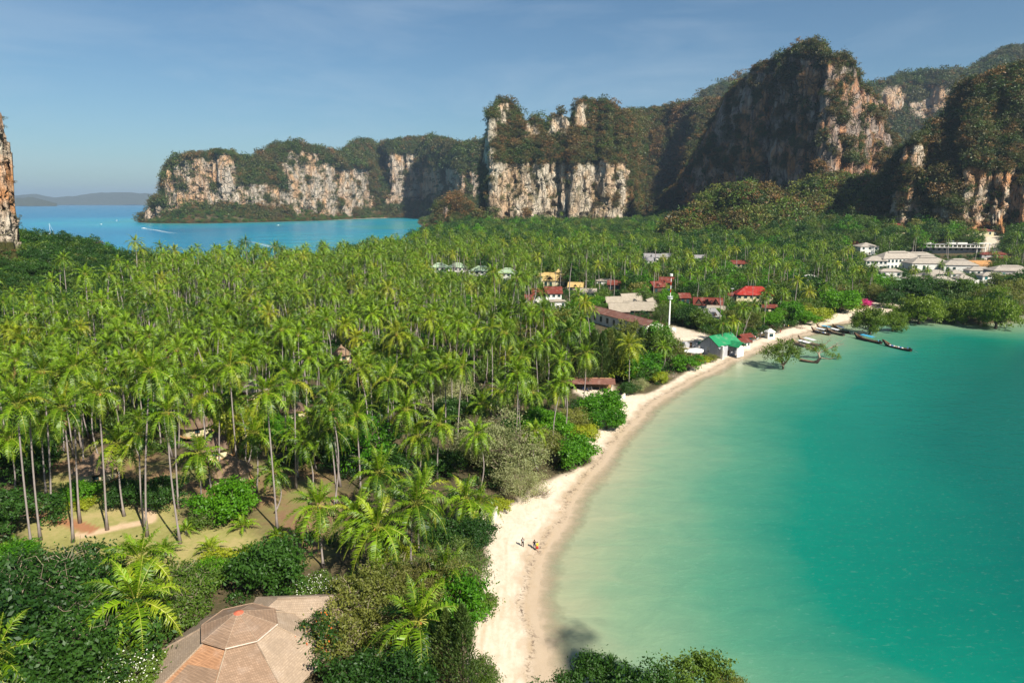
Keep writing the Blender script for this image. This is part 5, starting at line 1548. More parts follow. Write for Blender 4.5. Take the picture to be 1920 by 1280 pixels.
# ------------------------------------------------------------------ coconut palms read off the photo one by one
# crown x, crown y, foot x, foot y, frond length, what sets it apart
HERO = [
    (35, 758, 60, 1030, 4.9, 'leaning coconut palm with sparse greyish fronds at the left edge of the lawn'),
    (52, 742, 76, 1012, 4.6, 'slim coconut palm standing just behind the leaning one by the left edge'),
    (120, 764, 137, 1016, 5.0, 'coconut palm with a hanging dead brown frond and a pale trunk band'),
    (82, 696, 97, 968, 5.0, 'tall coconut palm with a white trunk band at the back of the lawn'),
    (79, 798, 87, 926, 4.6, 'short coconut palm between tall trunks left of the round villa'),
    (136, 690, 150, 980, 5.0, 'tall straight coconut palm with a swollen foot left of the round villa'),
    (152, 732, 157, 906, 4.2, 'thin coconut palm trunk rising right in front of the round villa'),
    (187, 735, 201, 993, 4.9, 'tall coconut palm standing in the middle of the small lawn'),
    (222, 832, 233, 967, 5.4, 'lower broad coconut palm with long arching fronds beside the lawn path'),
    (283, 695, 276, 1005, 5.3, 'very tall coconut palm with its foot at the bend of the pale path'),
    (262, 815, 270, 985, 4.0, 'slim coconut palm just left of the one at the bend of the path'),
    (315, 772, 338, 1018, 4.4, 'coconut palm leaning left with a thin crown right of the path'),
    (324, 722, 335, 953, 4.8, 'tall coconut palm behind the leaning thin one right of the path'),
    (379, 742, 397, 927, 4.9, 'coconut palm with a round crown left of the grey villa roof'),
    (373, 850, 378, 940, 5.4, 'low broad coconut palm in front of the brown villa roofs'),
    (412, 755, 413, 880, 4.3, 'coconut palm standing in front of the dark villa roof'),
    (432, 685, 447, 905, 5.0, 'pair mate coconut palm with swept back fronds above the villas'),
    (497, 737, 520, 994, 5.3, 'tall coconut palm leaning left with its foot by the shaded grass'),
    (478, 812, 481, 922, 4.9, 'medium coconut palm left of the leaning one by the shaded grass'),
    (550, 717, 555, 915, 5.0, 'yellowish coconut palm beside the small hut among the palms'),
    (585, 790, 592, 880, 4.8, 'medium coconut palm behind the open shaded grass'),
    (622, 738, 638, 912, 5.0, 'tall coconut palm right of the open shaded grass'),
    (618, 806, 632, 948, 5.2, 'broad coconut palm with drooping fronds right of the open shaded grass'),
    (595, 950, 606, 1062, 5.4, 'big lower coconut palm behind the round dark bush'),
    (706, 990, 726, 1103, 6.3, 'huge coconut palm with a star of glossy fronds in front of the olive shrubs'),
    (667, 962, 672, 1078, 5.0, 'dark coconut palm behind the huge star shaped one'),
    (780, 945, 772, 1066, 6.0, 'big coconut palm with yellow ribbed fronds nearest the sandy nook'),
    (794, 920, 785, 1035, 5.6, 'coconut palm just behind the yellow ribbed one near the sandy nook'),
    (873, 935, 866, 990, 5.4, 'short coconut palm at the edge of the sandy nook'),
    (896, 948, 889, 988, 5.0, 'short coconut palm leaning over the sand beside the small white wall'),
    (729, 712, 730, 864, 4.9, 'coconut palm with a dark full crown at the near side of the grove'),
    (764, 667, 776, 764, 4.9, 'coconut palm with a leaning trunk below the open sandy clearing'),
    (701, 662, 705, 760, 4.9, 'coconut palm with a bushy crown at the middle of the grove'),
    (668, 777, 676, 917, 5.2, 'coconut palm with a shaggy grey green crown at the near side of the grove'),
    (706, 754, 710, 836, 5.0, 'coconut palm between the shaggy one and the dark full one'),
    (761, 768, 763, 888, 5.2, 'coconut palm with a spreading crown left of the grey bush'),
    (824, 794, 820, 897, 5.0, 'coconut palm with a drooping crown standing before the grey bush'),
    (835, 687, 835, 824, 4.9, 'coconut palm with a thin straight pale trunk left of the grey bush'),
    (867, 688, 858, 843, 4.6, 'coconut palm with a sparse crown and an outward leaning trunk above the grey bush'),
    (854, 626, 858, 700, 4.9, 'coconut palm with a full crown behind the sparse one'),
    (796, 654, 800, 724, 4.8, 'small yellow green coconut palm by the orange clearing'),
    (889, 617, 889, 726, 4.8, 'tall coconut palm left of the dark casuarinas'),
    (921, 617, 922, 753, 4.9, 'tall coconut palm with a double looking trunk left of the dark casuarinas'),
    (948, 623, 946, 782, 5.0, 'tall coconut palm with a round arching crown left of the dark casuarinas'),
    (977, 670, 972, 788, 4.2, 'slim coconut palm with a bright yellow crown before the dark casuarinas'),
    (1018, 580, 1019, 710, 4.9, 'very tall coconut palm rising alone above the dark casuarinas'),
    (1067, 625, 1064, 716, 4.4, 'coconut palm with yellow fronds left of the feathery casuarinas'),
    (1079, 608, 1078, 706, 4.3, 'coconut palm beside the one with yellow fronds'),
    (1089, 596, 1085, 722, 4.2, 'slim coconut palm rising behind the one with yellow fronds'),
    (1099, 663, 1093, 757, 5.2, 'coconut palm with wide sagging fronds in front of the rusty shed roof'),
    (902, 757, 900, 815, 4.6, 'short coconut palm behind the grey bush'),
    (998, 735, 998, 786, 5.4, 'low broad coconut palm with yellowish fronds near the beach bushes'),
    (943, 735, 946, 790, 5.2, 'low coconut palm with upright fronds near the beach bushes'),
    (1040, 730, 1040, 775, 5.0, 'low coconut palm left of the bright green beach bush'),
    (711, 885, 714, 985, 6.0, 'big dark green coconut palm left of the grey bush'),
    (783, 818, 786, 890, 5.2, 'low coconut palm with a flattened crown left of the grey bush'),
    (253, 1127, 262, 1215, 7.0, 'biggest coconut palm with glossy drooping fronds left of the octagonal roof'),
    (262, 1045, 268, 1120, 6.0, 'coconut palm with upright fronds behind the biggest one'),
    (833, 1077, 828, 1150, 5.4, 'coconut palm half hidden in bushes next to the beach'),
    (783, 1168, 780, 1262, 6.4, 'big coconut palm with a wide star of fronds near the bottom edge beside the beach'),
    (-4, 1226, -30, 1330, 6.2, 'coconut palm cut by the left edge at the bottom corner'),
    (1356, 606, 1353, 664, 4.4, 'leaning coconut palm shading the green roof'),
    (1376, 602, 1366, 660, 4.6, 'coconut palm leaning away from the green roofed house'),
    (1393, 578, 1378, 648, 4.6, 'coconut palm behind the leaning pair at the green roofed house'),
    (1414, 571, 1390, 640, 4.6, 'tall curved coconut palm leaning over the back of the beach'),
    (1434, 559, 1415, 612, 4.4, 'coconut palm with a leaning trunk above the beach loungers'),
    (1437, 548, 1434, 600, 4.4, 'coconut palm right of the bright red roof'),
    (1447, 542, 1442, 575, 4.4, 'coconut palm whose crown touches the end of the bright red roof'),
    (1472, 552, 1466, 585, 4.8, 'coconut palm standing alone between the red roof and the yellow green tree'),
    (1517, 547, 1506, 583, 5.2, 'coconut palm with a wide crown above the yellow green tree'),
    (1360, 540, 1356, 595, 4.6, 'coconut palm left of the bright red roof with a long thin trunk'),
    (1338, 492, 1340, 530, 4.6, 'coconut palm behind the maroon gables'),
    (1294, 512, 1290, 558, 4.8, 'coconut palm of a clump of three right of the mast'),
    (1309, 514, 1307, 546, 4.8, 'right palm of the clump of three right of the mast'),
    (1266, 508, 1266, 560, 4.4, 'coconut palm just right of the top of the mast'),
    (1530, 530, 1526, 560, 4.2, 'small crowned coconut palm above the boat cluster'),
    (1638, 500, 1626, 562, 4.8, 'coconut palm leaning over the magenta bush'),
    (1604, 505, 1590, 548, 4.6, 'coconut palm of the leaning group left of the pyramid roof'),
    (1614, 512, 1607, 560, 4.6, 'middle palm of the leaning group left of the pyramid roof'),
    (1554, 505, 1548, 545, 4.6, 'coconut palm above the bright green beach trees'),
    (1566, 512, 1563, 540, 4.6, 'coconut palm beside the one above the bright green beach trees'),
    (1672, 520, 1668, 540, 5.0, 'coconut palm in front of the pale green roof'),
    (1713, 505, 1705, 540, 4.6, 'coconut palm by the end of the long windowed building'),
    (1738, 505, 1732, 530, 4.6, 'dark coconut palm in front of the broad grey roof'),
    (1764, 495, 1760, 530, 4.6, 'coconut palm left of the hip roofed house with the white wall'),
    (1778, 510, 1776, 530, 4.8, 'dark green coconut palm among the small grey roofs'),
]
CT = {}
hero_xy = []
crown_hi = []
for i in range(4):
    g = G_(300 + i)
    specs = crown_specs(g, 25, 5.0)
    fm = []
    for (l, az, el, dr, q) in specs:
        b = MB()
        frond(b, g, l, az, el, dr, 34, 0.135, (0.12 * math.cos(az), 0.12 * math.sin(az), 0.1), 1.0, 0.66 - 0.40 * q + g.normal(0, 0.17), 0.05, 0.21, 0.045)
        fm.append(b.mesh('frond', PALM_M))
    crown_hi.append(fm)
b = MB()
for k in range(9):
    a = k * 0.75
    b.ball((0.34 * math.cos(a), 0.34 * math.sin(a), -0.2 - 0.3 * ((k * 37) % 10) / 10), 0.16, 0, 0.5, 7, 5)
coco_mesh = b.mesh('coconuts', [M_COCO], True)
b = MB()
g = G_(333)
frond(b, g, 3.6, -1.3, -1.25, 0.3, 22, 0.2, (0.2, 0, -0.2), 0.1, 0.5, 0.5, 0.16)
dead_mesh = b.mesh('dead_frond', [L_DEAD, L_DEAD, L_DEAD])
NFROND = 0
for i, (cx, cy_, bx, by, fl, lab) in enumerate(HERO):
    z0 = 2.3
    for _ in range(3):
        bp = P(bx, by, z0)
        z0 = float(height(bp[0], bp[1]))
    X, Y, _ = bp
    c = PY(cx, cy_, Y)
    Hh = max(c[2] - z0, 2.5)
    hero_xy.append((X, Y))
    root = thing('coconut_palm', lab, 'palm tree', (X, Y, z0), 0.0)
    g = G_(400 + i)
    b = MB()
    lean = (c[0] - X, g.uniform(-0.6, 0.6))
    tp = trunk_pts(Hh, lean, g.uniform(-0.5, 0.5), g.uniform(0, 3))
    b.tube(tp, trunk_rad(9, 0.17 if Hh > 8 else 0.22), 8, 0)
    b.build('trunk', M_BARK, root, True)
    s = fl / 5.0 * 1.22
    dist = math.hypot(X, Y)
    a = g.uniform(-0.35, 0.35)
    if dist < 215:
        fm = crown_hi[i % 4]
        for m_ in fm:
            link('frond', m_, root, tp[-1], (g.normal(0, .05), g.normal(0, .05), a), (s, s, s)); NFROND += 1
    else:
        link('crown', palm_crowns_mid[i % 8], root, tp[-1], (0, 0, a), (s * 0.86,) * 3)
    link('coconuts', coco_mesh, root, tp[-1])
    if 'dead brown frond' in lab:
        tag(link('frond', dead_mesh, root, tp[-1]), 'dead brown frond hanging down along the trunk')
    if 'band' in lab:
        b = MB(); k = 1
        b.tube([(tp[1][0] * .35, tp[1][1] * .35, 1.05), (tp[1][0] * .35, tp[1][1] * .35, 1.3)], 0.27, 8, 0)
        b.build('trunk_band', PAINT_WHITE if 'PAINT_WHITE' in globals() else paint('band_white', (0.75, 0.75, 0.72, 1)), root)

# young palms without a trunk
YOUNG = [(395, 1028, 1040, 3.4, 'young trunkless coconut palm in the open between lawn and round dark bush'), (457, 985, 996, 3.2, 'young coconut palm at the edge of the shaded grass'),
         (462, 1035, 1052, 3.6, 'young coconut palm with arching fronds left of the round dark bush'), (350, 992, 1003, 3.0, 'young coconut palm right of the pale path'),
         (310, 1030, 1046, 3.6, 'young coconut palm with upright fronds below the path'), (208, 1044, 1062, 3.2, 'young dark coconut palm in front of the path'),
         (145, 1058, 1066, 2.2, 'small young palm at the near edge of the lawn'), (522, 1000, 1012, 3.0, 'young coconut palm in the shade behind the round dark bush'),
         (30, 1020, 1036, 3.2, 'young coconut palm at the left edge near the red path')]
b = palm_crown(G_(500), 15, 3.6, 26, 0.15, True, False)
young_m = b.mesh('young_crown', PALM_M)
b = MB(); b.tube([(0, 0, -0.3), (0, 0, 0.5), (0, 0, 1.1)], [0.35, 0.28, 0.16], 7, 0)
young_t = b.mesh('stub_trunk', [M_BARK], True)
for i, (x, y, by, fl, lab) in enumerate(YOUNG):
    X, Y, _ = P(x, by, 2.3)
    hero_xy.append((X, Y))
    r = thing('young_palm', lab, 'palm tree', (X, Y, float(height(X, Y))))
    s = fl / 3.6
    link('trunk', young_t, r, (0, 0, 0), (0, 0, 0), (s, s, s * 0.9))
    link('crown', young_m, r, (0, 0, 0.9 * s), (0, 0, i * 1.3), (s, s, s))
hero_xy = np.array(hero_xy)

# ------------------------------------------------------------------ the rest of the grove and the forest
cand = []
sp = 7.5
for yy in np.arange(95, 1500, sp * 0.87):
    half = yy * 0.86 + 25
    k = sp if yy < 620 else sp * (1 + (yy - 620) / 900)
    xs = np.arange(-half, half, k)
    cand.append(np.stack([xs + (int(yy / sp / .87) % 2) * k / 2, np.full(len(xs), yy)], 1))
cand = np.concatenate(cand)
cand += rng.uniform(-0.38, 0.38, cand.shape) * sp
# beyond 620 m thin out rows
far = cand[:, 1] > 620
keepf = ~far | (rng.random(len(cand)) < 0.62 / (1 + (cand[:, 1] - 620) / 700))
cand = cand[keepf]
X, Y = cand[:, 0], cand[:, 1]
d = land_sdf(X, Y)
sw = sdf_poly(SAND_POLY, X, Y)
gzc = height(X, Y, d)
gpx, gpy = proj(X, Y, gzc)
dh = np.min(np.hypot(X[:, None] - hero_xy[None, :, 0], Y[:, None] - hero_xy[None, :, 1]), axis=1)
yardd = np.max([sdf_poly(yd, X, Y) for yd in YARDS], axis=0)
ok = (d > 5) & (sw < -4.5) & (gpx > -160) & (gpx < 2060) & (yardd < -3)
ok &= ~((X > 150) & (Y < 560) & (d < 16))          # mangrove fringe is placed by hand
ok &= (dh > 3.6)
for (bx_, by_, br_) in BLD: ok &= np.hypot(X - bx_, Y - by_) > br_
X, Y, d, gzc, gpx, gpy, sw = [a[ok] for a in (X, Y, d, gzc, gpx, gpy, sw)]
cz = gzc + 18
cpx, cpy = proj(X, Y, cz)
u = rng.random(len(X))
# share of palms, by area of the isthmus
pal = np.zeros(len(X))
inp = lambda a, b_, c, e: (cpx >= a) & (cpx < b_) & (cpy >= c) & (cpy < e)
pal[inp(-200, 1150, 478, 1300)] = 0.93
pal[inp(-200, 240, 300, 560)] = 0.0
pal[inp(-200, 90, 560, 640)] = 0.5
pal[inp(90, 240, 500, 560)] = 0.4
pal[inp(880, 2100, 440, 500)] = 0.36
pal[inp(860, 1400, 395, 442)] = 0.10
pal[inp(600, 1000, 440, 482)] = 0.55
pal[inp(1040, 2100, 500, 640)] = 0.30
pal[inp(560, 2100, 300, 440)] = 0.06
pal[inp(1560, 2100, 425, 475)] = 0.45
# cleared lawn and near shrubs are done by hand
near_lawn = (sdf_poly(LAWN, X, Y) > -3) | (gpy > 975)
is_palm = (u < pal) & ~near_lawn & (rng.random(len(X)) > np.where((gpy > 800) & (gpx > 640), 0.75, np.where((gpy > 700) & (gpx > 800), 0.6, 0.0)))
palmH = np.where(rng.random(len(X)) < 0.33, rng.uniform(7, 15, len(X)), rng.uniform(15.5, 23.5, len(X)))
palmH = np.where(cpx > 1150, palmH * 0.85, palmH)
is_tree = ~is_palm & (u >= pal) & (gpy < 900) & ~near_lawn
under = is_palm & (rng.random(len(X)) < 0.55)

# palms
ii = np.where(is_palm)[0]
ptop = gzc[ii] + palmH[ii]
bl = blocked(X[ii], Y[ii], ptop - 1.5, 4.6)
ii = ii[~bl]
order = ii[np.argsort(np.hypot(X[ii], Y[ii]))]
inframe = (cpx[order] > -20) & (cpx[order] < 1940)
near = order[inframe][:215]
rest = np.setdiff1d(ii, near)
PZ = [(-300, 200, 0, 640, 'coconut palm at the back of the dark left side of the grove'), (-300, 200, 640, 1300, 'coconut palm behind the lawn at the dark left side of the grove'),
      (200, 460, 0, 640, 'coconut palm deep in the grove behind the villas'), (200, 460, 640, 1300, 'coconut palm in the grove just behind the villas'),
      (460, 700, 0, 640, 'coconut palm in the sunlit middle of the grove'), (460, 700, 640, 1300, 'coconut palm near the small hut in the middle of the grove'),
      (700, 900, 0, 620, 'coconut palm in the sunlit grove towards the pale green roofs'), (700, 900, 620, 1300, 'coconut palm around the grey green trees in the right half of the grove'),
      (900, 2200, 0, 600, 'coconut palm among the village roofs'), (900, 2200, 600, 1300, 'coconut palm beside the casuarina stand')]
for j in near:
    H = palmH[j]
    lab = [q for q in PZ if q[0] <= cpx[j] < q[1] and q[2] <= cpy[j] < q[3]][0][4]
    lab = ('short ' if palmH[j] < 14 else 'very tall ' if palmH[j] > 21 else 'tall ') + lab
    grp = lab.replace('coconut palm', 'coconut palms')
    r = thing('coconut_palm', lab, 'palm tree', (X[j], Y[j], gzc[j] - 0.1), 0, grp)
    k = int(rng.integers(0, 8))
    tx, ty = rng.normal(0, 0.055), rng.normal(0, 0.055)
    rot = Euler((tx, ty, 0)).to_matrix() @ Vector((0, 0, H))
    link('trunk', trunk_mid[k % 6], r, (0, 0, 0), (tx, ty, 0), (1, 1, H / 20))
    s = rng.uniform(0.85, 1.25)
    link('crown', palm_crowns_mid[k], r, rot, (rng.normal(0, .1), rng.normal(0, .1), rng.uniform(-0.5, 0.5)), (s, s, s))
hp = np.array([16 + k % 4 * 1.5 for k in range(8)])
pid = rng.integers(0, 8, len(rest))
scatter('palm_grove', 'farther coconut palms of the grove, too many to tell apart', np.stack([X[rest], Y[rest], gzc[rest] - 0.1], 1),
        palmH[rest] / 19.0 * rng.uniform(0.92, 1.2, len(rest)), rng.uniform(-0.7, 0.7, len(rest)), pid, far_palms, None, 0.09)

# broadleaf trees
ii = np.where(is_tree)[0]
rad = rng.uniform(3.4, 6.2, len(ii)) * np.where(Y[ii] > 620, 1.35, 1.0) * np.where(cpx[ii] > 1100, 0.85, 1.0)
top = gzc[ii] + rad * 1.6
hh_ = np.where(Y[ii] > 300, 1.7, 1.2) * rad
bl = blocked(X[ii], Y[ii], gzc[ii] + hh_, rad * 1.2, 0.8) | blocked(X[ii], Y[ii], gzc[ii] + hh_ * 0.5, rad * 1.2, 0.8)
ii, rad = ii[~bl], rad[~bl]
rad = rad * np.where((gzc[ii] > 6) & (cpx[ii] < 260), 0.7, 1.0)
TREE_KINDS = [
    ('leafy', L_FOREST, 'mid green'), ('bright', L_BRIGHT, 'bright green'), ('dark', L_DARK, 'dark green'), ('olive', L_OLIVE, 'olive green')]
mid_trees = []
for i in range(10):
    mat = [L_FOREST, L_BRIGHT, L_DARK, L_FOREST, L_OLIVE, L_BRIGHT, L_DARK, L_FOREST, L_YELLOW, L_CAS][i]
    mid_trees.append(tree_proto(600 + i, mat, 1.0, 1.55, 10 + i % 4, 2200, 0.062, 0.8, 0.05, lob=0.42, zc=0.5))
inframe = (gpx[ii] > -40) & (gpx[ii] < 1960) & (Y[ii] < 480)
nt_ = ii[inframe]; nr_ = rad[inframe]
o_ = np.argsort(np.hypot(X[nt_], Y[nt_]))[:200]
near_t = nt_[o_]; near_r = nr_[o_]
ZL = [(-300, 120, 'in the dark woods at the left edge'), (120, 300, 'in the dark woods left of the palm grove'), (300, 620, 'between the coconut palms of the left half of the grove'),
      (620, 1060, 'between the coconut palms of the right half of the grove'), (1060, 1200, 'around the long white building'), (1200, 1300, 'around the antenna mast'),
      (1300, 1400, 'between the maroon gables and the bright red roof'), (1400, 1560, 'behind the vivid green beach trees'), (1560, 2300, 'around the grey roofed resort')]
HUE = ['mid green', 'bright green', 'dark green', 'mid green', 'olive green', 'bright green', 'dark green', 'mid green', 'yellow green', 'feathery green']
KW = rng.choice(10, len(near_t), p=[.16, .14, .14, .14, .09, .12, .08, .09, .015, .025])
for j, rr, k in zip(near_t, near_r, KW):
    z = ([q for q in ZL if q[0] <= cpx[j] < q[1]] or [ZL[-1]])[0][2]
    r = thing('broadleaf_tree', HUE[k] + ' broadleaf tree ' + z, 'tree', (X[j], Y[j], gzc[j] - 0.1), float(rng.uniform(0, 6.28)), HUE[k] + ' trees ' + z)
    sz = rr * rng.uniform(0.95, 1.2) * (1.35 if Y[j] > 230 else 1.1)
    link('trunk', mid_trees[k][1], r, (0, 0, 0), (0, 0, 0), (rr, rr, sz))
    link('crown', mid_trees[k][0], r, (0, 0, 0), (0, 0, 0), (rr, rr, sz))
m_ = ~np.isin(ii, near_t)
ri, rr = ii[m_], rad[m_]
pidf = rng.integers(0, len(FOREST), len(ri)); lf = (cpx[ri] < 250) & (rng.random(len(ri)) < 0.6); pidf[lf] = 2
scatter('forest', 'mixed green forest filling the isthmus up to the cliffs', np.stack([X[ri], Y[ri], gzc[ri] + rr * np.where(Y[ri] > 300, 0.75, 0.2)], 1), rr * np.where(Y[ri] > 400, 1.2, 1.0), rng.uniform(0, 6.28, len(ri)),
        pidf, FOREST, None, 0.1)
# low growth under the palms
ii = np.where(under & (Y > 165))[0]
rr = rng.uniform(1.6, 3.6, len(ii))
bl = blocked(X[ii], Y[ii], gzc[ii] + 2, rr, 0.9)
ii, rr = ii[~bl], rr[~bl]
scatter('undergrowth', 'low bushes growing between the palm trunks', np.stack([X[ii], Y[ii], gzc[ii] - 0.3], 1), rr, rng.uniform(0, 6.28, len(ii)), rng.integers(0, 4, len(ii)), UNDER, None, 0.1)
# wooded left hill and the shore below the cliffs: denser cover
qx, qy = rng.uniform(-760, -170, 4200), rng.uniform(225, 600, 4200)
qd = land_sdf(qx, qy); qz = height(qx, qy, qd)
qpx, qpy = proj(qx, qy, qz)
k_ = (qd > 4) & (qz > 4.5) & (qpx > -200) & (qpx < 260)
scatter('forest', 'dark green woods climbing the left hill below the cliff', np.stack([qx[k_], qy[k_], qz[k_]], 1), rng.uniform(2.6, 5.6, k_.sum()), rng.uniform(0, 6.28, k_.sum()),
        rng.integers(0, 6, k_.sum()), FOREST[:3] + [FOREST[0], FOREST[2], FOREST[7]], None, 0.15)

# trees along the foot of the headland and the far beach
qx, qy = rng.uniform(-1400, -150, 16000), rng.uniform(1950, 2950, 16000)
qd = land_sdf(qx, qy); k_ = (qd > 5) & (qd < 190)
qz = height(qx, qy, qd)
scatter('forest', 'trees along the shore at the foot of the headland', np.stack([qx[k_], qy[k_], qz[k_]], 1), rng.uniform(3, 8, k_.sum()), rng.uniform(0, 6.28, k_.sum()),
        rng.integers(0, 8, k_.sum()), FOREST[:4] + SCRUB[1][:4], None, 0.15)
# low ground cover over all bare earth
n = 15000
qy = 90 + 760 * rng.random(n) ** 0.8; qx = rng.uniform(-0.86, 0.86, n) * qy
qd = land_sdf(qx, qy); qs = sdf_poly(SAND_POLY, qx, qy); ql = sdf_poly(LAWN, qx, qy); qdt = sdf_poly(DIRT, qx, qy)
k_ = (qd > 3.5) & (qs < -1.5) & (ql < -1.5) & (np.max([sdf_poly(yd, qx, qy) for yd in YARDS], axis=0) < -1.5) & ((qdt < -2) | (rng.random(n) < 0.25)) & (np.hypot(qx + 35, qy - 78) > 13)
for (bx_, by_, br_) in BLD: k_ &= np.hypot(qx - bx_, qy - by_) > br_ * 0.8
qz = height(qx, qy, qd)
px_, py_ = proj(qx, qy, qz)
rr = rng.uniform(0.9, 2.2, n) * (1 + 0.6 * (qy > 300))
k_ &= ~((py_ > 700) & (py_ < 1020) & (px_ < 1100) & (rng.random(n) < 0.35))
scatter('undergrowth', 'low plants covering the open ground', np.stack([qx[k_], qy[k_], qz[k_] - 0.25], 1), rr[k_], rng.uniform(0, 6.28, k_.sum()),
        rng.integers(0, 4, k_.sum()), UNDER, None, 0.1)

# fallen fronds on the dry sand
for px, py, rz, lab in [(925, 1062, 0.4, 'fallen brown palm frond on the sand below the feathery casuarina'), (1010, 960, 2.1, 'fallen brown palm frond on the sand beyond the three walkers'), (908, 1150, 1.2, 'fallen brown palm frond at the edge of the near sand'),
                        (1180, 768, 0.2, 'fallen brown palm frond on the sand by the short white wall')]:
    X_, Y_, _ = P(px, py, 1.8)
    o = link('fallen_frond', dead_mesh, None, (X_, Y_, float(height(X_, Y_)) + 0.25), (1.35, 0, rz), (0.8, 0.8, 0.8))
    tag(o, lab, 'palm frond')

# ------------------------------------------------------------------ viewpoint hill behind and under the camera


def hill_h(x, y):
    x = np.asarray(x, float); y = np.asarray(y, float)
    base = (57 - 0.95 * np.maximum(0, y - 3)) * (1 - sstep(22, 62, x + 0.2 * y)) * sstep(-110, -60, x) * sstep(-120, -50, y)
    pk = 130 * np.exp(-((x - 97) ** 2 / (2 * 14.0 ** 2) + (y + 30) ** 2 / (2 * 17.0 ** 2)))
    pk2 = 60 * np.exp(-((x - 80) ** 2 + (y + 44) ** 2) / (2 * 17.0 ** 2))
    m = np.maximum(base, np.maximum(pk, pk2))
    n = 2.0 * fbm(x / 7, y / 7, 0, 3, 81) * sstep(3, 12, m)
    return m + n - 2.0 * sstep(-10, 20, -np.hypot(x, y) + 12) - 4 * sstep(4, 0, m)


ang = np.radians(np.arange(0, 361, 4.0)); rr = np.linspace(0, 135, 60)
A_, R_ = np.meshgrid(ang, rr)
hx, hy = R_ * np.sin(A_) + 25, R_ * np.cos(A_) - 25
hz = hill_h(hx, hy)
me = raw_mesh('hill', np.stack([hx.ravel(), hy.ravel(), hz.ravel()], 1), [(grid_faces(len(rr), len(ang)), 0)], [M_ROCK_B], True, {'rock': np.where(hz.ravel() > 50, 0.3, 0.0)})
tag(link('hill', me), 'wooded limestone hill of the viewpoint just below the photo', None, None, 'structure')
n = 700
qx, qy = rng.uniform(-90, 110, n), rng.uniform(-100, 44, n)
qz = hill_h(qx, qy)
ok = (qz > 2) & (np.hypot(qx, qy) > 13) & ((qz + 4.5) < (CAM_H - 0.88 * np.maximum(qy, -200)) - 2) | ((qz > 5) & (qy < -14) & (np.hypot(qx, qy) > 16))
scatter('scrub', 'scrub and small trees on the viewpoint hill', np.stack([qx[ok], qy[ok], qz[ok]], 1), rng.uniform(1.5, 3.4, ok.sum()), rng.uniform(0, 6, ok.sum()), rng.integers(0, 5, ok.sum()), SCRUB[0], None, 0.3)

# ------------------------------------------------------------------ trees and bushes placed one by one
def near_kind(seed, mat, R_, Hc, nl, nleaf, size, th, r0, tw=0, twl=1.5, twm=None, flowers=None, trunkmat=None, **kw):
    g = G_(seed)
    b, L = crown_cloud(g, R_, Hc, nl, nleaf, size, **kw)
    cm = b.mesh('tree_crown', [mat])
    tb = branches(g, th, L[:12], r0)
    if tw: twigs(tb, g, L, tw, twl, 0.035)
    tm = tb.mesh('tree_trunk', [trunkmat or M_WOOD], True)
    fm = None
    if flowers:
        b = MB()
        for (c, r) in L:
            m = flowers[1] // len(L)
            d = g.standard_normal((m, 3)); d[:, 2] = np.abs(d[:, 2]); d /= np.linalg.norm(d, axis=1)[:, None]
            leafcloud(b, g, c + d * r * 1.0, d, flowers[2], 0.8)
        fm = b.mesh('blossoms', [flowers[0]])
    return cm, tm, fm


NK = {
    'bright': near_kind(700, L_BRIGHT, 5, 6.4, 16, 6500, 0.30, 2.6, 0.22, lob=0.40),
    'bright2': near_kind(701, L_BRIGHT, 5, 5.4, 20, 6500, 0.27, 2.0, 0.2, lob=0.33),
    'dark': near_kind(702, L_DARK, 5, 7.0, 16, 7000, 0.27, 3.0, 0.28, lob=0.42),
    'dark2': near_kind(703, L_DARK, 5, 6.0, 22, 7000, 0.25, 2.6, 0.25, lob=0.32, tw=30),
    'rain': near_kind(704, L_DARK, 5.5, 5.8, 22, 6500, 0.22, 3.2, 0.30, lob=0.30, tw=140, twl=1.6, flat=0.35, inner=0.5, trunkmat=M_TWIG),
    'forest': near_kind(705, L_FOREST, 5, 6.5, 15, 5500, 0.30, 3.0, 0.26, lob=0.40),
    'olive': near_kind(706, L_OLIVE, 5, 6.0, 20, 7500, 0.20, 2.6, 0.24, lob=0.36, tw=90, twl=1.4, inner=0.5, trunkmat=M_TWIG),
    'shrub': near_kind(707, L_FOREST, 5, 4.2, 24, 6500, 0.22, 1.2, 0.12, lob=0.30, tw=160, twl=1.5, inner=0.5, trunkmat=M_TWIG),
    'grey': near_kind(708, L_GREY, 5, 6.2, 22, 11000, 0.15, 2.4, 0.22, lob=0.36, tw=220, twl=1.3, inner=0.7, trunkmat=M_TWIG),
    'cas': near_kind(709, L_CAS, 5, 6.6, 20, 11000, 0.17, 3.0, 0.24, lob=0.36, tw=40, inner=0.5, asp=0.28),
    'yellow': near_kind(710, L_YELLOW, 5, 4.4, 14, 5000, 0.28, 1.4, 0.16, lob=0.40),
    'mang': near_kind(711, L_MANG, 5, 7.0, 22, 8000, 0.25, 1.8, 0.42, lob=0.36, flat=0.1, zc=0.42, spread=1.0),
    'mang2': near_kind(712, L_MANG, 5, 6.6, 24, 7500, 0.24, 1.6, 0.36, lob=0.34, flat=0.1, zc=0.38),
    'sparse': near_kind(713, L_MANG, 5, 7.2, 22, 3200, 0.22, 1.2, 0.26, lob=0.26, tw=90, twl=1.6, zc=0.5, inner=0.8),
    'pink': near_kind(714, L_PINK, 5, 5.0, 14, 4500, 0.30, 1.5, 0.15, lob=0.40),
    'white': near_kind(715, L_FOREST, 5, 5.0, 18, 4500, 0.27, 1.6, 0.15, lob=0.34, tw=50, flowers=(L_WHITE, 500, 0.13)),
    'orange': near_kind(716, L_DARK, 5, 6.0, 20, 4500, 0.24, 2.6, 0.2, lob=0.30, tw=120, twl=1.6, inner=0.6, flowers=(L_ORNG, 120, 0.16), trunkmat=M_TWIG),
}
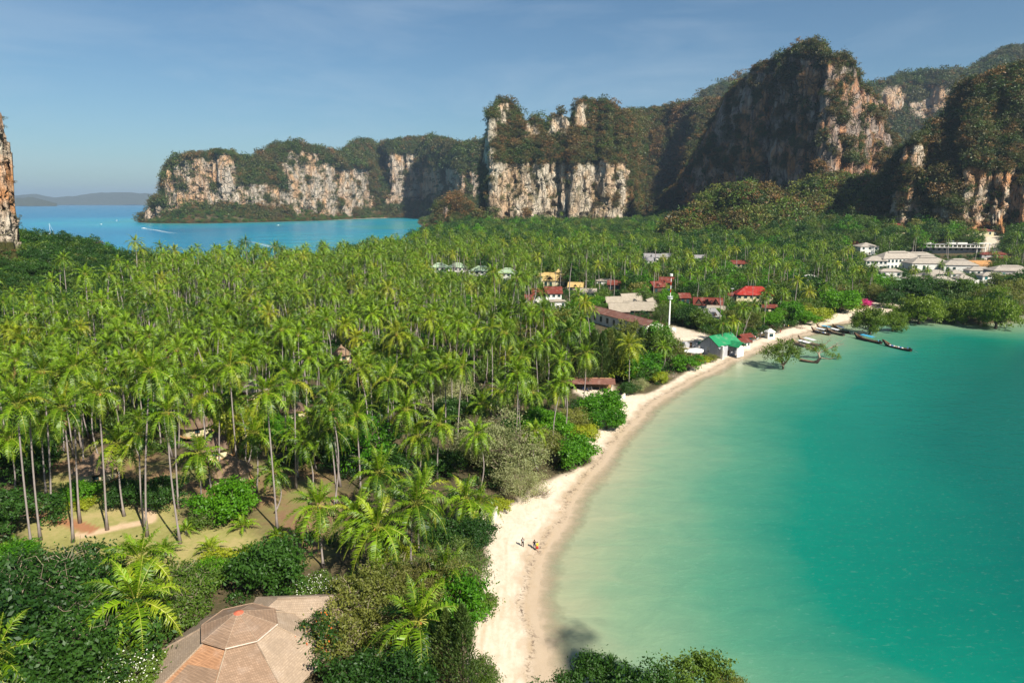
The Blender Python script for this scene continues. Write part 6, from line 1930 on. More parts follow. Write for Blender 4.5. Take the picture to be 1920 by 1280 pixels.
CASM = [casuarina(G_(720 + i), 14, 2.5, 2600, 0.42).mesh('needles', [L_CAS]) for i in range(4)]
b = MB(); b.tube([(0, 0, -.3), (0.1, 0, 6), (0, 0, 13)], [0.2, 0.14, 0.04], 5, 0); CAST = b.mesh('casuarina_trunk', [M_WOOD], True)


def plant(kind, px, py, R_, hc, name, label, cat, group=None, zb=None, foot=None, tall=1.0):
    if foot is not None:
        X, Y, _ = P(foot[0], foot[1], 0)
        zb = -0.4 if zb is None else zb
        c = PY(px, py, Y); X = X
        hc = None
    else:
        z0 = 2.3
        for _ in range(3):
            X, Y, _z = P(px, py, z0 + hc)
            z0 = float(height(X, Y)) if zb is None else zb
        zb = z0
    cm, tm, fm = NK[kind]
    r = thing(name, label, cat, (X, Y, zb), float(rng.uniform(0, 6.28)), group)
    s = R_ / 5.0
    sz = s * tall
    Hn = max(v.co[2] for v in cm.vertices) if False else None
    sz = s * tall * 1.18 if hc is None else max((hc + R_ * 0.6) / 6.6, s * 0.8)
    link('trunk', tm, r, (0, 0, 0), (0, 0, 0), (s, s, sz))
    link('crown', cm, r, (0, 0, 0), (0, 0, 0), (s, s, sz))
    if fm: link('blossoms', fm, r, (0, 0, 0), (0, 0, 0), (s, s, sz))
    return r


PL = [
    ('dark', 160, 452, 4.0, 27, 'broadleaf_tree', 'lone tree standing against the blue bay above the small outcrop', 'tree'),
    # bottom left
    ('rain', 75, 1085, 8.0, 5.5, 'rain_tree', 'large dark spreading tree with pale branches at the left below the lawn', 'tree'),
    ('dark', 15, 1190, 6.5, 5.5, 'broadleaf_tree', 'dark tree at the left edge between the spreading tree and the cut off palm', 'tree'),
    ('rain', 135, 1185, 7.0, 5.0, 'rain_tree', 'dark spreading tree left of the biggest palm', 'tree'),
    ('dark2', 75, 1255, 6.0, 4.5, 'broadleaf_tree', 'dark green tree at the very bottom left beside the cut off palm', 'tree'),
    ('rain', 170, 1090, 4.6, 3.6, 'rain_tree', 'small twiggy tree between the pale path and the biggest palm', 'tree'),
    ('dark2', 14, 965, 6.0, 3.5, 'broadleaf_tree', 'dense dark tree at the left edge beside the lawn', 'tree'),
    ('bright2', 18, 1045, 3.5, 2.0, 'bush', 'bright bush at the left edge near the red path', 'bush'),
    ('shrub', 345, 1085, 5.4, 2.4, 'bush', 'wide twiggy bush right of the biggest palm', 'bush'),
    ('shrub', 335, 1135, 5.0, 2.6, 'bush', 'twiggy bush between the biggest palm and the octagonal roof', 'bush'),
    ('yellow', 420, 1058, 3.4, 0.9, 'bush', 'low yellow green bush beside the young palms', 'bush'),
    ('bright2', 385, 1085, 3.6, 1.6, 'bush', 'low green bush just above the octagonal roof', 'bush'),
    ('dark', 515, 1062, 5.2, 3.8, 'broadleaf_tree', 'round dark glossy tree above the octagonal roof', 'tree'),
    ('bright2', 430, 940, 5.4, 3.4, 'broadleaf_tree', 'round bright green tree behind the young palms', 'tree'),
    ('shrub', 385, 962, 3.4, 2.0, 'bush', 'bush to the left of the round bright green tree', 'bush'),
    ('white', 585, 1112, 3.8, 1.0, 'bush', 'low bush with white flowers right of the round dark tree', 'bush'),
    ('white', 248, 1255, 4.0, 2.4, 'bush', 'bush with many white blossoms left of the orange roof tiles', 'bush'),
    ('dark2', 205, 1262, 3.6, 2.2, 'bush', 'dark bush left of the bush with many white blossoms', 'bush'),
    ('bright2', 140, 928, 3.8, 1.6, 'bush', 'bright green bush in front of the round villa', 'bush'),
    ('dark', 235, 925, 3.6, 2.2, 'bush', 'dark bush right of the round villa', 'bush'),
    ('dark2', 300, 925, 4.6, 2.8, 'bush', 'dark bush in the shade right of the tall path palm', 'bush'),
    ('yellow', 150, 945, 2.4, 0.8, 'bush', 'small yellow green bush at the back of the lawn', 'bush'),
    ('orange', 592, 1185, 3.4, 4.0, 'flame_tree', 'thin tree with orange flowers leaning over the octagonal roof', 'tree'),
    ('olive', 662, 1178, 4.6, 3.6, 'broadleaf_tree', 'olive tree with bare twigs right of the octagonal roof', 'tree'),
    ('olive', 685, 1120, 5.4, 4.0, 'broadleaf_tree', 'wide olive tree under the huge star shaped palm', 'tree'),
    ('olive', 735, 1085, 4.4, 3.6, 'broadleaf_tree', 'olive tree right of the trunk of the huge star shaped palm', 'tree'),
    ('shrub', 700, 1250, 4.4, 2.6, 'bush', 'olive bush at the bottom edge below the wide star of fronds', 'bush'),
    ('dark2', 660, 1275, 4.2, 2.6, 'bush', 'dark bush cut by the bottom edge', 'bush'),
    ('dark', 760, 1270, 4.2, 3.0, 'bush', 'dark bush under the palm at the bottom edge', 'bush'),
    ('yellow', 745, 1035, 3.0, 0.8, 'bush', 'yellow green low bush on the grass behind the olive trees', 'bush'),
    # along the beach, near
    ('cas', 850, 1065, 5.2, 5.2, 'casuarina_tree', 'feathery round casuarina leaning out to the beach', 'tree'),
    ('cas', 815, 1090, 4.6, 5.2, 'casuarina_tree', 'feathery casuarina behind the one leaning out to the beach', 'tree'),
    ('bright2', 855, 1130, 4.8, 4.4, 'broadleaf_tree', 'bright green tree at the edge of the near beach', 'tree'),
    ('shrub', 880, 1115, 3.8, 3.4, 'bush', 'feathery bush overhanging the near sand', 'bush'),
    ('dark', 888, 1008, 3.6, 2.2, 'broadleaf_tree', 'dark round bush tree beside the sandy nook', 'tree'),
    ('dark2', 840, 1000, 3.4, 2.0, 'bush', 'dark hedge bush below the short palms of the sandy nook', 'bush'),
    ('yellow', 938, 948, 2.4, 0.8, 'bush', 'low yellow green bush next to the small white wall', 'bush'),
    ('shrub', 905, 1245, 2.2, 2.6, 'bush', 'small dark shrub at the bottom edge of the sand', 'bush'),
    ('grey', 950, 842, 8.2, 6.0, 'broadleaf_tree', 'big grey green tree with bare twigs above the beach', 'tree'),
    ('grey', 895, 828, 5.6, 5.0, 'broadleaf_tree', 'grey green tree left of the big one above the beach', 'tree'),
    ('grey', 975, 905, 4.6, 2.8, 'bush', 'feathery grey green bush at the foot of the big grey tree', 'bush'),
    ('olive', 1015, 832, 5.2, 3.2, 'bush', 'olive bush right of the big grey tree', 'bush'),
    ('bright', 1077, 848, 5.2, 3.2, 'broadleaf_tree', 'bright green tree overhanging the beach sand', 'tree'),
    ('bright2', 1040, 800, 5.0, 2.6, 'bush', 'bright green bush behind the overhanging beach tree', 'bush'),
    ('bright2', 1000, 788, 4.8, 2.6, 'bush', 'green bush beside the low broad palm', 'bush'),
    ('yellow', 1092, 806, 4.0, 1.6, 'bush', 'yellow green bush on the slope down to the beach', 'bush'),
    ('olive', 1075, 786, 4.4, 2.4, 'bush', 'olive bush left of the bright mound of leaves', 'bush'),
    ('bright', 1125, 762, 6.2, 2.8, 'bush', 'vivid green mound of leaves in front of the rusty shed', 'bush'),
    ('bright', 1138, 790, 4.6, 2.0, 'bush', 'vivid green bush sloping down to the sand', 'bush'),
    ('grey', 820, 742, 8.0, 4.4, 'broadleaf_tree', 'grey green spreading tree between the palms in the middle', 'tree'),
    ('olive', 770, 735, 6.0, 4.0, 'broadleaf_tree', 'olive tree left of the grey green spreading tree', 'tree'),
    ('dark', 850, 775, 5.0, 3.6, 'broadleaf_tree', 'dark tree below the grey green spreading tree', 'tree'),
    ('dark', 735, 868, 4.4, 2.8, 'bush', 'dark bush left of the grey green tree above the beach', 'bush'),
    ('dark2', 830, 870, 4.4, 2.4, 'bush', 'dark bush at the left foot of the grey trees', 'bush'),
    ('dark', 660, 860, 4.8, 2.6, 'bush', 'dark bush behind the shaggy palm', 'bush'),
    ('dark2', 560, 840, 5.0, 3.0, 'bush', 'dark bush under the palms right of the villas', 'bush'),
    ('bright2', 520, 800, 5.0, 2.6, 'bush', 'green bush under the palms below the small hut', 'bush'),
    ('forest', 250, 800, 5.2, 3.6, 'broadleaf_tree', 'green tree in the shade behind the broad lawn palm', 'tree'),
    ('dark2', 60, 840, 6.0, 4.0, 'broadleaf_tree', 'dark tree in the deep shade left of the round villa', 'tree'),
    ('dark', 20, 870, 6.0, 4.4, 'broadleaf_tree', 'very dark tree in the deep shade at the left edge', 'tree'),
    # middle beach
    ('bright', 1205, 690, 6.4, 5.0, 'broadleaf_tree', 'vivid green tree on the beach edge beyond the rusty shed', 'tree'),
    ('bright2', 1170, 672, 5.4, 5.4, 'broadleaf_tree', 'vivid green tree behind the one on the beach edge', 'tree'),
    ('dark', 1180, 730, 2.6, 1.8, 'bush', 'small dark green bush at the foot of the vivid green tree', 'bush'),
    ('grey', 1198, 722, 2.6, 2.0, 'bush', 'pale dead bush at the foot of the vivid green tree', 'bush'),
    ('yellow', 1232, 700, 3.6, 2.6, 'bush', 'yellow green bush beside the vivid green tree', 'bush'),
    ('cas', 1222, 645, 5.4, 5.4, 'casuarina_tree', 'olive feathery casuarina in front of the long white building', 'tree'),
    ('olive', 1255, 655, 6.2, 4.4, 'broadleaf_tree', 'tan olive tree left of the green roofed house', 'tree'),
    ('olive', 1240, 625, 4.4, 5.0, 'broadleaf_tree', 'olive tree at the end of the long white building', 'tree'),
    ('bright', 1288, 682, 4.6, 2.6, 'broadleaf_tree', 'green tree above the sand left of the green roofed house', 'tree'),
    ('yellow', 1318, 673, 3.0, 1.2, 'bush', 'yellow green bushes at the foot of the grey gable wall', 'bush'),
    ('olive', 1332, 672, 2.6, 1.2, 'bush', 'dry tan bush at the foot of the grey gable wall', 'bush'),
    ('dark', 1293, 590, 5.6, 4.6, 'broadleaf_tree', 'dark broad tree right of the mast', 'tree'),
    ('forest', 1318, 598, 5.4, 4.6, 'broadleaf_tree', 'green tree in front of the maroon gables', 'tree'),
    ('cas', 1240, 585, 4.4, 6.0, 'casuarina_tree', 'olive casuarina left of the foot of the mast', 'tree'),
    ('bright2', 1345, 590, 4.6, 3.0, 'broadleaf_tree', 'green tree between the grey thatch and the green roof', 'tree'),
    # far beach
    ('bright2', 1440, 598, 5.0, 3.4, 'broadleaf_tree', 'green tree behind the beach loungers', 'tree'),
    ('bright', 1482, 585, 7.4, 4.8, 'broadleaf_tree', 'vivid green beach tree left of the yellow green one', 'tree'),
    ('yellow', 1528, 582, 8.0, 5.0, 'broadleaf_tree', 'large yellow green tree over the beached boats', 'tree'),
    ('bright2', 1508, 596, 5.4, 3.0, 'broadleaf_tree', 'vivid green tree below the yellow green one', 'tree'),
    ('bright', 1578, 565, 9.0, 6.0, 'broadleaf_tree', 'large bright green tree left of the magenta bush', 'tree'),
    ('forest', 1548, 560, 6.4, 5.4, 'broadleaf_tree', 'green tree left of the large bright green one', 'tree'),
    ('olive', 1648, 548, 6.6, 5.2, 'broadleaf_tree', 'olive tree behind the end of the sand', 'tree'),
    ('forest', 1625, 535, 7.0, 6.0, 'broadleaf_tree', 'green tree behind the magenta bush', 'tree'),
    ('pink', 1618, 568, 4.4, 2.6, 'flowering_bush', 'magenta flowering bush at the back of the beach', 'bush'),
    ('yellow', 1604, 577, 3.0, 0.8, 'bush', 'low yellow bush below the magenta flowers', 'bush'),
    # mangrove fringe behind the water
    ('dark', 1702, 548, 9.0, 6.5, 'mangrove_tree', 'dark mangrove behind the big round one at the end of the sand', 'tree'),
    ('dark2', 1745, 540, 9.0, 7.0, 'mangrove_tree', 'dark tall mangrove in front of the resort roofs', 'tree'),
    ('forest', 1785, 548, 9.5, 7.0, 'mangrove_tree', 'tall green mangrove in the middle of the right hand belt', 'tree'),
    ('dark2', 1760, 570, 8.0, 5.0, 'mangrove_tree', 'dark low mangrove between the two large light ones', 'tree'),
    ('forest', 1822, 550, 9.0, 6.5, 'mangrove_tree', 'mid green mangrove below the white terraces', 'tree'),
    ('olive', 1862, 560, 9.0, 6.5, 'mangrove_tree', 'olive mangrove near the right end of the belt', 'tree'),
    ('olive', 1900, 548, 10.0, 7.5, 'mangrove_tree', 'tall olive mangrove at the right edge', 'tree'),
    ('dark', 1925, 530, 10.0, 7.5, 'mangrove_tree', 'dark tree cut by the right edge above the water', 'tree'),
    ('dark2', 1675, 560, 7.0, 5.0, 'mangrove_tree', 'dark tree with bare trunks at the end of the sand', 'tree'),
    ('forest', 1880, 530, 8.0, 5.0, 'broadleaf_tree', 'green tree right of the white terraces', 'tree'),
    ('mang2', 1772, 588, 6.5, 4.0, 'mangrove_tree', 'low light green mangrove at the waterline left of the round light one', 'tree'),
    ('mang', 1840, 585, 7.5, 5.0, 'mangrove_tree', 'light green mangrove at the waterline between the round light one and the dull green one', 'tree'),
    ('olive', 1898, 578, 8.0, 5.5, 'mangrove_tree', 'olive mangrove at the waterline by the right edge', 'tree'),
    ('forest', 1720, 535, 8.0, 6.0, 'mangrove_tree', 'mid green tree in front of the lower grey roofs', 'tree'),
    ('dark', 1862, 572, 8.0, 6.5, 'mangrove_tree', 'dark mangrove behind the dull green one', 'tree'),
]
for q in PL[1:]: plant(*q)
X, Y, Z = PY(160, 458, 446)
r = thing(PL[0][5], PL[0][6], 'tree', (X, Y, 7.0))
link('crown', NK['dark'][0], r, (0, 0, Z - 12), (0, 0, 0), (.75, .75, .8))
b = MB(); b.tube([(0, 0, 0), (.3, 0, (Z - 12) * .5), (0, 0, Z - 9)], [.35, .28, .2], 6, 0); b.build('trunk', M_WOOD, r, True)
WT = [
    ('mang', 1634, 603, 7.2, 'mangrove_tree', 'round light green mangrove with a thick trunk standing in the shallow water', (1631, 627), 1.08),
    ('mang2', 1680, 602, 6.2, 'mangrove_tree', 'smaller mangrove right of the thick trunked one in the shallows', (1673, 621), 1.05),
    ('mang', 1722, 582, 8.6, 'mangrove_tree', 'large light green mangrove at the water edge after the sand ends', (1722, 607), 1.0),
    ('mang2', 1700, 590, 6.0, 'mangrove_tree', 'grey green mangrove squeezed left of the large light one', (1700, 603), 1.0),
    ('mang', 1806, 590, 6.8, 'mangrove_tree', 'round light mangrove in front of the dark belt', (1806, 608), 1.1),
    ('mang2', 1862, 588, 9.4, 'mangrove_tree', 'large dull green mangrove farthest out in the water at the right', (1866, 616), 1.1),
    ('sparse', 1473, 668, 7.0, 'mangrove_tree', 'sparse twiggy mangrove alone in the shallow water near the small empty boat', (1468, 692), 1.0),
]
for k, px, py, R_, nm, lab, ft, tl in WT:
    plant(k, px, py, R_, None, nm, lab, 'tree', None, -0.4, ft, tl)
# half dead mangrove with bare limbs
g = G_(760)
X, Y, _ = P(1537, 673, 0)
r = thing('mangrove_tree', 'half bare mangrove with long dead limbs behind the small empty boat', 'tree', (X, Y, -0.3))
b = MB()
b.tube([(0, 0, -.3), (-0.2, 0, 1.2), (-0.6, 0.3, 2.6)], [0.5, 0.42, 0.34], 7, 0)
limbs = [((-0.6, .3, 2.6), (-3.4, .6, 4.2), (-5.6, .5, 6.4)), ((-0.6, .3, 2.6), (0.8, .4, 5.2), (0.2, .2, 9.0)), ((-.6, .3, 2.4), (3.0, .2, 4.4), (7.6, 0, 7.4)), ((0, 0, 0.8), (3.4, -.6, 0.5), (6.6, -1.0, 1.2)),
         ((3.0, .2, 4.4), (5.6, 1, 5.0), (9.6, 1.4, 6.4)), ((0.8, .4, 5.2), (2.6, .8, 6.6), (3.4, .4, 8.0)), ((-3.4, .6, 4.2), (-4.8, -1, 4.8), (-7.0, -1.4, 5.2))]
for l in limbs: b.tube(l, [0.22, 0.14, 0.04], 5, 0, cap=False)
for l in limbs:
    for k in range(12):
        p0 = np.array(l[1]) + (np.array(l[2]) - np.array(l[1])) * g.random()
        dd_ = g.standard_normal(3); dd_[2] = abs(dd_[2])
        b.tube([p0, p0 + dd_ * 0.7, p0 + dd_ * 1.3 + g.standard_normal(3) * .25], [.05, .035, .015], 3, 0, cap=False)
b.build('trunk', M_TWIG, r, True)
b = MB()
for c in [(-4.5, .4, 4.6), (-5.2, -.8, 5.4), (-1.4, 0, 4.2), (1.8, .2, 4.0), (2.6, -.4, 2.6), (4.6, -.6, 2.0), (5.6, .6, 4.4), (-2.6, .4, 3.8), (0.6, 0, 5.4), (6.8, -1, 1.6)]:
    m = 190
    dd_ = g.standard_normal((m, 3)); dd_ /= np.linalg.norm(dd_, axis=1)[:, None]
    leafcloud(b, g, np.array(c) + dd_ * (1.35 * g.random(m) ** .4)[:, None], dd_, 0.22)
b.build('crown', L_MANG, r)
# feathery casuarina stand
CL = ['left end', 'second', 'third', 'middle']
for i, (px, fy, s) in enumerate([(962, 718, .95), (985, 724, 1.0), (1002, 712, 1.05), (1022, 722, 1.0), (1040, 716, 1.1), (1056, 726, 0.95), (1078, 712, 1.1), (1096, 722, 1.1), (1112, 706, 1.15), (1128, 716, 1.2), (1143, 700, 1.1), (1158, 710, 1.1),
                                (1174, 694, 1.0), (1188, 690, 0.95), (1150, 690, 1.0), (1010, 700, 1.0), (1045, 698, 1.05), (1085, 698, 1.05), (975, 702, 1.0), (1200, 672, .85), (1217, 668, .85)]):
    X, Y, _ = P(px, fy, 2.4)
    r = thing('casuarina_tree', 'dark feathery upright casuarina in the stand left of the long white building', 'tree', (X, Y, 2.3), float(rng.uniform(0, 6)), 'casuarinas standing left of the long white building')
    w = s * rng.uniform(1.05, 1.3)
    link('trunk', CAST, r, (0, 0, 0), (0, 0, 0), (s, s, s)); link('crown', CASM[i % 4], r, (0, 0, 0), (0, 0, 0), (w, w, s))
for px, fy, s, lab in [(868, 1290, 0.82, 'dark upright casuarina at the bottom edge beside the sand'), (838, 1275, 0.72, 'dark upright casuarina just left of the one at the bottom edge of the sand')]:
    X, Y, _ = P(px, fy, 2.0)
    r = thing('casuarina_tree', lab, 'tree', (X, Y, 1.8))
    link('trunk', CAST, r, (0, 0, 0), (0, 0, 0), (s, s, s)); link('crown', CASM[1], r, (0, 0, 0), (0, 0, 0), (s * 1.0, s * 1.0, s))
# trees rising from the hill at the bottom of the photo
for kind, px, py, zc, R_, nm, lab in [('shrub', 1300, 1252, 24, 3.1, 'broadleaf_tree', 'round sunlit olive tree at the bottom edge in front of the green water'),
                                      ('dark', 1106, 1262, 23, 2.0, 'broadleaf_tree', 'dark tree with clustered leaves at the bottom edge beside the spiky plant'),
                                      ('dark2', 1200, 1292, 24, 2.6, 'broadleaf_tree', 'dark bush at the bottom edge between the spiky plant and the olive tree'),
                                      ('olive', 1362, 1282, 23, 1.6, 'broadleaf_tree', 'small olive tree at the bottom edge right of the round one'),
                                      ('dark2', 1040, 1300, 23, 1.8, 'broadleaf_tree', 'dark bush cut by the bottom edge at the wet sand')]:
    X, Y, Z = P(px, py, zc)
    zb = float(hill_h(X, Y))
    r = thing(nm, lab, 'tree', (X, Y, zb - 0.3), float(rng.uniform(0, 6)))
    cm, tm, fm = NK[kind]
    s = R_ / 5
    # trunk down to the slope
    b = MB(); b.tube([(0, 0, 0), (0.1, 0.1, (zc - zb) * 0.5), (0, 0, zc - zb)], [0.16, 0.12, 0.08], 5, 0); b.build('trunk', M_WOOD, r, True)
    link('crown', cm, r, (0, 0, zc - zb - 3.6 * s), (0, 0, 0), (s, s, s * 1.0))
X, Y, Z = P(1146, 1243, 24)
zb = float(hill_h(X, Y))
r = thing('spiky_plant', 'dark spiky rosette plant on a thin stem at the bottom edge before the water', 'plant', (X, Y, zb))
b = MB(); b.tube([(0, 0, -.3), (0.05, 0, (Z - zb) / 2), (0, 0, Z - zb)], [.09, .07, .05], 5, 0); b.build('stem', M_WOOD, r, True)
g = G_(770); b = MB()
for k in range(46):
    az, el = g.uniform(0, 6.28), g.uniform(-0.7, 1.4)
    d1 = np.array([math.cos(el) * math.cos(az), math.cos(el) * math.sin(az), math.sin(el)])
    s1 = np.cross(d1, [0, 0, 1]); s1 /= np.linalg.norm(s1)
    p0 = np.array([0, 0, Z - zb]); p1 = p0 + d1 * 0.55; p2 = p0 + d1 * 1.0 + np.array([0, 0, -0.12])
    b.add([p0 - s1 * .02, p0 + s1 * .02, p1 + s1 * .045, p1 - s1 * .045, p2], [np.array([[0, 1, 2, 3]]), np.array([[3, 2, 4]])], 0, g.random())
b.build('leaves', L_DARK, r)
# fallen bare branches on the sand
for px, py, lab, sc in [(1012, 922, 'bare dead branches lying on the sand below the grey tree', 1.0), (1262, 702, 'dark driftwood branches on the sand beyond the vivid green tree', 0.8), (1500, 612, 'tangle of dry branches at the back of the far beach', 1.1)]:
    X, Y, _ = P(px, py, 1.6)
    g = G_(int(px)); b = MB()
    for k in range(46):
        az = g.uniform(-0.6, 1.6); el = g.uniform(0.05, 0.9)
        dd_ = np.array([math.cos(az) * math.cos(el), math.sin(az) * math.cos(el), math.sin(el)])
        p0 = np.array([g.uniform(-2, 1), g.uniform(-1, 1), 0.1]); L_ = g.uniform(1.0, 3.8) * sc
        b.tube([p0, p0 + dd_ * L_ * .5 + g.standard_normal(3) * .15, p0 + dd_ * L_ + g.standard_normal(3) * .3], [.06, .04, .015], 3, 0, cap=False)
    o = b.build('driftwood', M_TWIG, None, False, (X, Y, float(height(X, Y))))
    tag(o, lab, 'driftwood')

# ------------------------------------------------------------------ haze over the whole scene
b = MB()
b.box((0, 10000, 300), (50000, 46000, 612))
t = NT('haze_air')
pv = t.n('VolumePrincipled')
pv.inputs['Color'].default_value = (0.58, 0.77, 1.0, 1)
pv.inputs['Density'].default_value = HAZE = 0.000045
pv.inputs['Anisotropy'].default_value = 0.2
t.l(pv.outputs[0], t.out.inputs['Volume'])
hz_o = b.build('haze', t.m)
tag(hz_o, 'thin bluish haze in the air over the bay', None, None, 'stuff')

# ------------------------------------------------------------------ boats


def hull_mesh(L, B, H, bow, stern, mats, inner=True, name='hull'):
    n = 22
    u = np.linspace(0, 1, n)           # 0 stern, 1 bow
    x = (u - 0.5) * L
    beam = B / 2 * np.clip(np.sin(np.clip(u * 0.86 + 0.16, 0, 1) * PI) ** 0.55, 0.03, 1)
    beam *= 1 - sstep(0.80, 1.0, u) * 0.93
    sheer = H * 0.55 + stern * (1 - u) ** 3 + bow * sstep(0.55, 1.0, u) ** 1.6
    keel = -0.30 + (bow + H * 0.2) * sstep(0.80, 1.0, u) ** 1.8 + stern * 0.3 * (1 - u) ** 4
    prof = [(-1.0, 1.0), (-0.93, 0.55), (-0.55, 0.12), (0, 0), (0.55, 0.12), (0.93, 0.55), (1.0, 1.0)]
    V = []
    for i in range(n):
        for (s, h) in prof: V.append((x[i], s * beam[i], keel[i] + (sheer[i] - keel[i]) * h))
    m = len(prof)
    F = [[i * m + k, i * m + k + 1, (i + 1) * m + k + 1, (i + 1) * m + k] for i in range(n - 1) for k in range(m - 1)]
    b = MB(); b.add(V, np.array(F), 0)
    V2 = []
    for i in range(n):
        for (s, h) in prof: V2.append((x[i], s * beam[i] * 0.9, keel[i] + 0.10 + (sheer[i] - keel[i] - 0.08) * h))
    b.add(V2, np.array(F)[:, ::-1], 1)
    R1 = [[i * m, (i + 1) * m, n * m + (i + 1) * m, n * m + i * m] for i in range(n - 1)] + [[i * m + m - 1, n * m + i * m + m - 1, n * m + (i + 1) * m + m - 1, (i + 1) * m + m - 1] for i in range(n - 1)]
    b.F.setdefault((4, 2), []).append(np.array(R1))
    return b.mesh(name, mats, True), sheer


def longtail(label, bowpx, sternpx, hull_m, inner_m, can=None, cargo=None, tail=True, ribbon=None, group=None, z=0.05, L=None):
    (xa, ya, _), (xb, yb, _) = P(bowpx[0], bowpx[1], 0), P(sternpx[0], sternpx[1], 0)
    L = L or math.hypot(xa - xb, ya - yb)
    r = thing('longtail_boat', label, 'boat', ((xa + xb) / 2, (ya + yb) / 2, z), math.atan2(ya - yb, xa - xb), group)
    B = max(1.7, L * 0.16)
    hm, sheer = hull_mesh(L, B, 1.0, 1.9, 0.45, [hull_m, inner_m, H_PALE])
    link('hull', hm, r)
    for k in range(4):
        b = MB(); b.box((0, 0, 0), (0.28, B * 0.82, 0.06)); b.build('bench', inner_m, r, False, ((-0.28 + k * 0.17) * L, 0, 0.42))
    b = MB(); b.box((0, 0, 0), (L * 0.6, B * 0.62, 0.04)); b.build('floorboards', H_PALE, r, False, (0, 0, 0.02))
    if can is not None:
        cl = L * 0.42
        b = MB(); ys = np.linspace(-1, 1, 7)
        V = []
        for xx in (-cl / 2, cl / 2):
            for q in ys: V.append((xx, q * B * 0.52, 2.15 + 0.28 * (1 - q * q)))
        V = V + [(a, c, e - .06) for a, c, e in V]
        F = [[k, k + 1, 8 + k, 7 + k] for k in range(6)] + [[14 + k, 21 + k, 22 + k, 15 + k] for k in range(6)]
        b.add(V, np.array(F), 0)
        b.build('canopy', can, r, False, (-L * 0.05, 0, 0))
        for sx in (-1, 0, 1):
            for sy in (-1, 1):
                b = MB(); b.tube([(0, 0, 0.4), (0, 0, 2.14)], 0.04, 5, 0); b.build('post', H_BROWN, r, False, (-L * 0.05 + sx * cl * 0.46, sy * B * 0.42, 0))
    if cargo:
        g = G_(int(abs(xa) * 7))
        for k in range(7):
            b = MB(); b.ball((0, 0, 0), 1.0, 0, 0.5, 8, 5, (0.55, 0.42, 0.32)); b.build('bundle', [P_WHITE, cargo, P_WHITE, H_PALE][k % 4], r, True, (-L * 0.22 + k * L * 0.07, g.uniform(-.3, .3), 0.62))
    if tail:
        b = MB(); b.box((0, 0, 0), (0.8, 0.5, 0.5)); b.box((0.1, 0, 0.32), (0.35, 0.3, 0.2)); b.build('engine', P_BLACK, r, False, (-L * 0.46, 0, 1.1))
        b = MB(); b.tube([(-L * 0.48, 0, 1.05), (-L * 0.48 - 3.6, 0, 0.10)], 0.05, 5, 0); b.build('tail_shaft', P_METAL, r)
    if ribbon is not None:
        b = MB(); b.tube([(L * 0.475, 0, 1.75), (L * 0.49, 0, 2.25)], 0.16, 6, 0); b.tube([(L * .48, .1, 1.8), (L * .46, .2, 1.0)], .06, 4, 0); b.build('bow_ribbon', ribbon, r)
    return r, L


BT = []
BT.append(longtail('dark longtail boat with a blue canopy, left of the two moored off the beach', (1599, 632), (1652, 645), H_DARK, H_BROWN, P_CYAN, None, True, P_WHITE))
BT.append(longtail('dark longtail boat loaded with white and blue bundles, farthest out on the green water', (1653, 646), (1708, 659), H_DARK, H_BROWN, None, P_BLUE, True, P_ORANGE))
longtail('small empty dark boat beside the sparse mangrove', (1539, 682), (1499, 677), H_DARK, H_BROWN, None, None, False, None)
longtail('pale longtail boat with a white canopy, nearer of the two behind the half bare mangrove', (1483, 643), (1532, 656), H_PALE, H_PALE, P_WHITE, None, True, P_WHITE)
longtail('pale longtail boat with a white canopy, farther of the two behind the half bare mangrove', (1495, 638), (1540, 651), H_PALE, H_PALE, P_WHITE, None, True, P_RED)
longtail('longtail boat with a blue and white canopy at the left of the beached cluster', (1520, 621), (1556, 629), H_BROWN, H_PALE, P_WHITE, P_BLUE, True, P_WHITE)
longtail('longtail boat with a light blue canopy at the back of the beached cluster', (1530, 616), (1566, 624), H_BROWN, H_PALE, P_CYAN, None, True, P_RED)
longtail('longtail boat with a white canopy in the middle of the beached cluster', (1548, 621), (1582, 630), H_DARK, H_PALE, P_WHITE, None, True, P_WHITE)
longtail('dark longtail boat with a white canopy at the right of the beached cluster', (1560, 616), (1592, 626), H_DARK, H_BROWN, P_WHITE, None, True, P_YELLOW)
# far boats
X, Y, _ = P(94, 441, 0)
r = thing('sailboat', 'white sailing yacht with bare mast on the blue bay at the left', 'boat', (X, Y, 0), R(30))
hm, _s = hull_mesh(15, 4.2, 1.6, 0.5, 0.1, [P_WHITE, P_WHITE, P_WHITE]); link('hull', hm, r)
b = MB(); b.box((0, 0, 1.1), (5, 2.2, 0.9)); b.build('cabin', P_WHITE, r)
b = MB(); b.tube([(0.8, 0, .5), (0.8, 0, 22)], [.28, .2], 6, 0); b.build('mast', P_WHITE, r)
b = MB(); b.tube([(0.8, 0, 2.4), (-5.4, 0, 2.6)], .3, 6, 0); b.build('boom', P_WHITE, r)
b = MB(); b.tube([(0.8, 0, 21.5), (7.2, 0, 1.4)], .12, 4, 0); b.build('forestay', P_WHITE, r)


def speedboat(lab, px, py, L, rot, m=None):
    X, Y, _ = P(px, py, 0)
    r = thing('motorboat', lab, 'boat', (X, Y, 0.05), R(rot))
    hm, _s = hull_mesh(L, L * .28, 1.3, 0.5, 0.0, [m or P_WHITE, P_WHITE, P_WHITE]); link('hull', hm, r)
    b = MB(); b.box((0, 0, .9), (L * .3, L * .2, 0.7)); b.box((L * .02, 0, 1.5), (L * .2, L * .17, .5)); b.build('cabin', P_WHITE, r)
    b = MB(); b.box((L * .17, 0, 1.35), (.1, L * .18, .6)); b.build('windscreen', B_GLASS, r)
    b = MB(); b.box((-L * .5, 0, .6), (.6, .7, 1.2)); b.build('outboard_engine', P_BLACK, r)


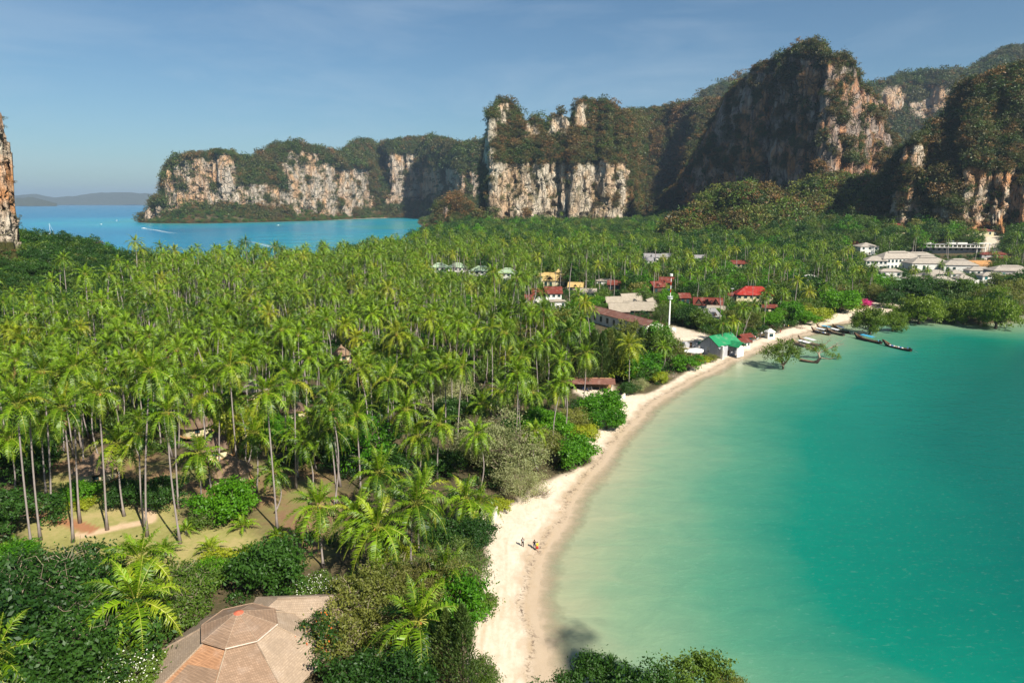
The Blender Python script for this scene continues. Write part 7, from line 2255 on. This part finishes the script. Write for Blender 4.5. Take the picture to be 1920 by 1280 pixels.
speedboat('white motorboat just behind the trees at the left of the bay', 224, 487, 9, 170)
speedboat('white speedboat drawing a wake before the tip of the headland', 270, 428.5, 14, 170)
speedboat('small boat far out left of the headland', 190, 421, 12, 100)
speedboat('tiny boat farthest out on the open bay', 219, 414, 14, 20, P_BLUE)
speedboat('green roofed boat close under the headland', 522, 423, 16, 10, R_GREEN)
# wakes: foam lying on the water
t = NT('foam')
fo = t.noise(t.geo(), 0.5, 6, 0.7, 0.5)
tr = t.n('BsdfTransparent'); mx = t.n('MixShader')
t.l(t.math('MULTIPLY', t.rng(fo, 0.38, 0.62, 0.1, 1.0), t.attr('tone')), mx.inputs[0]); t.l(tr.outputs[0], mx.inputs[1]); t.l(t.bsdf((0.75, 0.82, 0.85, 1), 0.6), mx.inputs[2])
M_FOAM = t.done(mx.outputs[0])


def wake(lab, pts, w0, w1):
    q = np.array([P(a, c, 0)[:2] for a, c in pts])
    u = np.linspace(0, len(q) - 1, 40)
    x, y = np.interp(u, range(len(q)), q[:, 0]), np.interp(u, range(len(q)), q[:, 1])
    d = np.stack([np.gradient(x), np.gradient(y)], 1); d /= np.linalg.norm(d, axis=1)[:, None]
    n = np.stack([-d[:, 1], d[:, 0]], 1)
    w = np.linspace(w0, w1, 40)[:, None]
    V = []
    for s in (-1, -0.35, 0.35, 1): V.append(np.concatenate([np.stack([x, y], 1) + n * w * s, np.full((40, 1), 0.025)], 1))
    V = np.stack(V, 1).reshape(-1, 3)
    F = [[i * 4 + k, i * 4 + k + 1, i * 4 + 5 + k, i * 4 + 4 + k] for i in range(39) for k in range(3)]
    fade = np.linspace(1, 0.0, 40) ** 0.7
    T = np.stack([fade * 0, fade, fade, fade * 0], 1).ravel()
    b = MB(); b.add(V, np.array(F), 0, T)
    tag(b.build('wake_foam', M_FOAM), lab, None, None, 'stuff')


wake('long thin white wake across the bay above the palms', [(290, 484), (360, 482), (440, 479), (522, 475)], 1.2, 3.5)
wake('bright white wake of a boat heading for the near shore', [(571, 475), (545, 470), (518, 465), (490, 458), (455, 450)], 2.6, 9)
wake('short wake behind the speedboat near the headland', [(272, 429), (290, 431), (310, 435), (328, 438)], 3.5, 10)
wake('faint wake of the small boat left of the headland', [(188, 421), (150, 421.5), (110, 422)], 4, 8)

# ------------------------------------------------------------------ people
def person_mesh(pose):
    J = dict(pelvis=(0, 0, .95), chest=(0, -.02, 1.28), neck=(0, -.01, 1.46), head=(0, -.03, 1.58), top=(0, -.02, 1.70))
    st = pose.get('stride', 0.22)
    J.update(lhip=(.1, 0, .9), lknee=(.11, -st * .55, .50), lank=(.11, -st * .75, .09), ltoe=(.12, -st * .75 - .16, .04),
             rhip=(-.1, 0, .9), rknee=(-.11, st * .3, .50), rank=(-.11, st * .95, .12), rtoe=(-.12, st * .95 - .14, .03),
             lsh=(.19, -.01, 1.42), lel=pose.get('lel', (.27, .05, 1.15)), lwr=pose.get('lwr', (.26, -.08, .92)), lha=pose.get('lha', (.25, -.12, .84)),
             rsh=(-.19, -.01, 1.42), rel=pose.get('rel', (-.27, -.05, 1.15)), rwr=pose.get('rwr', (-.26, -.16, .95)), rha=pose.get('rha', (-.25, -.2, .88)))
    names = list(J)
    E = [('pelvis', 'chest'), ('chest', 'neck'), ('neck', 'head'), ('head', 'top'), ('pelvis', 'lhip'), ('lhip', 'lknee'), ('lknee', 'lank'), ('lank', 'ltoe'), ('pelvis', 'rhip'), ('rhip', 'rknee'), ('rknee', 'rank'), ('rank', 'rtoe'),
         ('chest', 'lsh'), ('lsh', 'lel'), ('lel', 'lwr'), ('lwr', 'lha'), ('chest', 'rsh'), ('rsh', 'rel'), ('rel', 'rwr'), ('rwr', 'rha')]
    rad = dict(pelvis=.135, chest=.14, neck=.055, head=.095, top=.07, lhip=.095, lknee=.06, lank=.042, ltoe=.035, rhip=.095, rknee=.06, rank=.042, rtoe=.035, lsh=.065, lel=.042, lwr=.03, lha=.035, rsh=.065, rel=.042, rwr=.03, rha=.035)
    me = bpy.data.meshes.new('body_cage')
    me.from_pydata([J[k] for k in names], [(names.index(a), names.index(c)) for a, c in E], [])
    o = bpy.data.objects.new('body_cage', me); COL.objects.link(o)
    md = o.modifiers.new('s', 'SKIN')
    for i, k in enumerate(names):
        sv = me.skin_vertices[0].data[i]; sv.radius = (rad[k], rad[k] * (0.72 if k in ('pelvis', 'chest') else 1)); sv.use_root = (k == 'pelvis')
    o.modifiers.new('d', 'SUBSURF').levels = 1
    dg = bpy.context.evaluated_depsgraph_get()
    m2 = bpy.data.meshes.new_from_object(o.evaluated_get(dg))
    bpy.data.objects.remove(o)
    m2.materials.clear(); m2.materials.append(P_SKIN)
    for p in m2.polygons: p.use_smooth = True
    return m2, J


def person(lab, X, Y, z, rz, pose, top_m, bot_m, hair_m=None, long_hair=False, skirt=False, h=1.0, group=None, top2=None):
    bm_, J = person_mesh(pose)
    r = thing('person', lab, 'person', (X, Y, z), rz, group); r.scale = (h, h, h)
    link('body', bm_, r)
    a = lambda k: np.array(J[k])
    b = MB(); b.tube([a('pelvis') + [0, 0, -.02], (a('pelvis') + a('chest')) / 2, a('chest') + [0, 0, .05], a('neck') + [0, 0, -.01]], [.165, .155, .185, .08], 10, 0)
    for s in ('l', 'r'): b.tube([a(s + 'sh'), (a(s + 'sh') + a(s + 'el')) / 2, a(s + 'el') if top_m is P_CLOTHB else (a(s + 'sh') * .4 + a(s + 'el') * .6)], [.082, .068, .058], 7, 0)
    b.build('shirt', top_m, r, True)
    if top2 is not None:
        b = MB(); b.box((0, -.165, 1.25), (.13, .05, .34)); b.build('shirt_front', top2, r)
    b = MB()
    if skirt: b.tube([a('pelvis') + [0, 0, .08], a('pelvis') + [0, 0, -.12], a('pelvis') + [0, 0, -.45]], [.15, .19, .27], 10, 0)
    else:
        for s in ('l', 'r'):
            e = a(s + 'kn' + 'ee')
            pts = [a('pelvis') + (a(s + 'hip') - a('pelvis')) * .8 + [0, 0, .08], a(s + 'hip') + [0, 0, -.05], (a(s + 'hip') + e) / 2 + 0.0, e] + ([a(s + 'ank')] if pose.get('long') else [])
            b.tube(pts, [.13, .118, .095, .085] + ([.07] if pose.get('long') else []), 8, 0)
    b.build('skirt' if skirt else 'trousers', bot_m, r, True)
    b = MB(); b.ball(a('head') + [0, .025, .045], .118, 0, .5, 9, 6, (.92, 1.0, 1.08))
    if long_hair: b.tube([a('head') + [0, .08, .0], a('neck') + [0, .13, -.05], a('chest') + [0, .15, .02]], [.10, .09, .05], 7, 0)
    b.build('hair', hair_m or P_HAIR, r, True)
    b = MB(); b.box((0, -.118, 1.585), (.03, .04, .04)); b.build('nose', P_SKIN, r)
    for s in (-1, 1):
        b = MB(); b.ball((s * .035, -.105, 1.615), .014, 0, .5, 5, 4); b.build('eye', P_CLOTHB, r)
    return r


def ppos(px, py):
    z = 1.0
    for _ in range(3):
        X, Y, _ = P(px, py, z); z = float(height(X, Y))
    return X, Y, z


X, Y, z = ppos(980, 1024)
person('person in black with an open white front walking alone on the near sand', X, Y, z, 0.2, dict(long=True, stride=.18, lwr=(.16, -.14, 1.12), lha=(.08, -.18, 1.16)), P_CLOTHB, P_CLOTHB, top2=P_WHITE, h=1.02)
X, Y, z = ppos(1002, 1028)
person('long haired person in dark top and denim shorts beside the one in yellow', X, Y, z, 0.15, dict(stride=.24), P_CLOTHB, P_DENIM, long_hair=True)
X, Y, z = ppos(1007, 1032)
person('person in a yellow top and red skirt on the near sand', X, Y, z, 0.3, dict(stride=.26), P_YELLOW, P_RED, skirt=True)
FAR = [(1452, 628, P_WHITE, P_DENIM, 'person in white standing on the far beach, nearest the water'), (1457, 626, P_CLOTHB, P_DENIM, 'person in black beside the one in white on the far beach'), (1463, 625, P_RED, P_CLOTHB, 'person in red in the walking group on the far beach'),
       (1465, 620, P_CLOTHB, P_CLOTHB, 'dark dressed person at the right of the walking group on the far beach'), (1436, 629, P_BLUE, P_CLOTHB, 'person in blue on the far beach left of the walking group'), (1416, 636, P_WHITE, P_RED, 'person in white near the blue parasol'),
       (1425, 632, P_CLOTHB, P_DENIM, 'dark dressed person between the parasol and the walking group'), (1470, 614, P_WHITE, P_WHITE, 'person in white at the back of the far beach'), (1478, 615, P_YELLOW, P_DENIM, 'person in yellow at the back of the far beach')]
for px, py, a_, c_, lab in FAR:
    X, Y, z = ppos(px, py); person(lab, X, Y, z, random.uniform(-3, 3), dict(stride=random.uniform(.05, .25)), a_, c_)
for (r, L), xx, c_, lab in ((BT[1], -0.38, P_BLUE, 'boatman in blue standing at the engine of the loaded longtail boat'), (BT[0], -0.40, P_CYAN, 'boatman in light blue at the stern of the longtail boat with the blue canopy')):
    ca, sa = math.cos(r.rotation_euler[2]), math.sin(r.rotation_euler[2])
    person(lab, r.location[0] + xx * L * ca, r.location[1] + xx * L * sa, 0.12, r.rotation_euler[2] + PI / 2, dict(stride=.1), c_, P_DENIM)

# ------------------------------------------------------------------ small things on land
X, Y, z = ppos(1405, 640)
r = thing('parasol', 'blue square parasol beside the beach bar', 'parasol', (X, Y, z))
b = MB(); b.tube([(0, 0, 0), (0, 0, 2.5)], .04, 5, 0); b.build('pole', P_WHITE, r)
b = MB(); roof_hip(b, 2.6, 2.6, 2.3, .5, 0.0); b.build('canopy', P_CYAN, r)
b0 = MB()
for k in range(5): b0.box((-.8 + k * .4, 0, .32), (.34, .6, .05))
b0.box((1.1, 0, .5), (.06, .6, .5)); lounge = b0.mesh('slatted_bed', [P_WHITE])
b0 = MB()
for sx in (-.8, .8):
    for sy in (-.25, .25): b0.box((sx, sy, .14), (.06, .06, .32))
loungel = b0.mesh('legs', [B_WOODL])
for i, (px, py) in enumerate([(1412, 640), (1420, 636), (1428, 626), (1434, 624), (1440, 628), (1447, 625), (1400, 645), (1393, 648)]):
    X, Y, z = ppos(px, py)
    r = thing('sun_lounger', 'white sun lounger on the sand near the blue parasol', 'sun lounger', (X, Y, z), R(40 + i * 9), 'sun loungers on the sand near the blue parasol')
    link('bed', lounge, r); link('frame', loungel, r)
# motorbikes by the shed
def torus(b, c, R0, r0, m=0, n=12, k=5):
    V, F = [], []
    for i in range(n):
        a = 2 * PI * i / n
        for j in range(k):
            q = 2 * PI * j / k
            V.append((c[0] + (R0 + r0 * math.cos(q)) * math.cos(a), c[1] + r0 * math.sin(q), c[2] + (R0 + r0 * math.cos(q)) * math.sin(a)))
            F.append([i * k + j, i * k + (j + 1) % k, ((i + 1) % n) * k + (j + 1) % k, ((i + 1) % n) * k + j])
    b.add(V, np.array(F), m)


b = MB(); torus(b, (0, 0, 0), .27, .06); WHEEL = b.mesh('wheel', [P_BLACK])
def mbody(c):
    b = MB(); b.box((0, 0, .42), (.8, .18, .22)); b.tube([(.55, 0, .3), (.42, 0, .62), (.34, 0, .98)], [.05, .07, .05], 6, 0); b.box((-.35, 0, .58), (.55, .22, .2)); b.box((.4, 0, .75), (.08, .32, .34))
    return b.mesh('body', [c])


MBD = [mbody(P_BLACK), mbody(P_BLUE), mbody(P_WHITE), mbody(P_RED)]
b = MB(); b.box((-.25, 0, .74), (.7, .24, .1)); SEAT = b.mesh('seat', [P_BLACK])
b = MB(); b.tube([(.32, -.32, 1.02), (.36, 0, .98), (.32, .32, 1.02)], .03, 5, 0); HB = b.mesh('handlebar', [P_METAL])
for i, (px, py, c_) in enumerate([(1089, 730, 0), (1093, 731, 1), (1097, 732, 0), (1101, 732, 1), (1105, 733, 0), (1109, 731, 2), (1128, 733, 0), (1133, 733, 3), (1137, 732, 0)]):
    X, Y, z = ppos(px, py)
    cn = ['black', 'blue', 'white', 'red'][c_]
    r = thing('motorbike', ['black motorbike at the left end of the row before the shed', 'blue motorbike second from the left before the shed', 'black motorbike between the two blue ones', 'blue motorbike right of the middle black one',
                            'black motorbike beside the white one', 'white motorbike before the open shed', 'black motorbike left of the red one under the dark tree', 'red motorbike at the dark tree beside the shed', 'black motorbike right of the red one'][i], 'motorbike', (X, Y, z), R(78 + 7 * (i % 3)))
    link('body', MBD[c_], r); link('seat', SEAT, r); link('handlebar', HB, r)
    link('wheel', WHEEL, r, (.62, 0, .32)); link('wheel', WHEEL, r, (-.6, 0, .32))
# white covered boat beside the grey wall
X, Y, z = ppos(1303, 664)
r = thing('covered_boat', 'boat on the sand under a white cover left of the grey gable wall', 'boat', (X, Y, z + .7), R(10))
hm, _s = hull_mesh(8, 3.0, 1.6, 0.6, 0.1, [P_WHITE, P_WHITE, P_WHITE]); link('hull', hm, r)
b = MB(); b.ball((0, 0, .5), 1.0, 0, .5, 14, 8, (3.7, 1.5, 1.3)); b.build('cover', P_WHITE, r, True)
for s in (-1, 1):
    b = MB(); b.box((s * 2, 0, -.5), (.3, 2.4, .8)); b.build('trestle', B_WOODL, r)
# stack of pale planks before the beach house
X, Y, z = ppos(1352, 664)
r = thing('plank_pile', 'pile of light planks on the sand before the green roofed house', 'planks', (X, Y, z), R(-22))
for k in range(9):
    b = MB(); b.box((0, 0, 0), (4.6 - .2 * (k % 3), .28, .07)); b.build('plank', B_WOODL, r, False, ((k % 3) * .1, (k % 3 - 1) * .3, .08 + .09 * (k // 3)), (0, 0, .03 * (k % 4 - 1)))
# lamp posts near the red roof
for px, py, tx, ty, lab in [(1371, 576, 1371, 541, 'slim pale lamp post left of the bright red roof'), (1433, 598, 1437, 556, 'lamp post with a flat head right of the bright red roof')]:
    X, Y, z = ppos(px, py); hh = PY(tx, ty, Y)[2] - z
    r = thing('lamp_post', lab, 'lamp post', (X, Y, z))
    b = MB(); b.tube([(0, 0, -.2), (0, 0, hh)], [.12, .08], 6, 0); b.build('pole', P_METAL, r)
    b = MB(); b.box((0, 0, hh), (1.6, .4, .2)); b.build('lamp_head', P_WHITE, r)
# white bird statue like finial at the frangipani
X, Y, z = ppos(212, 1262)
r = thing('garden_statue', 'small white statue between the dark bush and the white blossoms', 'statue', (X, Y, z), 0.4)
b = MB(); b.box((0, 0, .35), (.7, .7, .9)); b.build('pedestal', B_WHITE, r)
b = MB(); b.tube([(0, 0, .8), (0, 0, 1.3), (.05, 0, 1.8), (0, 0, 2.1)], [.26, .3, .16, .1], 8, 0); b.ball((0, 0, 2.25), .16); b.build('figure', P_WHITE, r, True)
